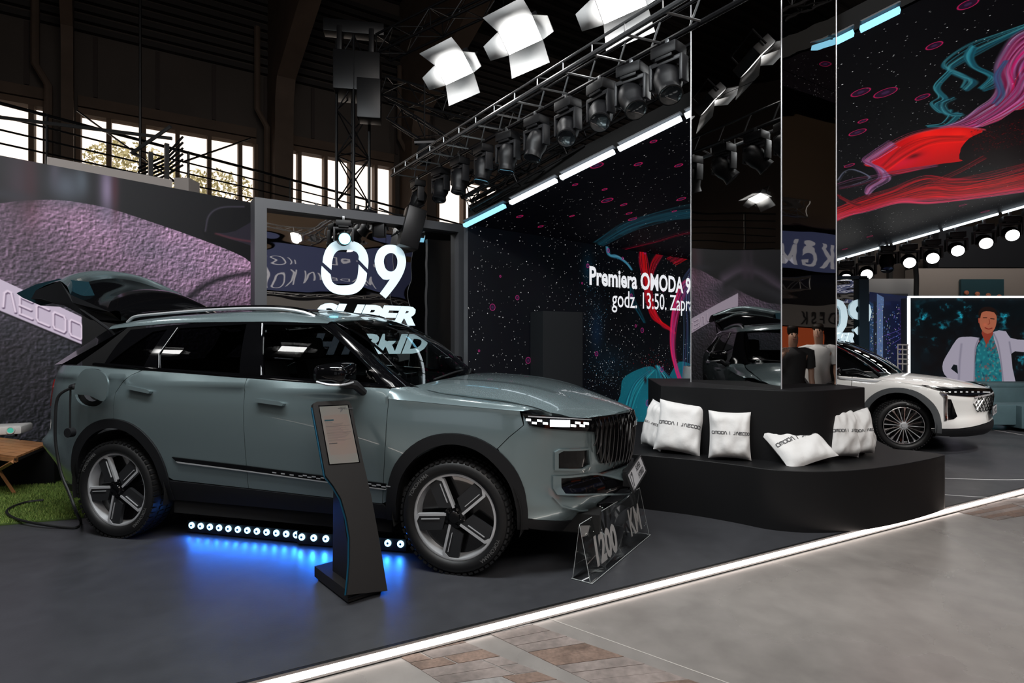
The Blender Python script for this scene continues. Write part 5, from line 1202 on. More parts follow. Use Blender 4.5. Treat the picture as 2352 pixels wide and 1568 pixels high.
wallsheet(Cn, Cr, PLZ, 3.78, .01, mirror_side, 'mirror_sheet'); wallsheet(Cn, Cr, 3.785, 6.6, .01, mirror_side, 'mirror_sheet')
e_ = .012; ci = [Cl+(Cb-Cl)*.02, Cb, Cr, Cn+(Cb-Cn)*.02]; loc(MB().prism([(p.x, p.y) for p in (Cn+(Cb-Cn).normalized()*.03, Cr+(Cb-Cr).normalized()*.02, Cb, Cl+(Cb-Cl).normalized()*.02)], PLZ, 6.6), T).build('core', blackmat, t)
for p in (Cl, Cn, Cr): loc(MB().tube([(p.x, p.y, PLZ), (p.x, p.y, 6.6)], .006, 6), T).build('edge_trim', satin, t)
def rounded(P, zt, zb, name, label, cat, bev=.004):
    pc = sum((Vector((*p, 0)) for p in P), Vector())/len(P); mb = MB(); n = len(P); 
    ins = inset([tuple(p) for p in P], bev); ctr = (pc.x, pc.y, zb)
    L = [[(x-pc.x, y-pc.y, 0) for x, y in P], [(x-pc.x, y-pc.y, zt-zb-bev) for x, y in P], [(x-pc.x, y-pc.y, zt-zb) for x, y in ins]]
    for r in L: mb.v += r
    for j in range(2):
        for i in range(n): k = (i+1) % n; mb.f.append((j*n+i, j*n+k, (j+1)*n+k, (j+1)*n+i))
    mb.f.append(tuple(2*n+i for i in range(n)))
    o = mb.build(name, blackmat, None, ang=25); o.location = ctr; tag(o, label, cat); return o
bt = [G(x, y, BZ) for x, y in ((1330, 1030), (1400, 1036), (1466, 1044), (1569, 1053), (1634, 1060), (1698, 1068), (1763, 1077), (1828, 1081.6), (1892, 1082.6), (1957, 1080), (2021.6, 1073.5), (2086, 1063.6), (2135, 1054), (2162, 1047.5), (2170, 1044.5), (2151, 1040.5), (2102, 1034.5), (2054, 1031))]
BP = [(p.x, p.y) for p in bt]; BP = catmull(BP, 4)[:]+[(3.9, 6.3), (1.0, 7.0), (.2, 6.2)]
rounded(BP, BZ, 0.0, 'seating_bench', 'wide low black bench with rounded corners carrying the white cushions', 'bench')
pt = [G(1518, 1033, BZ), G(1631, 1045, BZ), G(1766, 1058, BZ)]
PP = [(p.x, p.y) for p in pt[:2]]+catmull([(pt[1].x, pt[1].y), (2.02, 4.68), (2.20, 4.575), (2.38, 4.54), (2.56, 4.575), (2.74, 4.66), (3.12, 4.9)], 5)+[(3.0, 6.0), (1.5, 6.1)]
rounded(PP, PLZ, BZ, 'plinth', 'tall black plinth standing on the bench beneath the mirrored column', 'plinth')

# ---- cushions
def cushion(px, py, w, h, rz, tilt, roll, dz, label, text=True, th=.17, seed=0, dy=0, squash=1.):
    b = G(px, py, BZ); t = empty('cushion', (b.x, b.y+dy, BZ+dz), label=label, cat='cushion', group='white printed cushions on the black bench'); t.rotation_euler = (math.radians(tilt), math.radians(roll), math.radians(rz))
    n = 26; vs = []; fs = []; rnd = random.Random(seed)
    def hgt(x, y): 
        k = max(0., (1-abs(x)**3.2))*max(0., (1-abs(y)**3.2)); wr = mnoise.noise(Vector((x*2.2+seed, y*2.2, 1)))*.018+mnoise.noise(Vector((x*5+seed*3, y*2.5, 5)))*.007*(abs(x)+abs(y)); return (th/2*k**.55+wr*min(1, k*3))
    def pt_(x, y, sgn):
        pin = 1-.07*(1-abs(y)**2.2)*abs(x)**2; pin2 = 1-.07*(1-abs(x)**2.2)*abs(y)**2
        return Vector((x*w/2*pin, -sgn*hgt(x, y), h/2+y*h/2*pin2))
    mb = MB()
    for sgn in (1, -1):
        k0 = len(mb.v)
        for j in range(n+1):
            for i in range(n+1): mb.v.append(tuple(pt_(i/n*2-1, j/n*2-1, sgn)))
        for j in range(n):
            for i in range(n):
                a = k0+j*(n+1)+i; f = (a, a+1, a+n+2, a+n+1); mb.f.append(f if sgn > 0 else f[::-1])
    mb.build('pillow', fabric, t, ang=80)
    if text:
        vsx, fsx, tw = stroke_geo('OMODA | JAECOO', .034, .034, .011, .0075); fv = []; ff = []
        for f in fsx:     # subdivide long strokes so they follow the cloth
            a, b_, c, d = [vsx[i] for i in f]; m_ = 3
            for q in range(m_): k = len(fv); fv += [a.lerp(b_, q/m_), a.lerp(b_, (q+1)/m_), d.lerp(c, (q+1)/m_), d.lerp(c, q/m_)]; ff.append((k, k+1, k+2, k+3))
        sc = w*.92/tw; out = []
        for v in fv:
            X = (v.x-tw/2)*sc/(w/2); Y = ((v.y)*sc*1.1)/(h/2)+.02; p = pt_(X, Y, 1); out.append(p+Vector((0, -.0035, 0)))
        MB().add(out, ff).build('print', ink, t, ang=0)
    return t
cushion(1494, 1031, .26, .44, -62, -12, 8, .01, 'narrow-looking cushion at the left corner of the plinth, turned almost edge-on', seed=1)
cushion(1553, 1043, .40, .46, -22, -16, 6, .01, 'white cushion with a pointed upper left corner, second from the left', seed=2)
cushion(1676, 1057, .34, .40, -12, -10, 1.5, .01, 'upright square white cushion standing alone at the middle of the plinth', seed=3)
cushion(1872, 1069, .46, .42, 12, -48, -14, .015, 'white cushion sliding forward and lying nearly flat', seed=4, th=.14)
cushion(1942, 1055, .34, .42, 20, -12, 3, .01, 'crumpled greyish cushion leaning in front of another, right of the flat one', seed=5, dy=.02)
cushion(1984, 1049, .30, .40, 16, -8, -2, .01, 'greyish cushion partly behind the crumpled one', seed=6, dy=.04)
cushion(2022, 1037, .26, .36, 58, -18, -16, .01, 'plain cushion corner at the far right of the row', text=False, seed=7, dy=.16)

# ================================================================= TRUSSES
def truss(a, b, w, label, up=Vector((0, 0, 1)), r=.022, step=.35, m=truss_m, name='truss', flat=False, cat='truss'):
    a, b = Vector(a), Vector(b); t = empty(name, a, label=label, cat=cat); T = Matrix.Translation(-a); d = (b-a).normalized(); s_ = d.cross(up).normalized(); u_ = s_.cross(d).normalized()
    cs = [(s_*x+u_*y)*w/2 for x, y in ((-1, -1), (1, -1), (1, 1), (-1, 1))]
    if flat: cs = [s_*-w/2, s_*w/2]
    for c in cs: loc(MB().tube([a+c, b+c], r, 7), T).build('chord', m, t)
    n = max(2, int((b-a).length/step)); mb = MB(); L = (b-a).length/n
    for k in range(len(cs) if not flat else 1):
        c, e = cs[k], cs[(k+1) % len(cs)]
        for i in range(n):
            p, q = (c, e) if (i+k) % 2 else (e, c); mb.tube([a+d*L*i+p, a+d*L*(i+1)+q], r*.45, 5, cap=False)
            if i % 3 == 0: mb.tube([a+d*L*i+c, a+d*L*i+e], r*.45, 5, cap=False)
    o = loc(mb, T).build('lattice', m, t); o['kind'] = 'stuff'; return t
tw = D(811, 784, 9.0); truss((tw.x, tw.y, 0), (tw.x, tw.y, 6.3), .36, 'vertical black truss tower rising behind the mirrored panel', up=Vector((.5, 1, 0)), r=.026, step=.36, name='truss_tower')
t = empty('hoist_head', (tw.x, tw.y, 5.2), label='black sleeve block and head beam on top of the truss tower', cat='hoist'); T = Matrix.Translation((-tw.x, -tw.y, -5.2)); R_ = Matrix.Translation(tw-Vector((0, 0, EYE))) @ Matrix.Rotation(math.radians(20), 4, 'Z')
for c, d, nm in (((.08, 0, 5.75), (.72, .55, .62), 'sleeve'), ((.02, 0, 6.52), (.95, .22, .20), 'head_beam'), ((-.2, 0, 6.25), (.08, .3, .5), 'cheek'), ((.3, 0, 6.25), (.08, .3, .5), 'cheek'), ((.28, -.3, 5.25), (.36, .3, .62), 'loudspeaker_box')):
    M = Matrix.Translation((tw.x, tw.y, 0)) @ Matrix.Rotation(math.radians(10), 4, 'Z'); loc(MB().box(c, d, M, .015), T).build(nm, truss_m, t)
hd = V2(-54.6); hn = Vector((hd.y, -hd.x, 0)); H0 = Vector((.265, 5.72, 0))
s0, s1 = -3.05, 4.2
def hp(s_, off, z): return H0+hd*s_+hn*off+Vector((0, 0, z))
t = empty('lamp_truss', hp(s0, 0, 3.8), label='long ladder truss carrying the row of dark moving heads', cat='truss'); T = Matrix.Translation(-t.location)
for off, z, r, m in ((.30, 3.86, .021, truss_s), (.30, 3.955, .012, truss_s), (0, 3.83, .022, truss_m), (0, 4.02, .014, truss_m)): loc(MB().tube([hp(s0, off, z), hp(s1, off, z)], r, 8), T).build('chord', m, t)
mb = MB()
for k in range(20):
    s_ = s0+.1+k*.37
    mb.tube([hp(s_, .3, 3.86), hp(s_+.12, 0, 3.83)], .010, 5); mb.tube([hp(s_, .3, 3.86), hp(s_, .3, 3.955)], .007, 5); mb.tube([hp(s_, 0, 3.83), hp(s_+.1, 0, 4.02)], .009, 5)
    if k % 2: mb.tube([hp(s_, .30, 3.955), hp(s_+.2, .3, 3.86)], .006, 5)
o = loc(mb, T).build('lattice', truss_s, t); o['kind'] = 'stuff'
truss(D(560+330, 205, 9.2), D(1330, 330, 8.6), .30, 'dark cross truss behind the first floodlight, left of the lamp row', r=.02)
truss(D(880, 70+40, 9.0), D(1800, -330, 6.0), .30, 'dark truss above the floodlights running up to the right', r=.02)
truss(D(905, 262, 8.8), D(1240, 470, 8.4), .26, 'dark truss dropping behind the moving heads towards the canopy corner', r=.018)
truss(Az+Vector((-.05, -.05, .42)), Az+dA*1.9+Vector((-.05, -.05, .60)), .24, 'black truss riding on the left canopy edge above the light bars', r=.018, step=.28)
truss(D(1080, 470, 7.1), D(1340, 325, 6.6), .16, 'short black truss on the low corner of the canopy', r=.016, step=.22)
truss(Bz+Vector((0, 0, .40)), Bz+dB*1.6+Vector((0, 0, .5)), .24, 'black truss riding on the far canopy edge', r=.018, step=.3)
for k, (x, y) in enumerate(((930, 560), (905, 520))): pass
for (x0, y0, x1, y1, dd), lb in (((960, 455, 895, 545, 7.4), 'thick drooping black cable from the lamp row to the panel top'), ((975, 470, 870, 478, 7.6), 'thin black cable looping down behind the mirrored panel'), ((975, 175, 975, 315, 8.2), 'thin chain holding the lone wrapped spotlight')):
    a, b = D(x0, y0, dd), D(x1, y1, dd); m_ = (a+b)/2-Vector((0, 0, .12)); rp = MB().tube(catmull([a, m_, b], 6), .012, 6); tag(rp.build('cable', truss_m), lb, 'cable')
# stubby black speaker hanging over the panel top
c = D(945, 525, 7.45); M = Matrix.Translation(c) @ Matrix.Rotation(math.radians(25), 4, 'Z') @ Matrix.Rotation(math.radians(14), 4, 'Y')
MBs = MB().box((0, 0, 0), (.26, .24, .55), None, .02); o = MBs.build('hanging_speaker', truss_m); o.matrix_world = M; tag(o, 'tilted black speaker box hanging in front of the mirrored panel top', 'speaker')
c = D(873, 522, 7.3); MBs = MB().box((0, 0, 0), (.14, .14, .26), None, .01); o = MBs.build('hanging_unit', truss_m); o.location = c; tag(o, 'small black box hanging before the mirrored panel top edge', 'stage box')
o = MB().tube([D(866, 497, 7.3), D(880, 497, 7.3)], .02, 6).build('x', truss_m); bpy.data.objects.remove(o)

# ---- moving heads
def moving_head(lit, name='moving_head'):
    t = empty(name, (0, 0, 0))
    MB().box((0, 0, -.02), (.05, .06, .10), None, .008).build('clamp', truss_s, t)
    b = MB().box((0, 0, -.12), (.30, .22, .12), None, .02); b.box((0, 0, -.19), (.20, .20, .04), None, .01); b.build('base', head_m, t)
    y = MB(); y.box((0, 0, -.225), (.36, .13, .05), None, .012)
    for s_ in (-1, 1): y.box((s_*.178, 0, -.335), (.040, .13, .27), None, .014)
    y.build('yoke', yoke_m, t)
    hdm = empty('lamp_body'); hdm.parent = t; hdm.location = (0, 0, -.42)
    hb = MB().lathe([(.001, .20), (.08, .20), (.125, .155), (.146, .05), (.142, -.04), (.115, -.12), (.118, -.17), (.125, -.21), (.112, -.215)], 24); hb.build('housing', head_m, hdm, ang=40)
    fn = MB()
    for k in range(8): a = k*PI/4; fn.box((.118*math.cos(a), .06, .118*math.sin(a)), (.02, .12, .02), None)
    fn.build('fin', head_m, hdm)
    MB().lathe([(.001, -.205), (.10, -.205), (.112, -.212)], 24).build('lens', lit, hdm)
    return t, hdm
lens_off = mat('dark_lens', (.02, .025, .03), .1, coat=1); lens_on = emis('lamp_glow', (1, .98, .94), 14); lens_cy = emis('cyan_lamp_glow', (.15, .75, 1.0), 7)
def place_head(pos, rz, aim, lit, label, grp, sc=1.):
    t, hb_ = moving_head(lit); t.location = pos; t.rotation_euler = (0, 0, rz); hb_.rotation_euler = aim; t.scale = (sc,)*3; tag(t, label, 'stage light', grp); return t
names = ['lowest', 'second', 'third', 'fourth', 'fifth', 'sixth', 'seventh', 'eighth', 'ninth', 'tenth']
for i, (px, lit, ax, az_, lb) in enumerate(((960, lens_off, 60, 20, 'lowest dark moving head at the left end of the lamp row'), (1012, lens_off, 65, 35, 'moving head caught in cyan light, second from the low end of the row'), (1056, lens_off, 80, 10, 'third dark moving head from the low left end of the row'),
        (1110, lens_off, 75, 25, 'fourth dark moving head from the low left end of the row'), (1166, lens_off, 82, -10, 'fifth dark moving head from the low left end of the row'), (1232, lens_off, 72, -20, 'sixth moving head from the low end, under a tangle of cables'), (1304, lens_off, 50, 40, 'seventh moving head from the low left end, pale yoke'),
        (1380, lens_off, 48, 45, 'eighth moving head from the low left end, pale yoke'), (1452, lens_off, 55, 50, 'ninth moving head from the low left end of the row'), (1535, lens_off, 60, 45, 'highest moving head of the row, beside the mirrored column'))):
    k = (px-CX)/FP; s_ = (k*H0.y-H0.x)/(hd.x-k*hd.y); p = hp(s_, 0, 3.82)
    place_head(p, math.radians(-54.6+(i*17) % 23-8), (math.radians(ax), 0, math.radians(az_)), lit, lb, 'unlit moving heads on the ladder truss', .76)
for i, (px, py) in enumerate(((1937, 637), (1983, 627), (2030, 603), (2079, 600), (2131, 590), (2187, 573), (2250, 556), (2309, 538), (2362, 522))):
    d = .0; tt = tB(px); p = Bz+dB*tt; p = Vector((p.x, p.y-.1, 0)); sc = .96; zc_ = EYE+(CY-py)/FP*p.y; lit = i != 2
    place_head((p.x, p.y, zc_+.43*sc), math.radians(-20), (math.radians(18 if lit else 60), 0, math.radians(-10)), lens_on if lit else lens_off,
               ('unlit moving head among the bright ones below the far canopy edge' if not lit else 'bright lamp no. %s from the mirrored column below the far canopy edge' % ['one', 'two', '', 'three', 'four', 'five', 'six', 'seven', 'eight'][i]), 'lit moving heads below the far canopy edge', sc)
# lone spotlight wrapped in foil
c = D(976, 330, 8.2); t = empty('wrapped_spotlight', c, label='lone spotlight hanging on a chain with a silver wrapped top', cat='stage light')
MB().tube([(-.15, 0, .02), (.16, 0, .03)], .05, 10).build('foil_roll', chrome, t); MB().lathe([(.001, .14), (.08, .13), (.11, 0), (.12, -.12)], 16, Matrix.Translation((-.02, 0, -.16)) @ Matrix.Rotation(1.2, 4, 'X')).build('housing', head_m, t)
# cyan lamp in front of the panel
c = D(789, 500, 6.9); t, hb_ = moving_head(lens_cy, 'moving_head'); t.location = c; t.rotation_euler = (0, 0, .3); hb_.rotation_euler = (math.radians(10), 0, .1); t.scale = (.62,)*3
tag(t, 'glowing cyan lamp before the top of the mirrored panel', 'stage light')
for k, px in enumerate((640, 668, 696, 726, 757, 822, 850)):
    c = D(px, 488+ (px-640)*.05, 6.85+(px-640)*.0022); t, hb_ = moving_head(lens_off); t.location = c+Vector((0, 0, .12)); t.rotation_euler = (0, 0, .5+.1*k); hb_.rotation_euler = (math.radians(75), 0, .2*k); t.scale = (.55,)*3
    tag(t, 'small dark lamp hanging before the mirrored panel top, %s from the left post' % names[k].replace('lowest', 'first'), 'stage light', 'small lamps along the mirrored panel top')

# ---- soft floodlights with barn doors
soft_m = emis('floodlight_face', (1, .99, .97), 20); door_m = mat('white_barn_door', (.42, .42, .42), .6)
def floodlight(c, zx, nrm, label, sc=1., face=soft_m):
    t = empty('floodlight', c, label=label, cat='stage light', group='floodlights with four white barn doors'); n = Vector(nrm).normalized(); x = Vector((zx[0], zx[1], 0)); x = (x-n*x.dot(n)).normalized(); y = n.cross(x)
    M = Matrix(((x.x, y.x, n.x, 0), (x.y, y.y, n.y, 0), (x.z, y.z, n.z, 0), (0, 0, 0, 1)))   # local z = light direction
    w, h = .20*sc, .12*sc
    MB().box((0, 0, -.07*sc), (2*w, 2*h, .12*sc), M, .01).build('housing', head_m, t)
    MB().add([M @ Vector(p) for p in ((-w*.97, -h*.97, .002), (w*.97, -h*.97, .002), (w*.97, h*.97, .002), (-w*.97, h*.97, .002))], [(0, 1, 2, 3)]).build('lamp_face', face, t, ang=0)
    for (dx, dy) in ((-1, 0), (1, 0), (0, -1), (0, 1)):
        if dx: a, b = Vector((dx*w, -h, 0)), Vector((dx*w, h, 0)); o_ = Vector((dx*.17*sc, 0, .09*sc)); f = .62
        else: a, b = Vector((-w, dy*h, 0)), Vector((w, dy*h, 0)); o_ = Vector((0, dy*.19*sc, .12*sc)); f = 1.12
        m_ = (a+b)/2; c_, d_ = m_+(b-m_)*f+o_, m_+(a-m_)*f+o_; nn = (b-a).cross(o_).normalized()*.003
        MB().add([M @ p for p in (a-nn, b-nn, c_-nn, d_-nn, a+nn, b+nn, c_+nn, d_+nn)], [(0, 1, 2, 3), (4, 5, 6, 7), (0, 1, 5, 4), (1, 2, 6, 5), (2, 3, 7, 6), (3, 0, 4, 7)]).build('barn_door', door_m, t, ang=0)
    yk = MB().tube([M @ Vector((-w-.02, 0, -.06)), M @ Vector((-w-.02, 0, -.25*sc)), M @ Vector((w+.02, 0, -.25*sc)), M @ Vector((w+.02, 0, -.06))], .012, 6); yk.build('yoke', truss_m, t)
    return t
fx = (.78, -.62)
floodlight(D(1043, 158, 6.2), fx, (-.30, -.62, -.72), 'lowest of the three blazing floodlights, leftmost', 1.0)
floodlight(D(1195, 82, 5.5), fx, (-.30, -.62, -.72), 'middle one of the three blazing floodlights', 1.0)
floodlight(D(1425, 2, 4.95), fx, (-.30, -.62, -.72), 'highest blazing floodlight at the top edge, partly cut off', 1.05)
for k, c in enumerate(((1.95, 4.15, 4.55), (-6.9, 2.7, 4.5), (-4.9, 2.0, 4.5), (-2.9, .9, 4.6), (-5.7, 5.2, 4.6))):
    floodlight(Vector(c), fx, (.35, .25, -.9) if k else (-.3, -.6, -.7), ['floodlight beyond the top edge beside the mirrored column', 'floodlight overhead left of the camera, farthest left', 'floodlight overhead left of the camera, middle', 'floodlight overhead left of the camera, nearest', 'floodlight high above the left video wall, beyond the left edge'][k])
# ================================================================= INFO KIOSK
kw_ = V2(42.0); kd = Vector((-kw_.y, kw_.x, 0)); KL = G(797, 1385); KR = KL+kw_*.215
t = empty('info_kiosk', KL, label='slim dark information kiosk with a lit portrait screen before the green-grey car', cat='kiosk'); T = Matrix.Translation(-KL)
lean = (kd*.434+Vector((0, 0, 1))).normalized(); kn = kw_.cross(lean).normalized(); KO = KR-kd*.067
def kp(px, py):       # onto the leaning face: (across, up)
    r = ray(px, py); c = Vector((0, 0, EYE)); tt = (KO-c).dot(kn)/r.dot(kn); p = c+r*tt-KO; return (p.dot(kw_), p.dot(lean))
def kpos(a, b, o=0): return T @ (KO+kw_*a+lean*b+kn*o)
edgeL = [(797, 1366), (801, 1330), (804, 1290), (804.5, 1235), (797, 1190), (784, 1145), (766, 1115), (748, 1092)]
outl = [kp(*p) for p in ((890, 1356), (878, 1280), (866, 1210), (853, 1140), (832, 1050), (818, 985), (808, 932))]+[kp(803, 922), kp(796, 919), kp(728, 922), kp(720, 926), kp(719, 934)]+[kp(735, 1020)]+[kp(*p) for p in edgeL[::-1]]
def slab(poly, o0, o1, name, m, parent, ang=30):
    mb = MB(); n = len(poly); mb.v = [tuple(kpos(a, b, o0)) for a, b in poly]+[tuple(kpos(a, b, o1)) for a, b in poly]
    V, _, Fs, _, _, _ = delaunay_2d_cdt([Vector(p) for p in poly], [(i, (i+1) % n) for i in range(n)], [], 1, 1e-6)
    for f in Fs:
        idx = [min(range(n), key=lambda j: (poly[j][0]-V[i][0])**2+(poly[j][1]-V[i][1])**2) for i in f]; mb.f.append(tuple(idx)); mb.f.append(tuple(i+n for i in idx[::-1]))
    for i in range(n): j = (i+1) % n; mb.f.append((i, j, j+n, i+n))
    return mb.build(name, m, parent, ang=ang)
kios_m = mat('kiosk_dark_steel', (.013, .0115, .011), .5, .1, spec=.35)
slab(outl, 0, -.035, 'body', kios_m, t)
def quadface(P, o, name, m, parent, th=.0): q = [kpos(*kp(*p), o) for p in P]; return MB().add(q, [(0, 1, 2, 3)]).build(name, m, parent, ang=0, uv=[(0, 1), (1, 1), (1, 0), (0, 0)])
ks = Canvas(240, 470, (.33, .33, .31)); ks.map = lambda x, y: (x, y)
ks.blob(120, 240, 110, 170, (.40, .31, .28), .9); ks.poly([(18, 76), (222, 70), (240, 395), (18, 400)], (.36, .31, .28), .7)
ks.poly([(20, 110), (96, 109), (96, 121), (20, 123)], (.06, .17, .19)); ks.poly([(150, 20), (215, 20), (215, 24), (150, 24)], (.1, .1, .1))
rs = random.Random(5)
for y, w_ in [(134, 60), (143, 150), (152, 140), (162, 130)]+[(178+k*9, rs.randint(90, 190)) for k in range(5)]+[(232+k*9, rs.randint(80, 190)) for k in range(7)]: ks.poly([(22, y), (22+w_, y), (22+w_, y+2.4), (22, y+2.4)], (.20, .20, .195), .6)
for y in (168, 224): ks.poly([(20, y), (222, y-4), (222, y-2), (20, y+2)], (.12, .12, .12), .8)
ks.poly([(24, 305), (90, 303), (90, 309), (24, 311)], (.1, .1, .1), .8)
kios_pic = ks.mat('kiosk_screen_picture', 1.5, .25)
quadface([(731, 931), (800, 929), (827, 1062), (755, 1068)], .002, 'bezel', gblack, t)
sc_ = quadface([(733, 934), (798, 931), (824, 1061), (757, 1066)], .004, 'screen', kios_pic, t)
a0 = kp(781, 945); vsx, fsx = text_geo('J7', .020, shear=.2, offset=.001); k0, k1 = kp(781, 943), kp(798, 942)
MM = frameM(kpos(k0[0], k0[1]-.005, .006), kw_, lean); put_geo('screen_lettering', vsx, fsx, MM, ink, t)
vsx, fsx = text_geo('SUPER HYBRID', .010, shear=.2, offset=.0003); put_geo('screen_lettering', vsx, fsx, frameM(kpos(k0[0]+.022, k0[1]+.004, .006), kw_, lean), ink, t)
vsx, fsx = text_geo('JAECOO', .011, offset=.0003); put_geo('screen_lettering', vsx, fsx, frameM(kpos(k0[0], k0[1]+.016, .006), kw_, lean), ink, t)
# side strip with blue light put into its colour, base plate with a rear strut
stp = [kp(*p) for p in ((719, 934), (735, 1020), (748, 1092))]; mb = MB()
mb.tube([kpos(a, b, -.018) for a, b in [(a-.002, b) for a, b in stp]], .006, 5).build('side_strip', mat('blue_anodised_edge', (.01, .08, .14), .3, .5), t)
stp = [kp(*p) for p in edgeL]; MB().tube([kpos(a-.002, b, -.018) for a, b in stp], .006, 5).build('side_strip', MATS['blue_anodised_edge'], t)
def kb(a, b, z): return T @ (KL+kw_*a+kd*b+Vector((0, 0, z)))
def kbox(a0, a1, b0, b1, z0, z1, nm, m): q = [kb(a0, b0, 0), kb(a1, b0, 0), kb(a1, b1, 0), kb(a0, b1, 0)]; MB().prism([(p.x, p.y) for p in q], z0, z1).build(nm, m, t)
kbox(-.004, .222, -.02, .44, .012, .075, 'base', kios_m); kbox(.01, .21, 0, .42, 0, .012, 'base_foot', clad)
kbox(-.006, .224, -.026, -.02, .03, .040, 'base_edge', gblack)
ci = [(.055, .14), (.16, .14), (.16, .30), (.055, .30)]
MB().add([kb(.05, .02, .07), kb(.17, .02, .07), kb(.17, .30, .07), kb(.05, .30, .07), kb(.06, .27, .70), kb(.16, .27, .70), kb(.16, .31, .70), kb(.06, .31, .70)], [(0, 3, 2, 1), (4, 5, 6, 7), (0, 1, 5, 4), (1, 2, 6, 5), (2, 3, 7, 6), (3, 0, 4, 7)]).build('rear_strut', kios_m, t, ang=30)

# ================================================================= CLEAR ACRYLIC SIGN
sA, sB = G(1360, 1342), G(1494, 1229); sd_ = (sB-sA).normalized(); sback = Vector((-sd_.y, sd_.x, 0)); Lg = (sB-sA).length
t = empty('acrylic_sign', sA, label='clear acrylic tent sign reading 1200 KM in front of the green-grey car', cat='sign'); T = Matrix.Translation(-sA)
def sp(a, b, z): return T @ (sA+sd_*a+sback*b+Vector((0, 0, z)))
SH = .345
def sheet(P, nm, m=acryl, th=.004):
    n = (P[1]-P[0]).cross(P[3]-P[0]).normalized()*th/2; MB().add([p-n for p in P]+[p+n for p in P], [(3, 2, 1, 0), (4, 5, 6, 7), (0, 1, 5, 4), (1, 2, 6, 5), (2, 3, 7, 6), (3, 0, 4, 7)]).build(nm, m, t, ang=0)
zb0, bt0, bt1 = .0, .0, .14
sheet([sp(0, 0, .004), sp(Lg, 0, .004), sp(Lg, .14, .004), sp(0, .14, .004)], 'base_sheet', th=.006)
f0 = .012; topb = .085
sheet([sp(0, f0, .01), sp(Lg, f0, .01), sp(Lg, topb, SH), sp(0, topb, SH)], 'front_sheet'); sheet([sp(0, .13, .01), sp(Lg, .13, .01), sp(Lg, topb+.004, SH), sp(0, topb+.004, SH)], 'back_sheet')
for P in ([sp(0, f0, .01), sp(0, topb, SH), sp(0, .13, .01)], [sp(Lg, f0, .01), sp(Lg, topb, SH), sp(Lg, .13, .01)], [sp(0, topb, SH), sp(Lg, topb, SH)], [sp(0, 0, .005), sp(Lg, 0, .005)], [sp(0, 0, .005), sp(0, .14, .005)], [sp(Lg, 0, .005), sp(Lg, .14, .005)]):
    MB().tube(P, .0022, 5).build('sheet_edge', mat('acrylic_bright_edge', (.42, .45, .45), .25), t)
fu = Vector((0, 0, 1))*(SH-.01)+sback*(topb-f0); fu.normalize()
let = mat('grey_sign_print', (.30, .295, .29), .5)
x = .0; sc_h = .155
vsx, fsx = text_geo('1200', .235, shear=.12, offset=.010, xs=.76); put_geo('lettering', vsx, fsx, frameM(sp(.095, f0-.003, .01)+fu*.06, sd_, fu), let, t)
vsx, fsx = text_geo('KM', .25, shear=.1, offset=.006, xs=.62); put_geo('lettering', vsx, fsx, frameM(sp(Lg*.68, f0-.003, .01)+fu*.075, sd_, fu), let, t)

# ================================================================= BLUE LIGHT BARS UNDER THE CAR
dot_m = emis('blue_white_lens', (.38, .75, 1.0), 2.6); core_m = mat('lens_ring', (.05, .25, .5), .2)
def dot_bar(pts, y0, y1, n, label):
    a, b = G(pts[0], y0, .062), G(pts[1], y1, .062); a.z = b.z = 0; d = (b-a).normalized(); n_ = Vector((d.y, -d.x, 0)); t = empty('light_batten', a, label=label, cat='light batten', group='blue LED battens under the car'); T = Matrix.Translation(-a)
    L = (b-a).length; loc(bar(MB(), a-d*.04-n_*-.0-n_*.05, b+d*.04-n_*.05, .09, .085, .01), T).build('housing', mat('batten_black', (.012, .012, .014), .5), t)
    for k in range(n):
        p = a+d*L*k/(n-1)+n_*.0; p.z = .062
        MB().tube([T @ (p-n_*.01), T @ (p+n_*.004)], .024, 14).build('lamp_lens', dot_m, t); MB().tube([T @ (p+n_*.003), T @ (p+n_*.007)], .008, 10).build('lens_core', core_m, t)
    for k in range(n):
        p = a+d*L*k/(n-1)+n_*.012; p.z = .066; spot('batten_light', p, p+n_*1.0-Vector((0, 0, .62)), 2.8, 1.5, (.012, .17, .9), .012, .8)
    ctr = (a+b)/2+n_*.02+Vector((0, 0, .10)); area('batten_wash_light', ctr, ctr+n_*1.0-Vector((0, 0, .35)), L, .03, 4.0, (.008, .14, .85))
dot_bar((440, 680), 1206, 1228, 12, 'left blue LED batten lying under the rear half of the car')
dot_bar((693, 920), 1233, 1249, 9, 'right blue LED batten lying under the car, partly behind the kiosk')

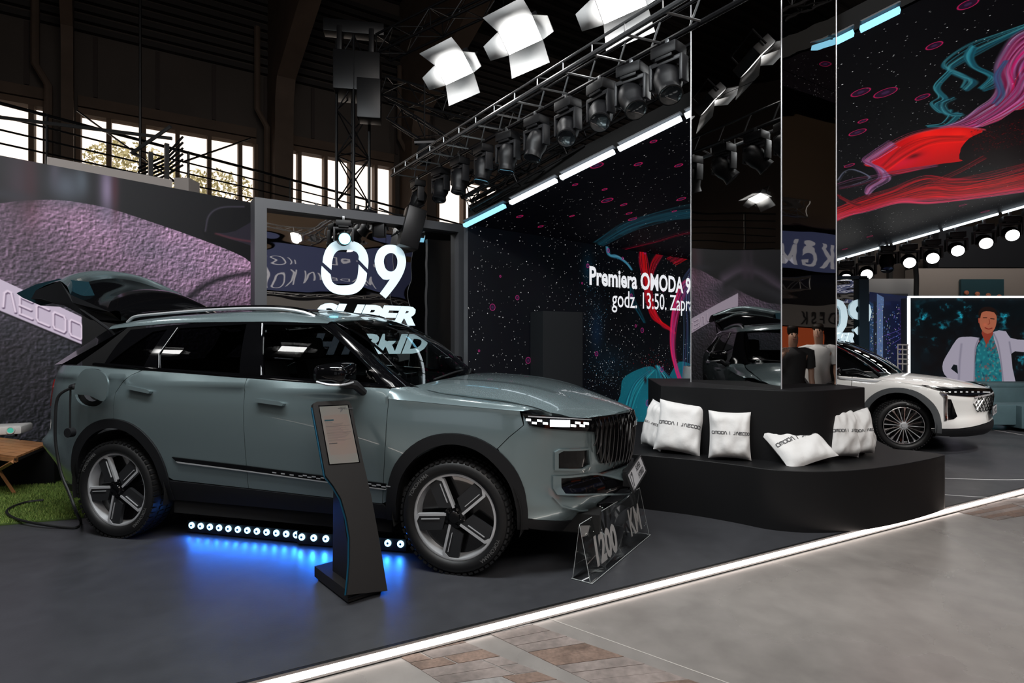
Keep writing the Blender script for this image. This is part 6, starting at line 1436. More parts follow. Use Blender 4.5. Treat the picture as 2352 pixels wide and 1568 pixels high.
# ================================================================= LAWN, TABLE, PROJECTOR, LEFT CORNER
grass_m = mat('artificial_grass', (.10, .17, .028), .8, noise=(5, .35)); grass2 = mat('artificial_grass_light', (.20, .27, .06), .8, noise=(7, .3))
gp = [G(-160, 1240), G(0, 1207), G(80, 1200), G(170, 1192), G(330, 1168), G(330, 1120), G(230, 1086), G(0, 1080), G(-300, 1090)]
gP = [(p.x, p.y) for p in gp]
o = MB().prism(gP, .001, .012).build('lawn_mat', mat('turf_base', (.05, .085, .015), .9)); tag(o, 'base of the green artificial turf mat behind the rear wheel', 'turf'); o['kind'] = 'stuff'
for q, m in enumerate((grass_m, grass2)):
    mb = MB(); r = np.random.RandomState(4+q); xs_, ys_ = [p[0] for p in gP], [p[1] for p in gP]; cnt = 0
    while cnt < 26000:
        x = min(xs_)+r.rand()*(max(xs_)-min(xs_)); y = min(ys_)+r.rand()*(max(ys_)-min(ys_))
        if not inpoly(x, y, gP): continue
        a = r.rand()*6.28; hh = .018+.016*r.rand(); w = .0035; lx, ly = r.randn(2)*.010; k = len(mb.v); c_, s_ = math.cos(a)*w, math.sin(a)*w
        mb.v += [(x-c_, y-s_, .008), (x+c_, y+s_, .008), (x+lx, y+ly, .008+hh)]; mb.f.append((k, k+1, k+2)); cnt += 1
    o = mb.build('grass_blades', m, None, ang=0); tag(o, ['dark green grass pile of the artificial turf mat', 'light green grass pile of the artificial turf mat'][q], 'turf'); o['kind'] = 'stuff'
# folding table
tz = .42; c0 = [G(-70, 1022, tz), G(37, 1049, tz), G(112, 1017, tz), G(30, 1012, tz)]
A_, B_, C_ = G(-95, 1030, tz), G(37, 1048, tz), G(112, 1017, tz); tc = Vector((B_.x, B_.y, 0)); D_ = A_+(C_-B_)
t = empty('folding_table', tc, label='low wooden folding table carrying the projector on the turf', cat='table'); T = Matrix.Translation(-tc)
nsl = 6
for k in range(nsl):
    f0_, f1_ = k/nsl+.006, (k+1)/nsl-.006; q = [A_.lerp(D_, f0_), B_.lerp(C_, f0_), B_.lerp(C_, f1_), A_.lerp(D_, f1_)]; loc(MB().prism([(p.x, p.y) for p in q], tz-.018, tz), T).build('slat', wood, t)
q = [A_, B_, B_.lerp(C_, .06), A_.lerp(D_, .06)]; loc(MB().prism([(p.x, p.y) for p in q], tz-.055, tz-.018), T).build('rail', wood, t)
q = [B_, C_, C_.lerp(D_, .03), B_.lerp(A_, .03)]; loc(MB().prism([(p.x, p.y) for p in q], tz-.045, tz-.018), T).build('end_rail', mat('black_hardware', (.02, .02, .02), .4), t)
u1 = B_.lerp(A_, .12); u2 = C_.lerp(D_, .12); 
fA, fB = G(33, 1138), G(-15, 1150)
for a, b in ((B_.lerp(A_, .05)+Vector((0, 0, -.05)), G(-70, 1120)), (B_.lerp(A_, .42)+Vector((0, 0, -.05)), G(34, 1136)), (C_.lerp(D_, .05)+Vector((0, 0, -.05)), G(60, 1095)-Vector((1.0, 0, 0))), (C_.lerp(D_, .5)+Vector((0, 0, -.05)), G(60, 1095))):
    b.z = .012; loc(MB().tube([a, b], .018, 4), T).build('leg', wood, t)
pj = G(14, 1003, tz); M = Matrix.Translation((pj.x-.06, pj.y+.06, tz)) @ Matrix.Rotation(math.radians(22), 4, 'Z')
t = empty('projector', M.translation, label='white video projector with a greenish lens on the folding table', cat='projector'); t.rotation_euler = (0, 0, math.radians(22))
MB().box((-.04, 0, .075), (.46, .30, .085), None, .018).build('case', mat('projector_white', (.72, .70, .68), .4), t); MB().box((-.04, 0, .117), (.44, .28, .006), None, .002).build('lid', MATS['projector_white'], t)
MB().lathe([(.001, -.150), (.028, -.150), (.030, -.158), (.038, -.158), (.040, -.148)], 20, Matrix.Translation((.10, -.005, .078))).build('lens_ring', MATS['projector_white'], t); MB().lathe([(.001, -.156), (.028, -.152)], 18, Matrix.Translation((.10, -.005, .078))).build('lens', mat('green_lens', (.03, .22, .17), .05, emit=(.1, .6, .45), es=.5, coat=1), t)
for x in (-.2, .12): MB().tube([(x, -.08, .0), (x, -.08, .035)], .012, 8).build('foot', clad, t)
a = G(128, 1105); o = MB().box((0, 0, .17), (.55, .35, .34), None, .01).build('black_case', blackmat); o.location = (a.x-.18, a.y-.05, .012); o.rotation_euler = (0, 0, .2); tag(o, 'plain black box on the turf behind the rear bumper', 'box')
o = MB().tube(catmull([G(45, 1010, tz+.01), G(75, 1006, tz+.01), G(100, 1010, tz+.01), G(112, 1013, tz+.01)], 5), .004, 5).build('power_lead', rubber); tag(o, 'thin black lead on the folding table behind the projector', 'cable')

# charging cable with its plug
gun = empty('charging_cable', JB.W(JB.K(165, 892, -1.0)), label='black charging cable hanging from the open charge port onto the floor', cat='cable'); T = Matrix.Translation(-gun.location)
def Kw(px, py, v): return JB.W(JB.K(px, py, v))
pts = [Kw(172, 890, -1.0), Kw(150, 897, -1.02), Kw(132, 915, -1.04), Kw(127, 960, -1.05), Kw(128, 1020, -1.05), Kw(140, 1085, -1.05), Kw(158, 1130, -1.06), Kw(175, 1175, -1.06)]
fl_ = [G(186, 1200, .012), G(175, 1211, .010), G(150, 1211, .010), G(90, 1203, .030), G(40, 1192, .034), G(16, 1178, .034), G(25, 1165, .034), G(60, 1153, .034), G(100, 1148, .034)]
loc(MB().tube(catmull(pts+fl_, 6), .010, 7), T).build('cord', rubber, gun)
loc(MB().tube([Kw(163, 889, -1.0), Kw(172, 887, -1.0), Kw(176, 889, -.99)], [.020, .024, .020], 10), T).build('plug', clad, gun)
loc(MB().tube([Kw(162, 893, -1.0), Kw(161, 930, -1.0), Kw(161, 985, -1.0)], .006, 6), T).build('cap_strap', rubber, gun)
a = Kw(161, 993, -1.0); loc(MB().tube([a-JB.ev*.02, a+JB.ev*.02], .035, 18), T).build('dust_cap', clad, gun)

# ================================================================= RIGHT-HAND BACKGROUND
YB = 12.0
def bx(px, py, Y=YB): p = D(px, py, Y); return p
def back_map(S, x0, ztop, Y): return lambda x, y: ((D(x, y, Y).x-x0)*S, (ztop-D(x, y, Y).z)*S)
X0, Z1 = bx(2088, 684).x, bx(2088, 684).z; X1, Z0 = X0+4.6, bx(2088, 905).z
ms = Canvas(int(4.6*210), int((Z1-Z0)*210), (.006, .05, .065)); ms.map = back_map(210., X0, Z1, YB)
nn_ = noise2(ms.h, ms.w, 40, 31, 5)[..., None]; n3_ = noise2(ms.h, ms.w, 14, 33, 3)[..., None]; ms.a = np.array([.004, .045, .06])*(.5+1.2*nn_)
mask = np.clip((nn_-.5)*5, 0, 1)*np.clip((n3_-.38)*3, 0, 1); tm = ms.a; ms.a = np.zeros((ms.h, ms.w, 3))
for x, y, rx, ry in ((2200, 715, 130, 50), (2330, 720, 90, 60), (2160, 770, 70, 50), (2340, 800, 60, 70), (2120, 740, 60, 50)): ms.blob(x, y, rx, ry, (1, 1, 1), 1)
ms.a = tm+ms.a*mask*np.array([.14, .75, .85])
# presenter on the screen, flat picture
jk, jk2, sk = (.58, .56, .62), (.42, .41, .47), (.60, .34, .25)
ms.poly([(2235, 905), (2225, 880), (2240, 830), (2244, 795), (2262, 768), (2288, 764), (2300, 800), (2308, 905)], (.08, .38, .42), 1)
rs = random.Random(8)
for k in range(220): 
    x, y = 2238+rs.random()*62, 775+rs.random()*125; ms.blob(x, y, 3+rs.random()*5, 2+rs.random()*3, rs.choice([(.12, .5, .52), (.05, .22, .3), (.55, .25, .25), (.25, .55, .55)]), .8, rs.random()*3)
ms.poly([(2248, 775), (2210, 770+3), (2196, 780), (2180, 805), (2166, 830), (2165, 850), (2175, 866), (2200, 878), (2203, 905), (2236, 905), (2238, 830), (2243, 795)], jk, 1, smooth_n=2)
ms.poly([(2198, 838), (2190, 836), (2184, 846), (2200, 858)], (.01, .07, .09), 1)
ms.poly([(2280, 762), (2310, 760), (2320, 775), (2360, 780), (2420, 770), (2420, 805), (2350, 808), (2322, 812), (2333, 880), (2340, 905), (2305, 905), (2300, 850), (2290, 800)], jk, 1, smooth_n=2)
ms.stroke([(2248, 776), (2240, 800), (2238, 850), (2236, 900)], 3, jk2, soft=.8); ms.stroke([(2282, 765), (2292, 790), (2300, 840), (2306, 900)], 3, jk2, soft=.8); ms.stroke([(2208, 790), (2204, 830), (2202, 870)], 4, jk2, soft=1., alpha=.7); ms.stroke([(2318, 785), (2322, 810)], 3, jk2, soft=1.)
ms.poly([(2254, 765), (2258, 745), (2282, 745), (2280, 768), (2265, 792)], (.5, .2, .15), 1)
ms.poly([(2248, 728), (2250, 714), (2262, 708), (2280, 710), (2288, 722), (2288, 742), (2282, 758), (2268, 766), (2255, 758), (2249, 742)], sk, 1, smooth_n=3)
ms.poly([(2247, 728), (2249, 712), (2262, 704), (2280, 706), (2290, 716), (2289, 726), (2283, 717), (2265, 714), (2254, 718), (2251, 730)], (.09, .055, .045), 1, smooth_n=2)
ms.stroke([(2258, 729), (2266, 729)], 2, (.10, .05, .04)); ms.stroke([(2275, 731), (2283, 732)], 2, (.10, .05, .04)); ms.stroke([(2271, 732), (2273, 742), (2269, 744)], 1.6, (.42, .16, .12)); ms.stroke([(2262, 752), (2270, 755), (2278, 753)], 2.2, (.40, .10, .09)); ms.blob(2262, 745, 10, 8, (.72, .36, .27), .6)
ms.poly([(2246, 731), (2249, 729), (2250, 742), (2247, 741)], (.55, .24, .18), 1)
pres = ms.mat('presenter_video_picture', 1.0, .3)
t = empty('led_screen', (X0, YB, 0), label='large teal LED screen with a man in a pale jacket, behind the white car', cat='screen'); T = Matrix.Translation((-X0, -YB, 0))
loc(MB().add([(X0, YB, Z1), (X1, YB, Z1), (X1, YB, Z0), (X0, YB, Z0)], [(3, 2, 1, 0)]), T).build('picture', pres, t, ang=0, uv=[(0, 1), (1, 1), (1, 0), (0, 0)])
loc(MB().box(((X0+X1)/2, YB+.12, Z1/2), (X1-X0+.04, .2, Z1), None), T).build('cabinet', frame_m, t)
fw = emis('white_frame_light', (.9, .96, 1), 2.2); loc(MB().box((X0-.02, YB-.02, (Z0+Z1)/2), (.035, .05, Z1-Z0)), T).build('frame_light', fw, t); loc(MB().box(((X0+X1)/2, YB-.02, Z1+.02), (X1-X0+.07, .05, .035)), T).build('frame_light', fw, t)
# city picture
cx0, cx1 = bx(1997, 784).x, bx(2086, 784).x; cz1, cz0 = bx(2000, 670).z, bx(2000, 830).z-.9
cs = Canvas(300, 760, (.035, .05, .12)); cs.map = lambda x, y: ((x-1997)/89*300, (y-670)/160*500)
for k in range(8): cs.blob(2040, 670+k*20, 50, 14, (.05+.01*k, .09, .2), .5)
rs = random.Random(11)
for (x0, x1, y0, c) in ((1997, 2008, 690, (.05, .12, .2)), (2006, 2030, 688, (.015, .03, .07)), (2014, 2030, 672, (.20, .26, .36)), (2028, 2048, 700, (.03, .05, .11)), (2046, 2070, 680, (.035, .05, .12)), (2066, 2086, 695, (.06, .05, .13))):
    cs.poly([(x0, 840), (x0, y0), (x1, y0+6), (x1, 840)], c, 1)
    for k in range(60):
        x, y = x0+2+rs.random()*(x1-x0-4), y0+8+rs.random()*130; cs.poly([(x, y), (x+1.6, y), (x+1.6, y+2.2), (x, y+2.2)], rs.choice([(.25, .35, .5), (.5, .5, .45), (.3, .2, .45), (.12, .2, .35)]), .8)
for k in range(5): cs.stroke([(2030+k*9, 760+k*8), (2086, 735+k*9)], 1.2, (.30, .25, .55))
cs.blob(2075, 800, 12, 40, (.25, .12, .35), .6)
cpic = cs.mat('night_city_picture', 2.2, .4)
t = empty('city_banner', (cx0, YB+.5, 0), label='backlit night city skyline banner left of the teal LED screen', cat='banner'); T = Matrix.Translation((-cx0, -YB-.5, 0)); k_ = (YB+.5)/YB
P = [(cx0*k_, YB+.5, EYE+(cz1-EYE)*k_), (cx1*k_, YB+.5, EYE+(cz1-EYE)*k_-.1), (cx1*k_, YB+.5, 0), (cx0*k_, YB+.5, 0)]
loc(MB().add(P, [(3, 2, 1, 0)]), T).build('picture', cpic, t, ang=0, uv=[(0, 1), (1, 1), (1, 0), (0, 0)]); loc(MB().box(((P[0][0]+P[1][0])/2, YB+.56, P[0][2]/2-.02), (P[1][0]-P[0][0], .1, P[0][2]-.04)), T).build('backing', frame_m, t)
# second mirrored sign seen beside the column
a, b = bx(1890, 784, 11.5), bx(1980, 784, 11.5); zt = bx(1950, 638, 11.5).z
t = empty('mirror_panel', a-Vector((0, 0, a.z)), label='second mirrored 09 panel seen between the column and the night city banner', cat='sign'); T = Matrix.Translation((-a.x, -a.y, 0))
mir2 = wavy_mirror('bright_mirror_film', (.8, .8, .8), (1.2, 1.2, 5), .02)
loc(MB().box(((a.x+b.x)/2-.1, 11.5, zt/2), (b.x-a.x-.18, .04, zt-.1)), T).build('mirror_sheet', mir2, t)
loc(MB().box((b.x-.02, 11.5, zt/2), (.20, .2, zt)), T).build('frame_post', mat('blue_black_frame', (.012, .035, .055), .4), t); loc(MB().box(((a.x+b.x)/2, 11.5, zt), (b.x-a.x+.1, .2, .07)), T).build('frame_beam', MATS['blue_black_frame'], t)
for body, px, py, hgt_, sh in (('09', 1893, 765, 1.0, 0), ('SUPER', 1885, 784, .24, .3)):
    p = bx(px, py, 11.45); vsx, fsx = text_geo(body, hgt_, shear=sh, offset=.02); put_geo('lettering', vsx, fsx, T @ frameM(p, (1, 0, 0), (0, 0, 1)), let_m, t)
# fascias of the neighbouring stands
fas = mat('beige_fascia', (.24, .205, .18), .7); fas2 = mat('white_fascia', (.36, .35, .34), .7)
def slabpx(px0, py0, px1, py1, Y, dep, m, name, label, cat):
    p, q = D(px0, py0, Y), D(px1, py1, Y); o = MB().box((0, dep/2, (p.z-q.z)/2), (q.x-p.x, dep, p.z-q.z)).build(name, m); o.location = ((p.x+q.x)/2, Y, q.z); return tag(o, label, cat)
slabpx(2106, 616, 2420, 740, 13.4, .4, fas, 'stand_fascia', 'large beige stand fascia above the teal LED screen', 'fascia')
slabpx(1996, 640, 2102, 800, 13.0, .3, fas2, 'stand_fascia', 'pale fascia behind the night city banner', 'fascia')
o = slabpx(2208, 641, 2306, 684, 13.3, .06, mat('dark_teal_board', (.015, .05, .06), .5), 'lamp_board', 'dark teal board with small orange lamps on the beige fascia', 'board')
for k in range(4):
    c = D(2219+k*25, 672+k*3, 13.28); lp = MB().lathe([(.001, -.04), (.05, -.03), (.055, .0)], 10).build('board_lamp', mat('orange_lamp', (.5, .16, .08), .5), None); lp.parent = o; lp.location = c-o.location
slabpx(2156, 520, 2460, 614, 15, .4, mat('black_banner_cloth', (.008, .009, .012), .8), 'hanging_banner', 'black cloth banner hanging above the beige fascia', 'banner')
slabpx(1925, 560, 2460, 780, 17.5, .3, hallwall, 'hall_partition', 'brownish boarded hall wall behind the far lamps', 'wall')
for k in range(12):
    c = D(1960+k*42, 640, 17.4); o = MB().box((0, 0, 0), (.12, .1, 3.0)).build('wall_post', mat('dark_post', (.03, .028, .027), .7)); o.location = (c.x, 17.4, 3.2); tag(o, '%s dark upright post from the left on the boarded wall behind the far lamps' % ['first', 'second', 'third', 'fourth', 'fifth', 'sixth', 'seventh', 'eighth', 'ninth', 'tenth', 'eleventh', 'twelfth'][k], 'post', 'dark posts on the far boarded wall')
o = MB().tube([D(2102, 600, 12.6), D(2105, 640, 12.6), D(2104, 690, 12.6)], .05, 6).build('cable_bundle', truss_m); tag(o, 'hanging black cable bundle left of the beige fascia', 'cable')
# teal upholstered benches at the right edge
teal_m = mat('teal_upholstery', (.055, .10, .115), .8, noise=(3, .15)); t = empty('lounge_sofa', (9.6, 9.4, 0), label='teal grey upholstered bench and backrest at the right edge', cat='sofa')
for (px0, py0, px1, py1, Y, dep, nm) in ((2268, 880, 2470, 890, 9.6, .5, 'top_cushion'), (2270, 889, 2470, 935, 9.6, .45, 'backrest'), (2272, 930, 2345, 976, 9.0, .6, 'seat_block'), (2347, 932, 2470, 985, 8.9, .6, 'seat_block')):
    p, q = D(px0, py0, Y), D(px1, py1, Y); o = MB().box((0, dep/2, 0), (q.x-p.x, dep, p.z-q.z), None, .025).build(nm, teal_m, t); o.location = Vector(((p.x+q.x)/2, Y, (p.z+q.z)/2))-t.location
o = MB().box((9.9, 9.5, .2), (2.2, .8, .4)).build('sofa_base', teal_m, t); o.location = -t.location
# little white metal shelf behind the white car
t = empty('wire_shelf', (0, 0, 0), label='small white wire shelf against the city banner behind the white car', cat='shelf'); c = bx(2062, 840, 11.3); t.location = (c.x, 11.3, 0); T = Matrix.Translation((-c.x, -11.3, 0))
mb = MB(); wm = mat('white_wire', (.6, .58, .57), .5)
for x in (2062, 2073, 2084): mb.tube([bx(x, 790, 11.3), bx(x, 850, 11.3)], .012, 5)
mb.build  # uprights
loc(mb, T).build('uprights', wm, t)
for y in (791, 802, 813, 824, 835): loc(MB().tube([bx(2061, y, 11.3), bx(2086, y+1, 11.3)], .014, 5), T).build('shelf_bar', wm, t)
loc(MB().tube([bx(2062, 850, 11.3), (bx(2062, 850, 11.3).x, 11.3, 0)], .012, 5), T).build('leg', wm, t); loc(MB().tube([bx(2084, 850, 11.3), (bx(2084, 850, 11.3).x, 11.3, 0)], .012, 5), T).build('leg', wm, t)

# black partition behind the open tailgate
a, b = D(189, 784, 6.55), D(335, 784, 6.9); a.z = b.z = 0; d = (b-a).normalized(); n = Vector((-d.y, d.x, 0))*.06
o = MB().prism([(p.x, p.y) for p in (a, b, b+n, a+n)], .0, EYE+(784-694)/FP*6.55).build('black_partition', blackmat); tag(o, 'plain black partition standing behind the open tailgate', 'partition')

for k, (p, q, lb) in enumerate((((1255, 1418), (1760, 1600), 'thin pale scored line in the concrete right of the timber inlays'), ((560, 1568), (640, 1600), 'short scored line in the concrete at the bottom edge'))):
    a, b = G(*p, FZ), G(*q, FZ); tag(bar(MB(), a, b, .006, .001, FZ+.0003).build('floor_line', mat('pale_score', (.42, .39, .36), .6), None), lb, 'floor marking')
# ================================================================= THE WHITE SUV
wplan = [(-3.68, 0), (-3.66, -.4), (-3.58, -.70), (-3.42, -.88), (-3.0, -.945), (-2.2, -.96), (-1.2, -.96), (-.4, -.958), (.15, -.945), (.42, -.905), (.62, -.80), (.76, -.64), (.86, -.44), (.93, -.22), (.955, 0)]
wside = ([-1.0, -.82, -.70, -.6, -.45, -.3, -.18, -.08, 0, .04, .08, .2], [-.14, -.07, -.05, -.035, -.014, 0, .006, .004, -.004, -.022, -.05, -.16])
wfront = ([.15, .24, .34, .44, .56, .70, .80, .86, .92, 1.0], [-.20, -.09, -.01, .0, -.02, -.01, .0, -.012, -.05, -.12])
WB = Body((5.80, 8.01), -46, wplan, ([-3.7, -1., 0, .5, .9], [1.06, 1.0, .955, .915, .90]), wside, wfront, rear, (.30, .70), (3.1, 3.5))
WB.k = .92; wc = empty('car', WB.O, WB.th, 'white SUV parked beyond the bench with its bonnet towards the right', 'car'); wc.scale = (.92,)*3
def wb_(L): return [(WB.aU(u), z) for u, z in L]
def warch(u0, L, rev=False):
    L = [L[0]]+[(x, z) for x, z in catmull(L[1:-1], 3)]+[L[-1]]
    P = [(u0+x*1.04, z if z < .35 else .37+(z-.36)*1.03) for x, z in L]; return P[::-1] if rev else P
for F_ in (False, True):
    kw = dict(flip=F_)
    P = wb_([(-.60, .36), (-.60, 1.045), (-.3, 1.03), (-.05, .99), (.2, .965), (.42, .93)])+[WB.az(*p) for p in ((2120, 886), (2160, 893), (2200, 896))]+[(WB.amax, .835), (WB.amax, .47), WB.az(2245, 977), WB.az(2203, 984), WB.az(2140, 984)]+[(p[0], p[1]) for p in wb_([(.49, .36)]+[p for p in warch(0, ARO, True) if p[1] > .36 and p[0] > -.50])]+wb_([(-.50, .36)])
    wg = panel('wing_and_bumper', P, WB.S, WB.N, white_paint, wc, step=.06, **kw)
    P = wb_([(-1.62, .36), (-1.62, 1.07), (-1.1, 1.06), (-.605, 1.045), (-.605, .36)]); panel('front_door', P, WB.S, WB.N, white_paint, wc, step=.08, **kw)
    P = wb_([(-2.6, .36), (-2.6, 1.09), (-1.625, 1.07), (-1.625, .36)]); panel('rear_door', P, WB.S, WB.N, white_paint, wc, step=.08, **kw)
    P = [(0, .36), (0, 1.1)]+wb_([(-3.4, 1.12), (-2.605, 1.09), (-2.605, .88)]+[p for p in warch(-2.80, ARO, True) if p[0] < -2.75 and p[1] > .36]+[(-3.35, .36)]); panel('rear_quarter', P, WB.S, WB.N, white_paint, wc, step=.08, **kw)
    for u0 in (0, -2.80): P = wb_(warch(u0, ARO))+wb_(warch(u0, ARI, True)); panel('arch_cladding', P, WB.S, WB.N, clad2, wc, off=.012, depth=.05, gap=0, **kw)
    P = wb_([(-2.4, .22), (-2.4, .36), (-.5, .36), (-.45, .22)]); panel('sill', P, WB.S, WB.N, clad, wc, off=.004, **kw)
    P = [WB.az(*p) for p in ((2138, 986), (2203, 986), (2245, 979))]+[(WB.amax, .46), (WB.amax, .26), WB.az(2225, 1000), WB.az(2150, 1000)]; panel('lower_front_bumper', P, WB.S, WB.N, clad, wc, off=.006, gap=0, **kw)
    # lamps: dark band, chrome blade, vertical light and dark vent
    P = [WB.az(*p) for p in ((2117, 885), (2150, 890), (2205, 893), (2290, 893), (2293, 907), (2235, 911), (2180, 907), (2160, 898))]; hb = panel('headlamp_band', P, WB.S, WB.N, gblack, wc, off=.008, depth=.02, gap=0, **kw)
    P = [WB.az(*p) for p in ((2117, 884), (2160, 888.5), (2205, 890), (2288, 889), (2289, 892.5), (2205, 894), (2160, 892.5))]; panel('chrome_blade', P, WB.S, WB.N, chrome, hb, off=.014, depth=.01, gap=0, **kw)
    for k in range(9): x = 2165+k*13; P = [WB.az(x, 899), WB.az(x+5, 899), WB.az(x+5, 902), WB.az(x, 902)]; panel('lamp_cell', P, WB.S, WB.N, satin, hb, off=.012, depth=.004, gap=0, **kw)
    P = [WB.az(*p) for p in ((2160, 899), (2172, 902), (2175, 910), (2175, 965), (2169, 965), (2168, 912), (2158, 901))]; panel('vertical_blade', P, WB.S, WB.N, chrome, wc, off=.016, depth=.014, gap=0, bstep=.02, **kw)
    P = [WB.az(*p) for p in ((2177, 916), (2184, 917), (2198, 956), (2190, 962), (2178, 964))]; vb = panel('side_vent', P, WB.S, WB.N, gblack, wc, off=.008, depth=.012, gap=0, bstep=.02, **kw)
    P = [WB.az(*p) for p in ((1925, 866.5), (1965, 869), (2012, 874), (2026, 873), (2015, 877), (1985, 876), (1930, 870))]; panel('wing_trim', P, WB.S, WB.N, satin, wc, off=.010, depth=.01, gap=0, **kw)
    # dark glass house
    def vw(u, z): return -(.915-.24*max(0., (z-1.05)/.50)**1.2)
    def SWW(u, z): return (u, vw(u, z), z)
    _w = heightN(SWW); NWW = lambda a, b: (lambda n: n if n.y < 0 else -n)(_w(a, b))
    P = [(-.30, 1.015), (-.62, 1.05), (-1.6, 1.075), (-2.6, 1.10), (-3.3, 1.15), (-3.1, 1.40), (-2.7, 1.53), (-1.9, 1.60), (-1.35, 1.585), (-1.0, 1.48), (-.6, 1.25)]
    panel('glass_house', P, SWW, NWW, gblack, wc, gap=0, step=.12, **kw)
    mm = MB().box((-.80, -1.06, 1.13), (.16, .22, .13), None, .04); (mirror(mm) if F_ else mm).build('door_mirror', gblack, wc, ang=70)
mb = MB()
for k in range(41):
    a = WB.amax*2*k/40
    for z in (.24, .45, .7, .82): u, v, z_ = WB.S(a, z); n = WB.N(a, z); mb.v.append((u-n.x*.035, v-n.y*.035, z))
for k in range(40):
    for j in range(3):
        a = k*4+j; c = sum((Vector(mb.v[i]) for i in (a, a+1, a+4, a+5)), Vector())/4
        if any(abs(c.x-u0) < .54 and c.z < .93 and abs(c.y) > .6 for u0 in (0, -2.8)): continue
        mb.f.append((a, a+4, a+5, a+1))
mb.build('inner_body', void, wc, ang=0); MB().box((-1.4, 0, .3), (3.8, 1.1, .12)).build('underbody', void, wc)
WZC = ([-.5, -.2, .1, .4, .6, .75, .87, .96], [1.085, 1.085, 1.065, 1.03, .99, .95, .905, .84]); WZX = ([-.5, -.2, .4, .6, .75, .96], [.05, .07, .11, .13, .14, .15])
def SBW(u, v): return (u, v, smooth(u, *WZC)-smooth(u, *WZX)*(abs(v)/.82)**2.6)
_b = heightN(SBW); NBW = lambda a, b: (lambda n: n if n.z > 0 else -n)(_b(a, b))
e = [(-.30, -.78), (0, -.86), (.25, -.865), (.45, -.84), (.60, -.76), (.74, -.62), (.84, -.42), (.91, -.2), (.935, 0)]; poly = [(-.22, 0), (-.26, -.4)]+e; poly += [(u, -v) for u, v in poly[1:-1][::-1]]
panel('bonnet', poly, SBW, NBW, white_paint, wc, step=.07, off=.0)
rows = []
for u in np.linspace(-.62, .47, 14):       # wing tops between the side and the bonnet
    a = WB.aU(u); zc_ = interp(u, *WB.zc)+.035; p = Vector(WB.S(a, zc_)); vb_ = -interp(u, [-.62, -.3, 0, .25, .45, .5], [.80, .785, .862, .868, .842, .82]); q = Vector(SBW(u, vb_)); q.y += .004
    rows.append([p+Vector((0, 0, -.01)), p, p.lerp(q, .5)+Vector((0, 0, .012)), q])
for F_ in (False, True): loft('wing_top', rows, white_paint, wc, flip=F_, ang=60)
def SS(v, t): q = abs(v)/.72; b = Vector((-.28+.12*(1-q*q), v, 1.045+.03*(1-q*q))); tp = Vector((-1.12+.07*(1-q*q), v*.86, 1.565+.035*(1-q*q))); p = b.lerp(tp, t); k = 4*t*(1-t); return tuple(p+Vector((.03*k, 0, .045*k)))
_s = heightN(SS); NSS = lambda a, b: (lambda n: n if n.x > 0 else -n)(_s(a, b))
panel('windscreen', [(-.72, 0), (.72, 0), (.72, 1), (-.72, 1)], SS, NSS, wsglass, wc, step=.12, bstep=.1, depth=.004, gap=0)
for sn in (-1, 1): tb = MB().tube([Vector(SS(sn*.72, t_))+Vector((0, 0, .008)) for t_ in np.linspace(0, 1, 9)], .022, 6); tb.build('a_pillar', gblack, wc); tb = MB().tube([Vector(SS(sn*.70, t_))+Vector((.01, 0, .022)) for t_ in np.linspace(0.02, 1, 9)], .007, 5); tb.build('pillar_chrome', chrome, wc)
def SRW(u, v): return (u, v, smooth(u, [-3.2, -2.7, -2.0, -1.5, -1.2, -1.05], [1.40, 1.545, 1.615, 1.618, 1.59, 1.56])+.04*(1-(v/.64)**2))
_r = heightN(SRW); NRW = lambda a, b: (lambda n: n if n.z > 0 else -n)(_r(a, b))
panel('roof', [(-3.15, -.62), (-1.13, -.62), (-1.06, -.3), (-1.04, 0), (-1.06, .3), (-1.13, .62), (-3.15, .62)], SRW, NRW, gblack, wc, step=.12, bstep=.1, gap=0)
MB().box((-1.5, 0, .75), (2.6, 1.5, .1)).build('cabin_floor', seat_m, wc); MB().box((-.52, 0, .98), (.45, 1.4, .12), None, .03).build('dashboard', dash_m, wc)
for sn in (-1, 1): MB().box((-1.7, sn*.38, 1.05), (.16, .5, .7), Matrix.Identity(4), .05).build('front_seat', seat_m, wc)
# lattice grille and plate
am2 = WB.amax; zc1 = .70
for k in range(-9, 10):
    for sg in (-1, 1):
        pts = []
        for j in range(9):
            z = .60+.24*j/8; a = am2+k*.075+sg*(j-4)*.026
            if abs(a-am2) > .62-(abs(z-.72)*.9): continue
            pts.append(Vector(WB.S(a, z))+WB.N(a, z)*.008)
        if len(pts) > 2: MB().tube(pts, .006, 4).build('grille_bar', MATS['dark_chrome'] if (k+9) % 2 else gblack, wc)
def wM(a, z, off): p = Vector(WB.S(a, z))+WB.N(a, z)*off; n = Vector((1, 0, 0)); x = Vector((0, 1, 0)); return frameM(p, x, (0, 0, 1))
M = wM(am2, .60, .035); pn = empty('number_plate'); pn.parent = wc; MB().box((0, 0, 0), (.50, .12, .010), M).build('plate', MATS['plate_grey'], pn)
MB().box((0, 0, -.004), (.52, .135, .010), M).build('plate_frame', clad, pn)
for body, sz, x, y in (('09', .12, -.21, -.042), ('SUPER', .050, .0, .008), ('HYBRID', .050, .0, -.044)): vsx, fsx = text_geo(body, sz, shear=.2, offset=.0015, xs=1.1); put_geo('plate_lettering', vsx, fsx, M @ Matrix.Translation((x, y, .0065)), ink, pn)
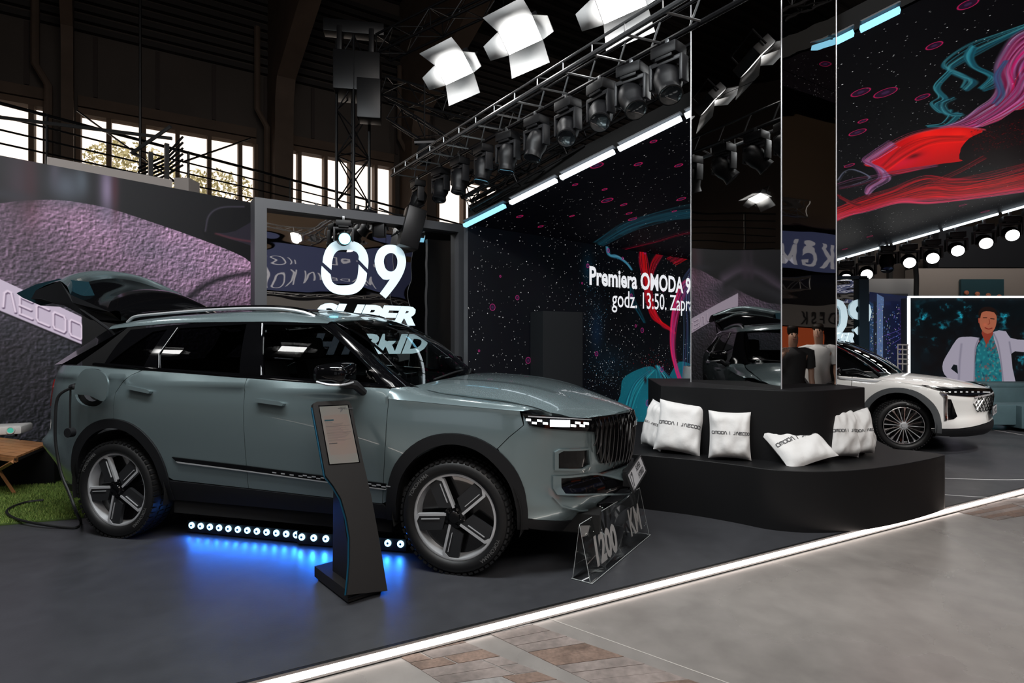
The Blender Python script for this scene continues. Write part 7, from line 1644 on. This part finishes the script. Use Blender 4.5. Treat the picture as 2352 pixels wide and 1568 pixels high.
for u0 in (0, -2.80):
    for sd in (-1, 1):
        st = math.radians(33) if u0 == 0 else 0; w = make_wheel(wc, .368, .245, 'multi', (u0+.0, sd*.82, .366), sd, 0.); w.rotation_euler = (0, 0, (0 if sd < 0 else PI)+(math.radians(32) if u0 == 0 else 0))
        mb = MB().lathe([(.44, -.9), (.44, -.5), (.05, -.5)], 24, Matrix.Translation((u0, 0, .38)), a0=-.25, a1=PI+.25); (mirror(mb) if sd > 0 else mb).build('wheel_housing', void, wc)

# ring printed on the floor around the white car
for r_, lb in ((2.75, 'thin white ring line on the floor around the white car'), (3.5, 'outer thin white ring line on the floor beyond the white car')):
    c = WB.W((-.9, 0, 0)); mb = MB(); n = 72
    for k in range(n+1): a = 2*PI*k/n; mb.v += [(c.x+r_*math.cos(a), c.y+r_*math.sin(a), .0015), (c.x+(r_+.02)*math.cos(a), c.y+(r_+.02)*math.sin(a), .0015)]
    for k in range(n): mb.f.append((2*k, 2*k+1, 2*k+3, 2*k+2))
    tag(mb.build('floor_line', mat('white_floor_line', (.55, .55, .55), .5), None, ang=0), lb, 'floor marking')

# ================================================================= THE HALL BEHIND AND BESIDE THE CAMERA (seen in the mirrors and the paint)
def banner(a, b, z0, z1, m, name, label, cat='banner', th=.08):
    a, b = Vector((*a, 0)), Vector((*b, 0)); o = empty(name, (a.x, a.y, z0), label=label, cat=cat); d = (b-a).normalized(); n = Vector((-d.y, d.x, 0))*th; T = Matrix.Translation((-a.x, -a.y, -z0)); q = [a, b, b+n, a+n]
    loc(MB().prism([(p.x, p.y) for p in q], z0, z1), T).build('panel', m, o); return o, T, a, b, d
def btext(o, T, a, d, s_, z, body, size, m, off=.02, **kw):
    n = Vector((d.y, -d.x, 0)); vsx, fsx = text_geo(body, size, **kw); put_geo('lettering', vsx, fsx, T @ frameM(a+d*s_+n*off+Vector((0, 0, z)), d, (0, 0, 1)), m, o)
navy = mat('navy_banner', (.03, .035, .075), .6, emit=(.10, .12, .26), es=.35); white_l = mat('white_sign_print', (.7, .7, .75), .5, emit=(.7, .7, .8), es=.35); pale = mat('pale_stand_wall', (.5, .48, .46), .6); tanb = mat('tan_cloth', (.25, .19, .14), .8)  # weak glow put into banner and print so they look lit
# neighbouring stand along the aisle, facing the car stand; its right-hand direction runs away from the camera
sA_, sB_ = (25.5, 12.5), (3.5, -9.5)
o, T, a, b, d = banner(sA_, sB_, 3.75, 5.25, navy, 'stand_banner', 'long navy banner of the neighbouring stand across the aisle')
btext(o, T, a, d, 20.5, 4.05, 'MADE IN KOREA', .62, white_l, spacing=1.1); btext(o, T, a, d, 4.2, 4.1, 'KGM', 1.1, white_l, offset=.03, spacing=1.3)
btext(o, T, a, d, 8.6, 4.05, 'KGM', 1.0, white_l, offset=.03, spacing=1.3)
n = Vector((d.y, -d.x, 0))
for s_ in (16.0, 27.5):                     # winged emblem
    for sg in (-1, 1):
        for k in range(3):
            pts = []
            for j in range(9): q = j/8; ang = math.radians(95-q*160); rr_ = .62+.16*k; pts.append((sg*(.12+rr_*math.cos(ang)*(1.0+.1*k)), .55+.62*math.sin(ang)))
            mb = MB().tube([T @ (a+d*(s_+x)+n*.03+Vector((0, 0, 4.0+y))) for x, y in pts], [.02+.035*math.sin(PI*j/8) for j in range(9)], 5); mb.build('emblem_wing', white_l, o)
o, T, a, b, d = banner((25.2, 12.2), (3.2, -9.8), 1.9, 2.7, pale, 'stand_banner', 'pale fascia below the navy banner across the aisle'); btext(o, T, a, d, 5.8, 2.05, 'DFSK', .5, ink, offset=.01, spacing=1.5); btext(o, T, a, d, 8.2, 2.05, 'DFSK', .5, ink, offset=.01, spacing=1.5)
banner((26.5, 13.2), (4.2, -10.5), 0, 3.7, mat('dark_stand_wall', (.05, .05, .055), .6), 'stand_wall', 'dark back wall of the neighbouring stand across the aisle', 'wall')
tan_e = mat('tan_hall_cladding', (.30, .21, .14), .8)
banner((27, 14), (3, -13), 5.6, 9.5, tan_e, 'hall_cladding', 'tan cladding high above the neighbouring stand', 'wall')
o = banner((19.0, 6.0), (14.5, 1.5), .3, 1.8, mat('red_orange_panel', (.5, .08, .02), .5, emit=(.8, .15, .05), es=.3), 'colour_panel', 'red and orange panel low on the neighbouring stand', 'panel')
o = banner((8.2, -4.8), (6.8, -6.2), .6, 1.9, MATS['red_orange_panel'], 'colour_panel', 'orange panel beside the visitors on the neighbouring stand', 'panel')
truss((18.9, 5.4, 6.0), (2.4, -11.0, 6.0), .45, 'pale truss hung above the neighbouring stand', m=mat('aluminium_truss', (.6, .6, .6), .3, .8), r=.035, step=.5)
truss((17.9, 5.4, 3.3), (2.0, -10.5, 3.3), .40, 'lower pale truss of the neighbouring stand', m=MATS['aluminium_truss'], r=.03, step=.5)
cl = emis('ceiling_tube', (1, .95, .9), 9)  # unseen tubes added to give mirrors and paint something bright to reflect
for k in range(7):
    o = MB().box((0, 0, 0), (.25, 3.2, .06)).build('tube_light', cl); o.location = (-9+k*4.2, -6.0, 8.9); o.rotation_euler = (0, 0, .5); tag(o, 'white tube light high above the aisle behind the camera', 'tube light', 'tube lights above the aisle')
for k in range(9):
    o = MB().lathe([(.001, 0), (.09, 0), (.11, .12), (.05, .3)], 12).build('track_spot', emis('track_spot_glow', (1, .97, .92), 30)); o.location = (-4.6+k*1.5, -3.2+k*.55, 4.4); tag(o, 'small bright spotlight on the track over the aisle', 'spotlight', 'track spotlights over the aisle')
for k, (x, y, w_, z0_, z1_) in enumerate(((-6.5, -4.5, 4.2, .8, 3.0), (-.6, -6.5, 4.2, 1.0, 3.0))):  # unseen glowing panels added to put highlights on the car side
    o, T, a, b, d = banner((x, y), (x+w_, y-.8), z0_, z1_, emis('pale_lightbox', (.9, .93, 1.0), .28), 'lightbox', ['pale lightbox wall of a stand behind the camera, left one', 'pale lightbox wall of a stand behind the camera, right one'][k], 'lightbox')
# visitors reflected in the column
def person(x, y, rz, h, shirt, trousers, hair, skin, label, arm=0.):
    t = empty('person', (x, y, FZ), rz, label, 'person')
    k = h/1.78
    def skinmesh(name, verts, edges, rads, m, par, sub=2, root=0):
        me = bpy.data.meshes.new(name); me.from_pydata([tuple(Vector(v)*k) for v in verts], edges, []); o = bpy.data.objects.new(name, me); C.objects.link(o)
        md = o.modifiers.new('s', 'SKIN'); md.use_smooth_shade = True
        for i, r in enumerate(rads): me.skin_vertices[0].data[i].radius = ((r if isinstance(r, (tuple, list)) else (r, r))[0]*k, (r if isinstance(r, (tuple, list)) else (r, r))[1]*k)
        me.skin_vertices[0].data[root].use_root = True
        o.modifiers.new('u', 'SUBSURF').levels = sub; dg = bpy.context.evaluated_depsgraph_get(); m2 = bpy.data.meshes.new_from_object(o.evaluated_get(dg)); bpy.data.objects.remove(o)
        m2.materials.clear(); m2.materials.append(m); q = bpy.data.objects.new(name, m2); C.objects.link(q); q.parent = par; return q
    V = [(0, 0, .95), (0, 0, 1.15), (0, 0, 1.36), (0, .01, 1.46), (0, .005, 1.52), (0, -.012, 1.60), (0, -.005, 1.69),
         (-.19, 0, 1.42), (-.25, .02, 1.15), (-.25, -.06, .90), (-.25, -.09, .82), (.19, 0, 1.42), (.25, .02, 1.15), (.24, -.08-.16*arm, .95+.3*arm), (.20-.06*arm, -.12-.12*arm, .86+.58*arm),
         (-.10, 0, .88), (-.11, -.02, .50), (-.11, .02, .09), (-.12, -.13, .03), (.10, 0, .88), (.12, -.02, .50), (.12, .02, .09), (.13, -.13, .03)]
    E = [(0, 1), (1, 2), (2, 3), (3, 4), (4, 5), (5, 6), (2, 7), (7, 8), (8, 9), (9, 10), (2, 11), (11, 12), (12, 13), (13, 14), (0, 15), (15, 16), (16, 17), (17, 18), (0, 19), (19, 20), (20, 21), (21, 22)]
    R_ = [(.15, .11), (.14, .10), (.17, .11), (.062, .062), (.056, .06), (.070, .085), (.072, .092), .065, .048, .035, .03, .065, .048, .035, .03, (.085, .09), .062, .045, .04, (.085, .09), .062, .045, .04]
    skinmesh('body', V, E, R_, skin, t)
    def rings(mb, rows, n=16):      # rows: centre, (rx, ry)
        base = len(mb.v)
        for (cx, cy_, cz), (rx, ry) in rows:
            for i in range(n): q = 2*PI*i/n; mb.v.append(((cx+rx*math.cos(q))*k, (cy_+ry*math.sin(q))*k, cz*k))
        for j in range(len(rows)-1):
            for i in range(n): a_ = base+j*n+i; b_ = base+j*n+(i+1) % n; mb.f.append((a_, b_, b_+n, a_+n))
        return mb
    sh = rings(MB(), [((0, 0, .84), (.178, .132)), ((0, 0, .95), (.172, .13)), ((0, 0, 1.12), (.165, .122)), ((0, 0, 1.28), (.190, .132)), ((0, 0, 1.38), (.205, .125)), ((0, 0, 1.435), (.17, .10)), ((0, .005, 1.475), (.085, .075)), ((0, .005, 1.50), (.068, .066))])
    for vi, ve in ((7, 8), (11, 12)):
        p, q = Vector(V[vi]), Vector(V[ve]); sg = 1 if p.x > 0 else -1; e2 = p.lerp(q, .92)
        mb_ = MB().tube([Vector((.05*sg, 0, 1.42))*k, (p+Vector((-.04*sg, 0, .0)))*k, (p+Vector((.015*sg, 0, -.015)))*k, p.lerp(q, .5)*k, e2*k], [.072*k, .078*k, .082*k, .074*k, .068*k], 12, cap=False); sh.add(mb_.v, mb_.f)
    sh.build('shirt', shirt, t, ang=60)
    tr = rings(MB(), [((0, 0, .80), (.172, .13)), ((0, 0, .90), (.170, .128)), ((0, 0, .98), (.158, .118))])
    for (l0, l1, l2) in ((15, 16, 17), (19, 20, 21)):
        a_, b_, c_ = Vector(V[l0]), Vector(V[l1]), Vector(V[l2]); mb_ = MB().tube([(a_+Vector((0, 0, -.03)))*k, a_.lerp(b_, .5)*k, b_*k, Vector((c_.x, c_.y, .07))*k], [.094*k, .092*k, .078*k, .066*k], 14); tr.add(mb_.v, mb_.f)
    tr.build('trousers', trousers, t, ang=60)
    skinmesh('hair', [(0, .035, 1.64), (0, .022, 1.72), (0, -.035, 1.765)], [(0, 1), (1, 2)], [(.082, .075), (.088, .090), (.066, .05)], hair, t)
    for s_ in (-1, 1): MB().box((s_*.115, -.06, .04), (.095, .27, .08), None, .03).build('shoe', mat('dark_shoe', (.02, .018, .016), .5), t)
    skinmesh('trousers', [(0, 0, .98), V[15], V[16], (V[17][0], V[17][1], .07), V[19], V[20], (V[21][0], V[21][1], .07)], [(0, 1), (1, 2), (2, 3), (0, 4), (4, 5), (5, 6)], [(.17, .125), (.105, .11), .08, .068, (.105, .11), .08, .068], trousers, t)
    skinmesh('hair', [(0, .035, 1.64), (0, .022, 1.72), (0, -.035, 1.765)], [(0, 1), (1, 2)], [(.082, .075), (.088, .090), (.066, .05)], hair, t)
    for s_ in (-1, 1):
        MB().lathe([(.001, -.012), (.010, -.007), (.012, .004)], 10, Matrix.Translation(Vector((s_*.032, -.098, 1.665))*k)).build('eye', mat('eye_dark', (.02, .015, .01), .2), t)
        hx, hy, hz = (V[10] if s_ < 0 else V[14])
        for f in range(5):
            a0 = Vector((hx+(f-2)*.016, hy-.01, hz-.02)); L = (.045, .075, .082, .076, .06)[f]; dz = -1 if not (arm and s_ > 0) else 1
            MB().tube([a0*k, (a0+Vector(((f-2)*.004, -.008, dz*L*.6)))*k, (a0+Vector(((f-2)*.005, -.022, dz*L)))*k], [.009, .008, .006], 6).build('finger', skin, t)
    MB().add([Vector(v)*k for v in ((-.012, -.100, 1.64), (.012, -.100, 1.64), (0, -.125, 1.635), (0, -.102, 1.675))], [(0, 1, 2), (0, 2, 3), (1, 3, 2)]).build('nose', skin, t)
    MB().tube([Vector(v)*k for v in ((-.025, -.098, 1.612), (0, -.105, 1.609), (.025, -.098, 1.612))], .004, 5).build('mouth', mat('lips', (.3, .10, .08), .5), t)
    return t
skin_m = mat('skin_tone', (.42, .24, .17), .5); hair_m = mat('dark_hair', (.02, .014, .01), .6)
person(5.75, 4.86, math.radians(-100), 1.70, mat('black_tshirt', (.02, .02, .022), .8), mat('dark_trousers', (.03, .03, .035), .8), hair_m, skin_m, 'man in a black t-shirt with raised hand, reflected in the mirrored column', arm=1.)
person(6.35, 5.20, math.radians(-80), 1.76, mat('white_tshirt', (.6, .6, .6), .8), MATS['dark_trousers'], hair_m, skin_m, 'man in a white t-shirt, reflected in the right face of the mirrored column')
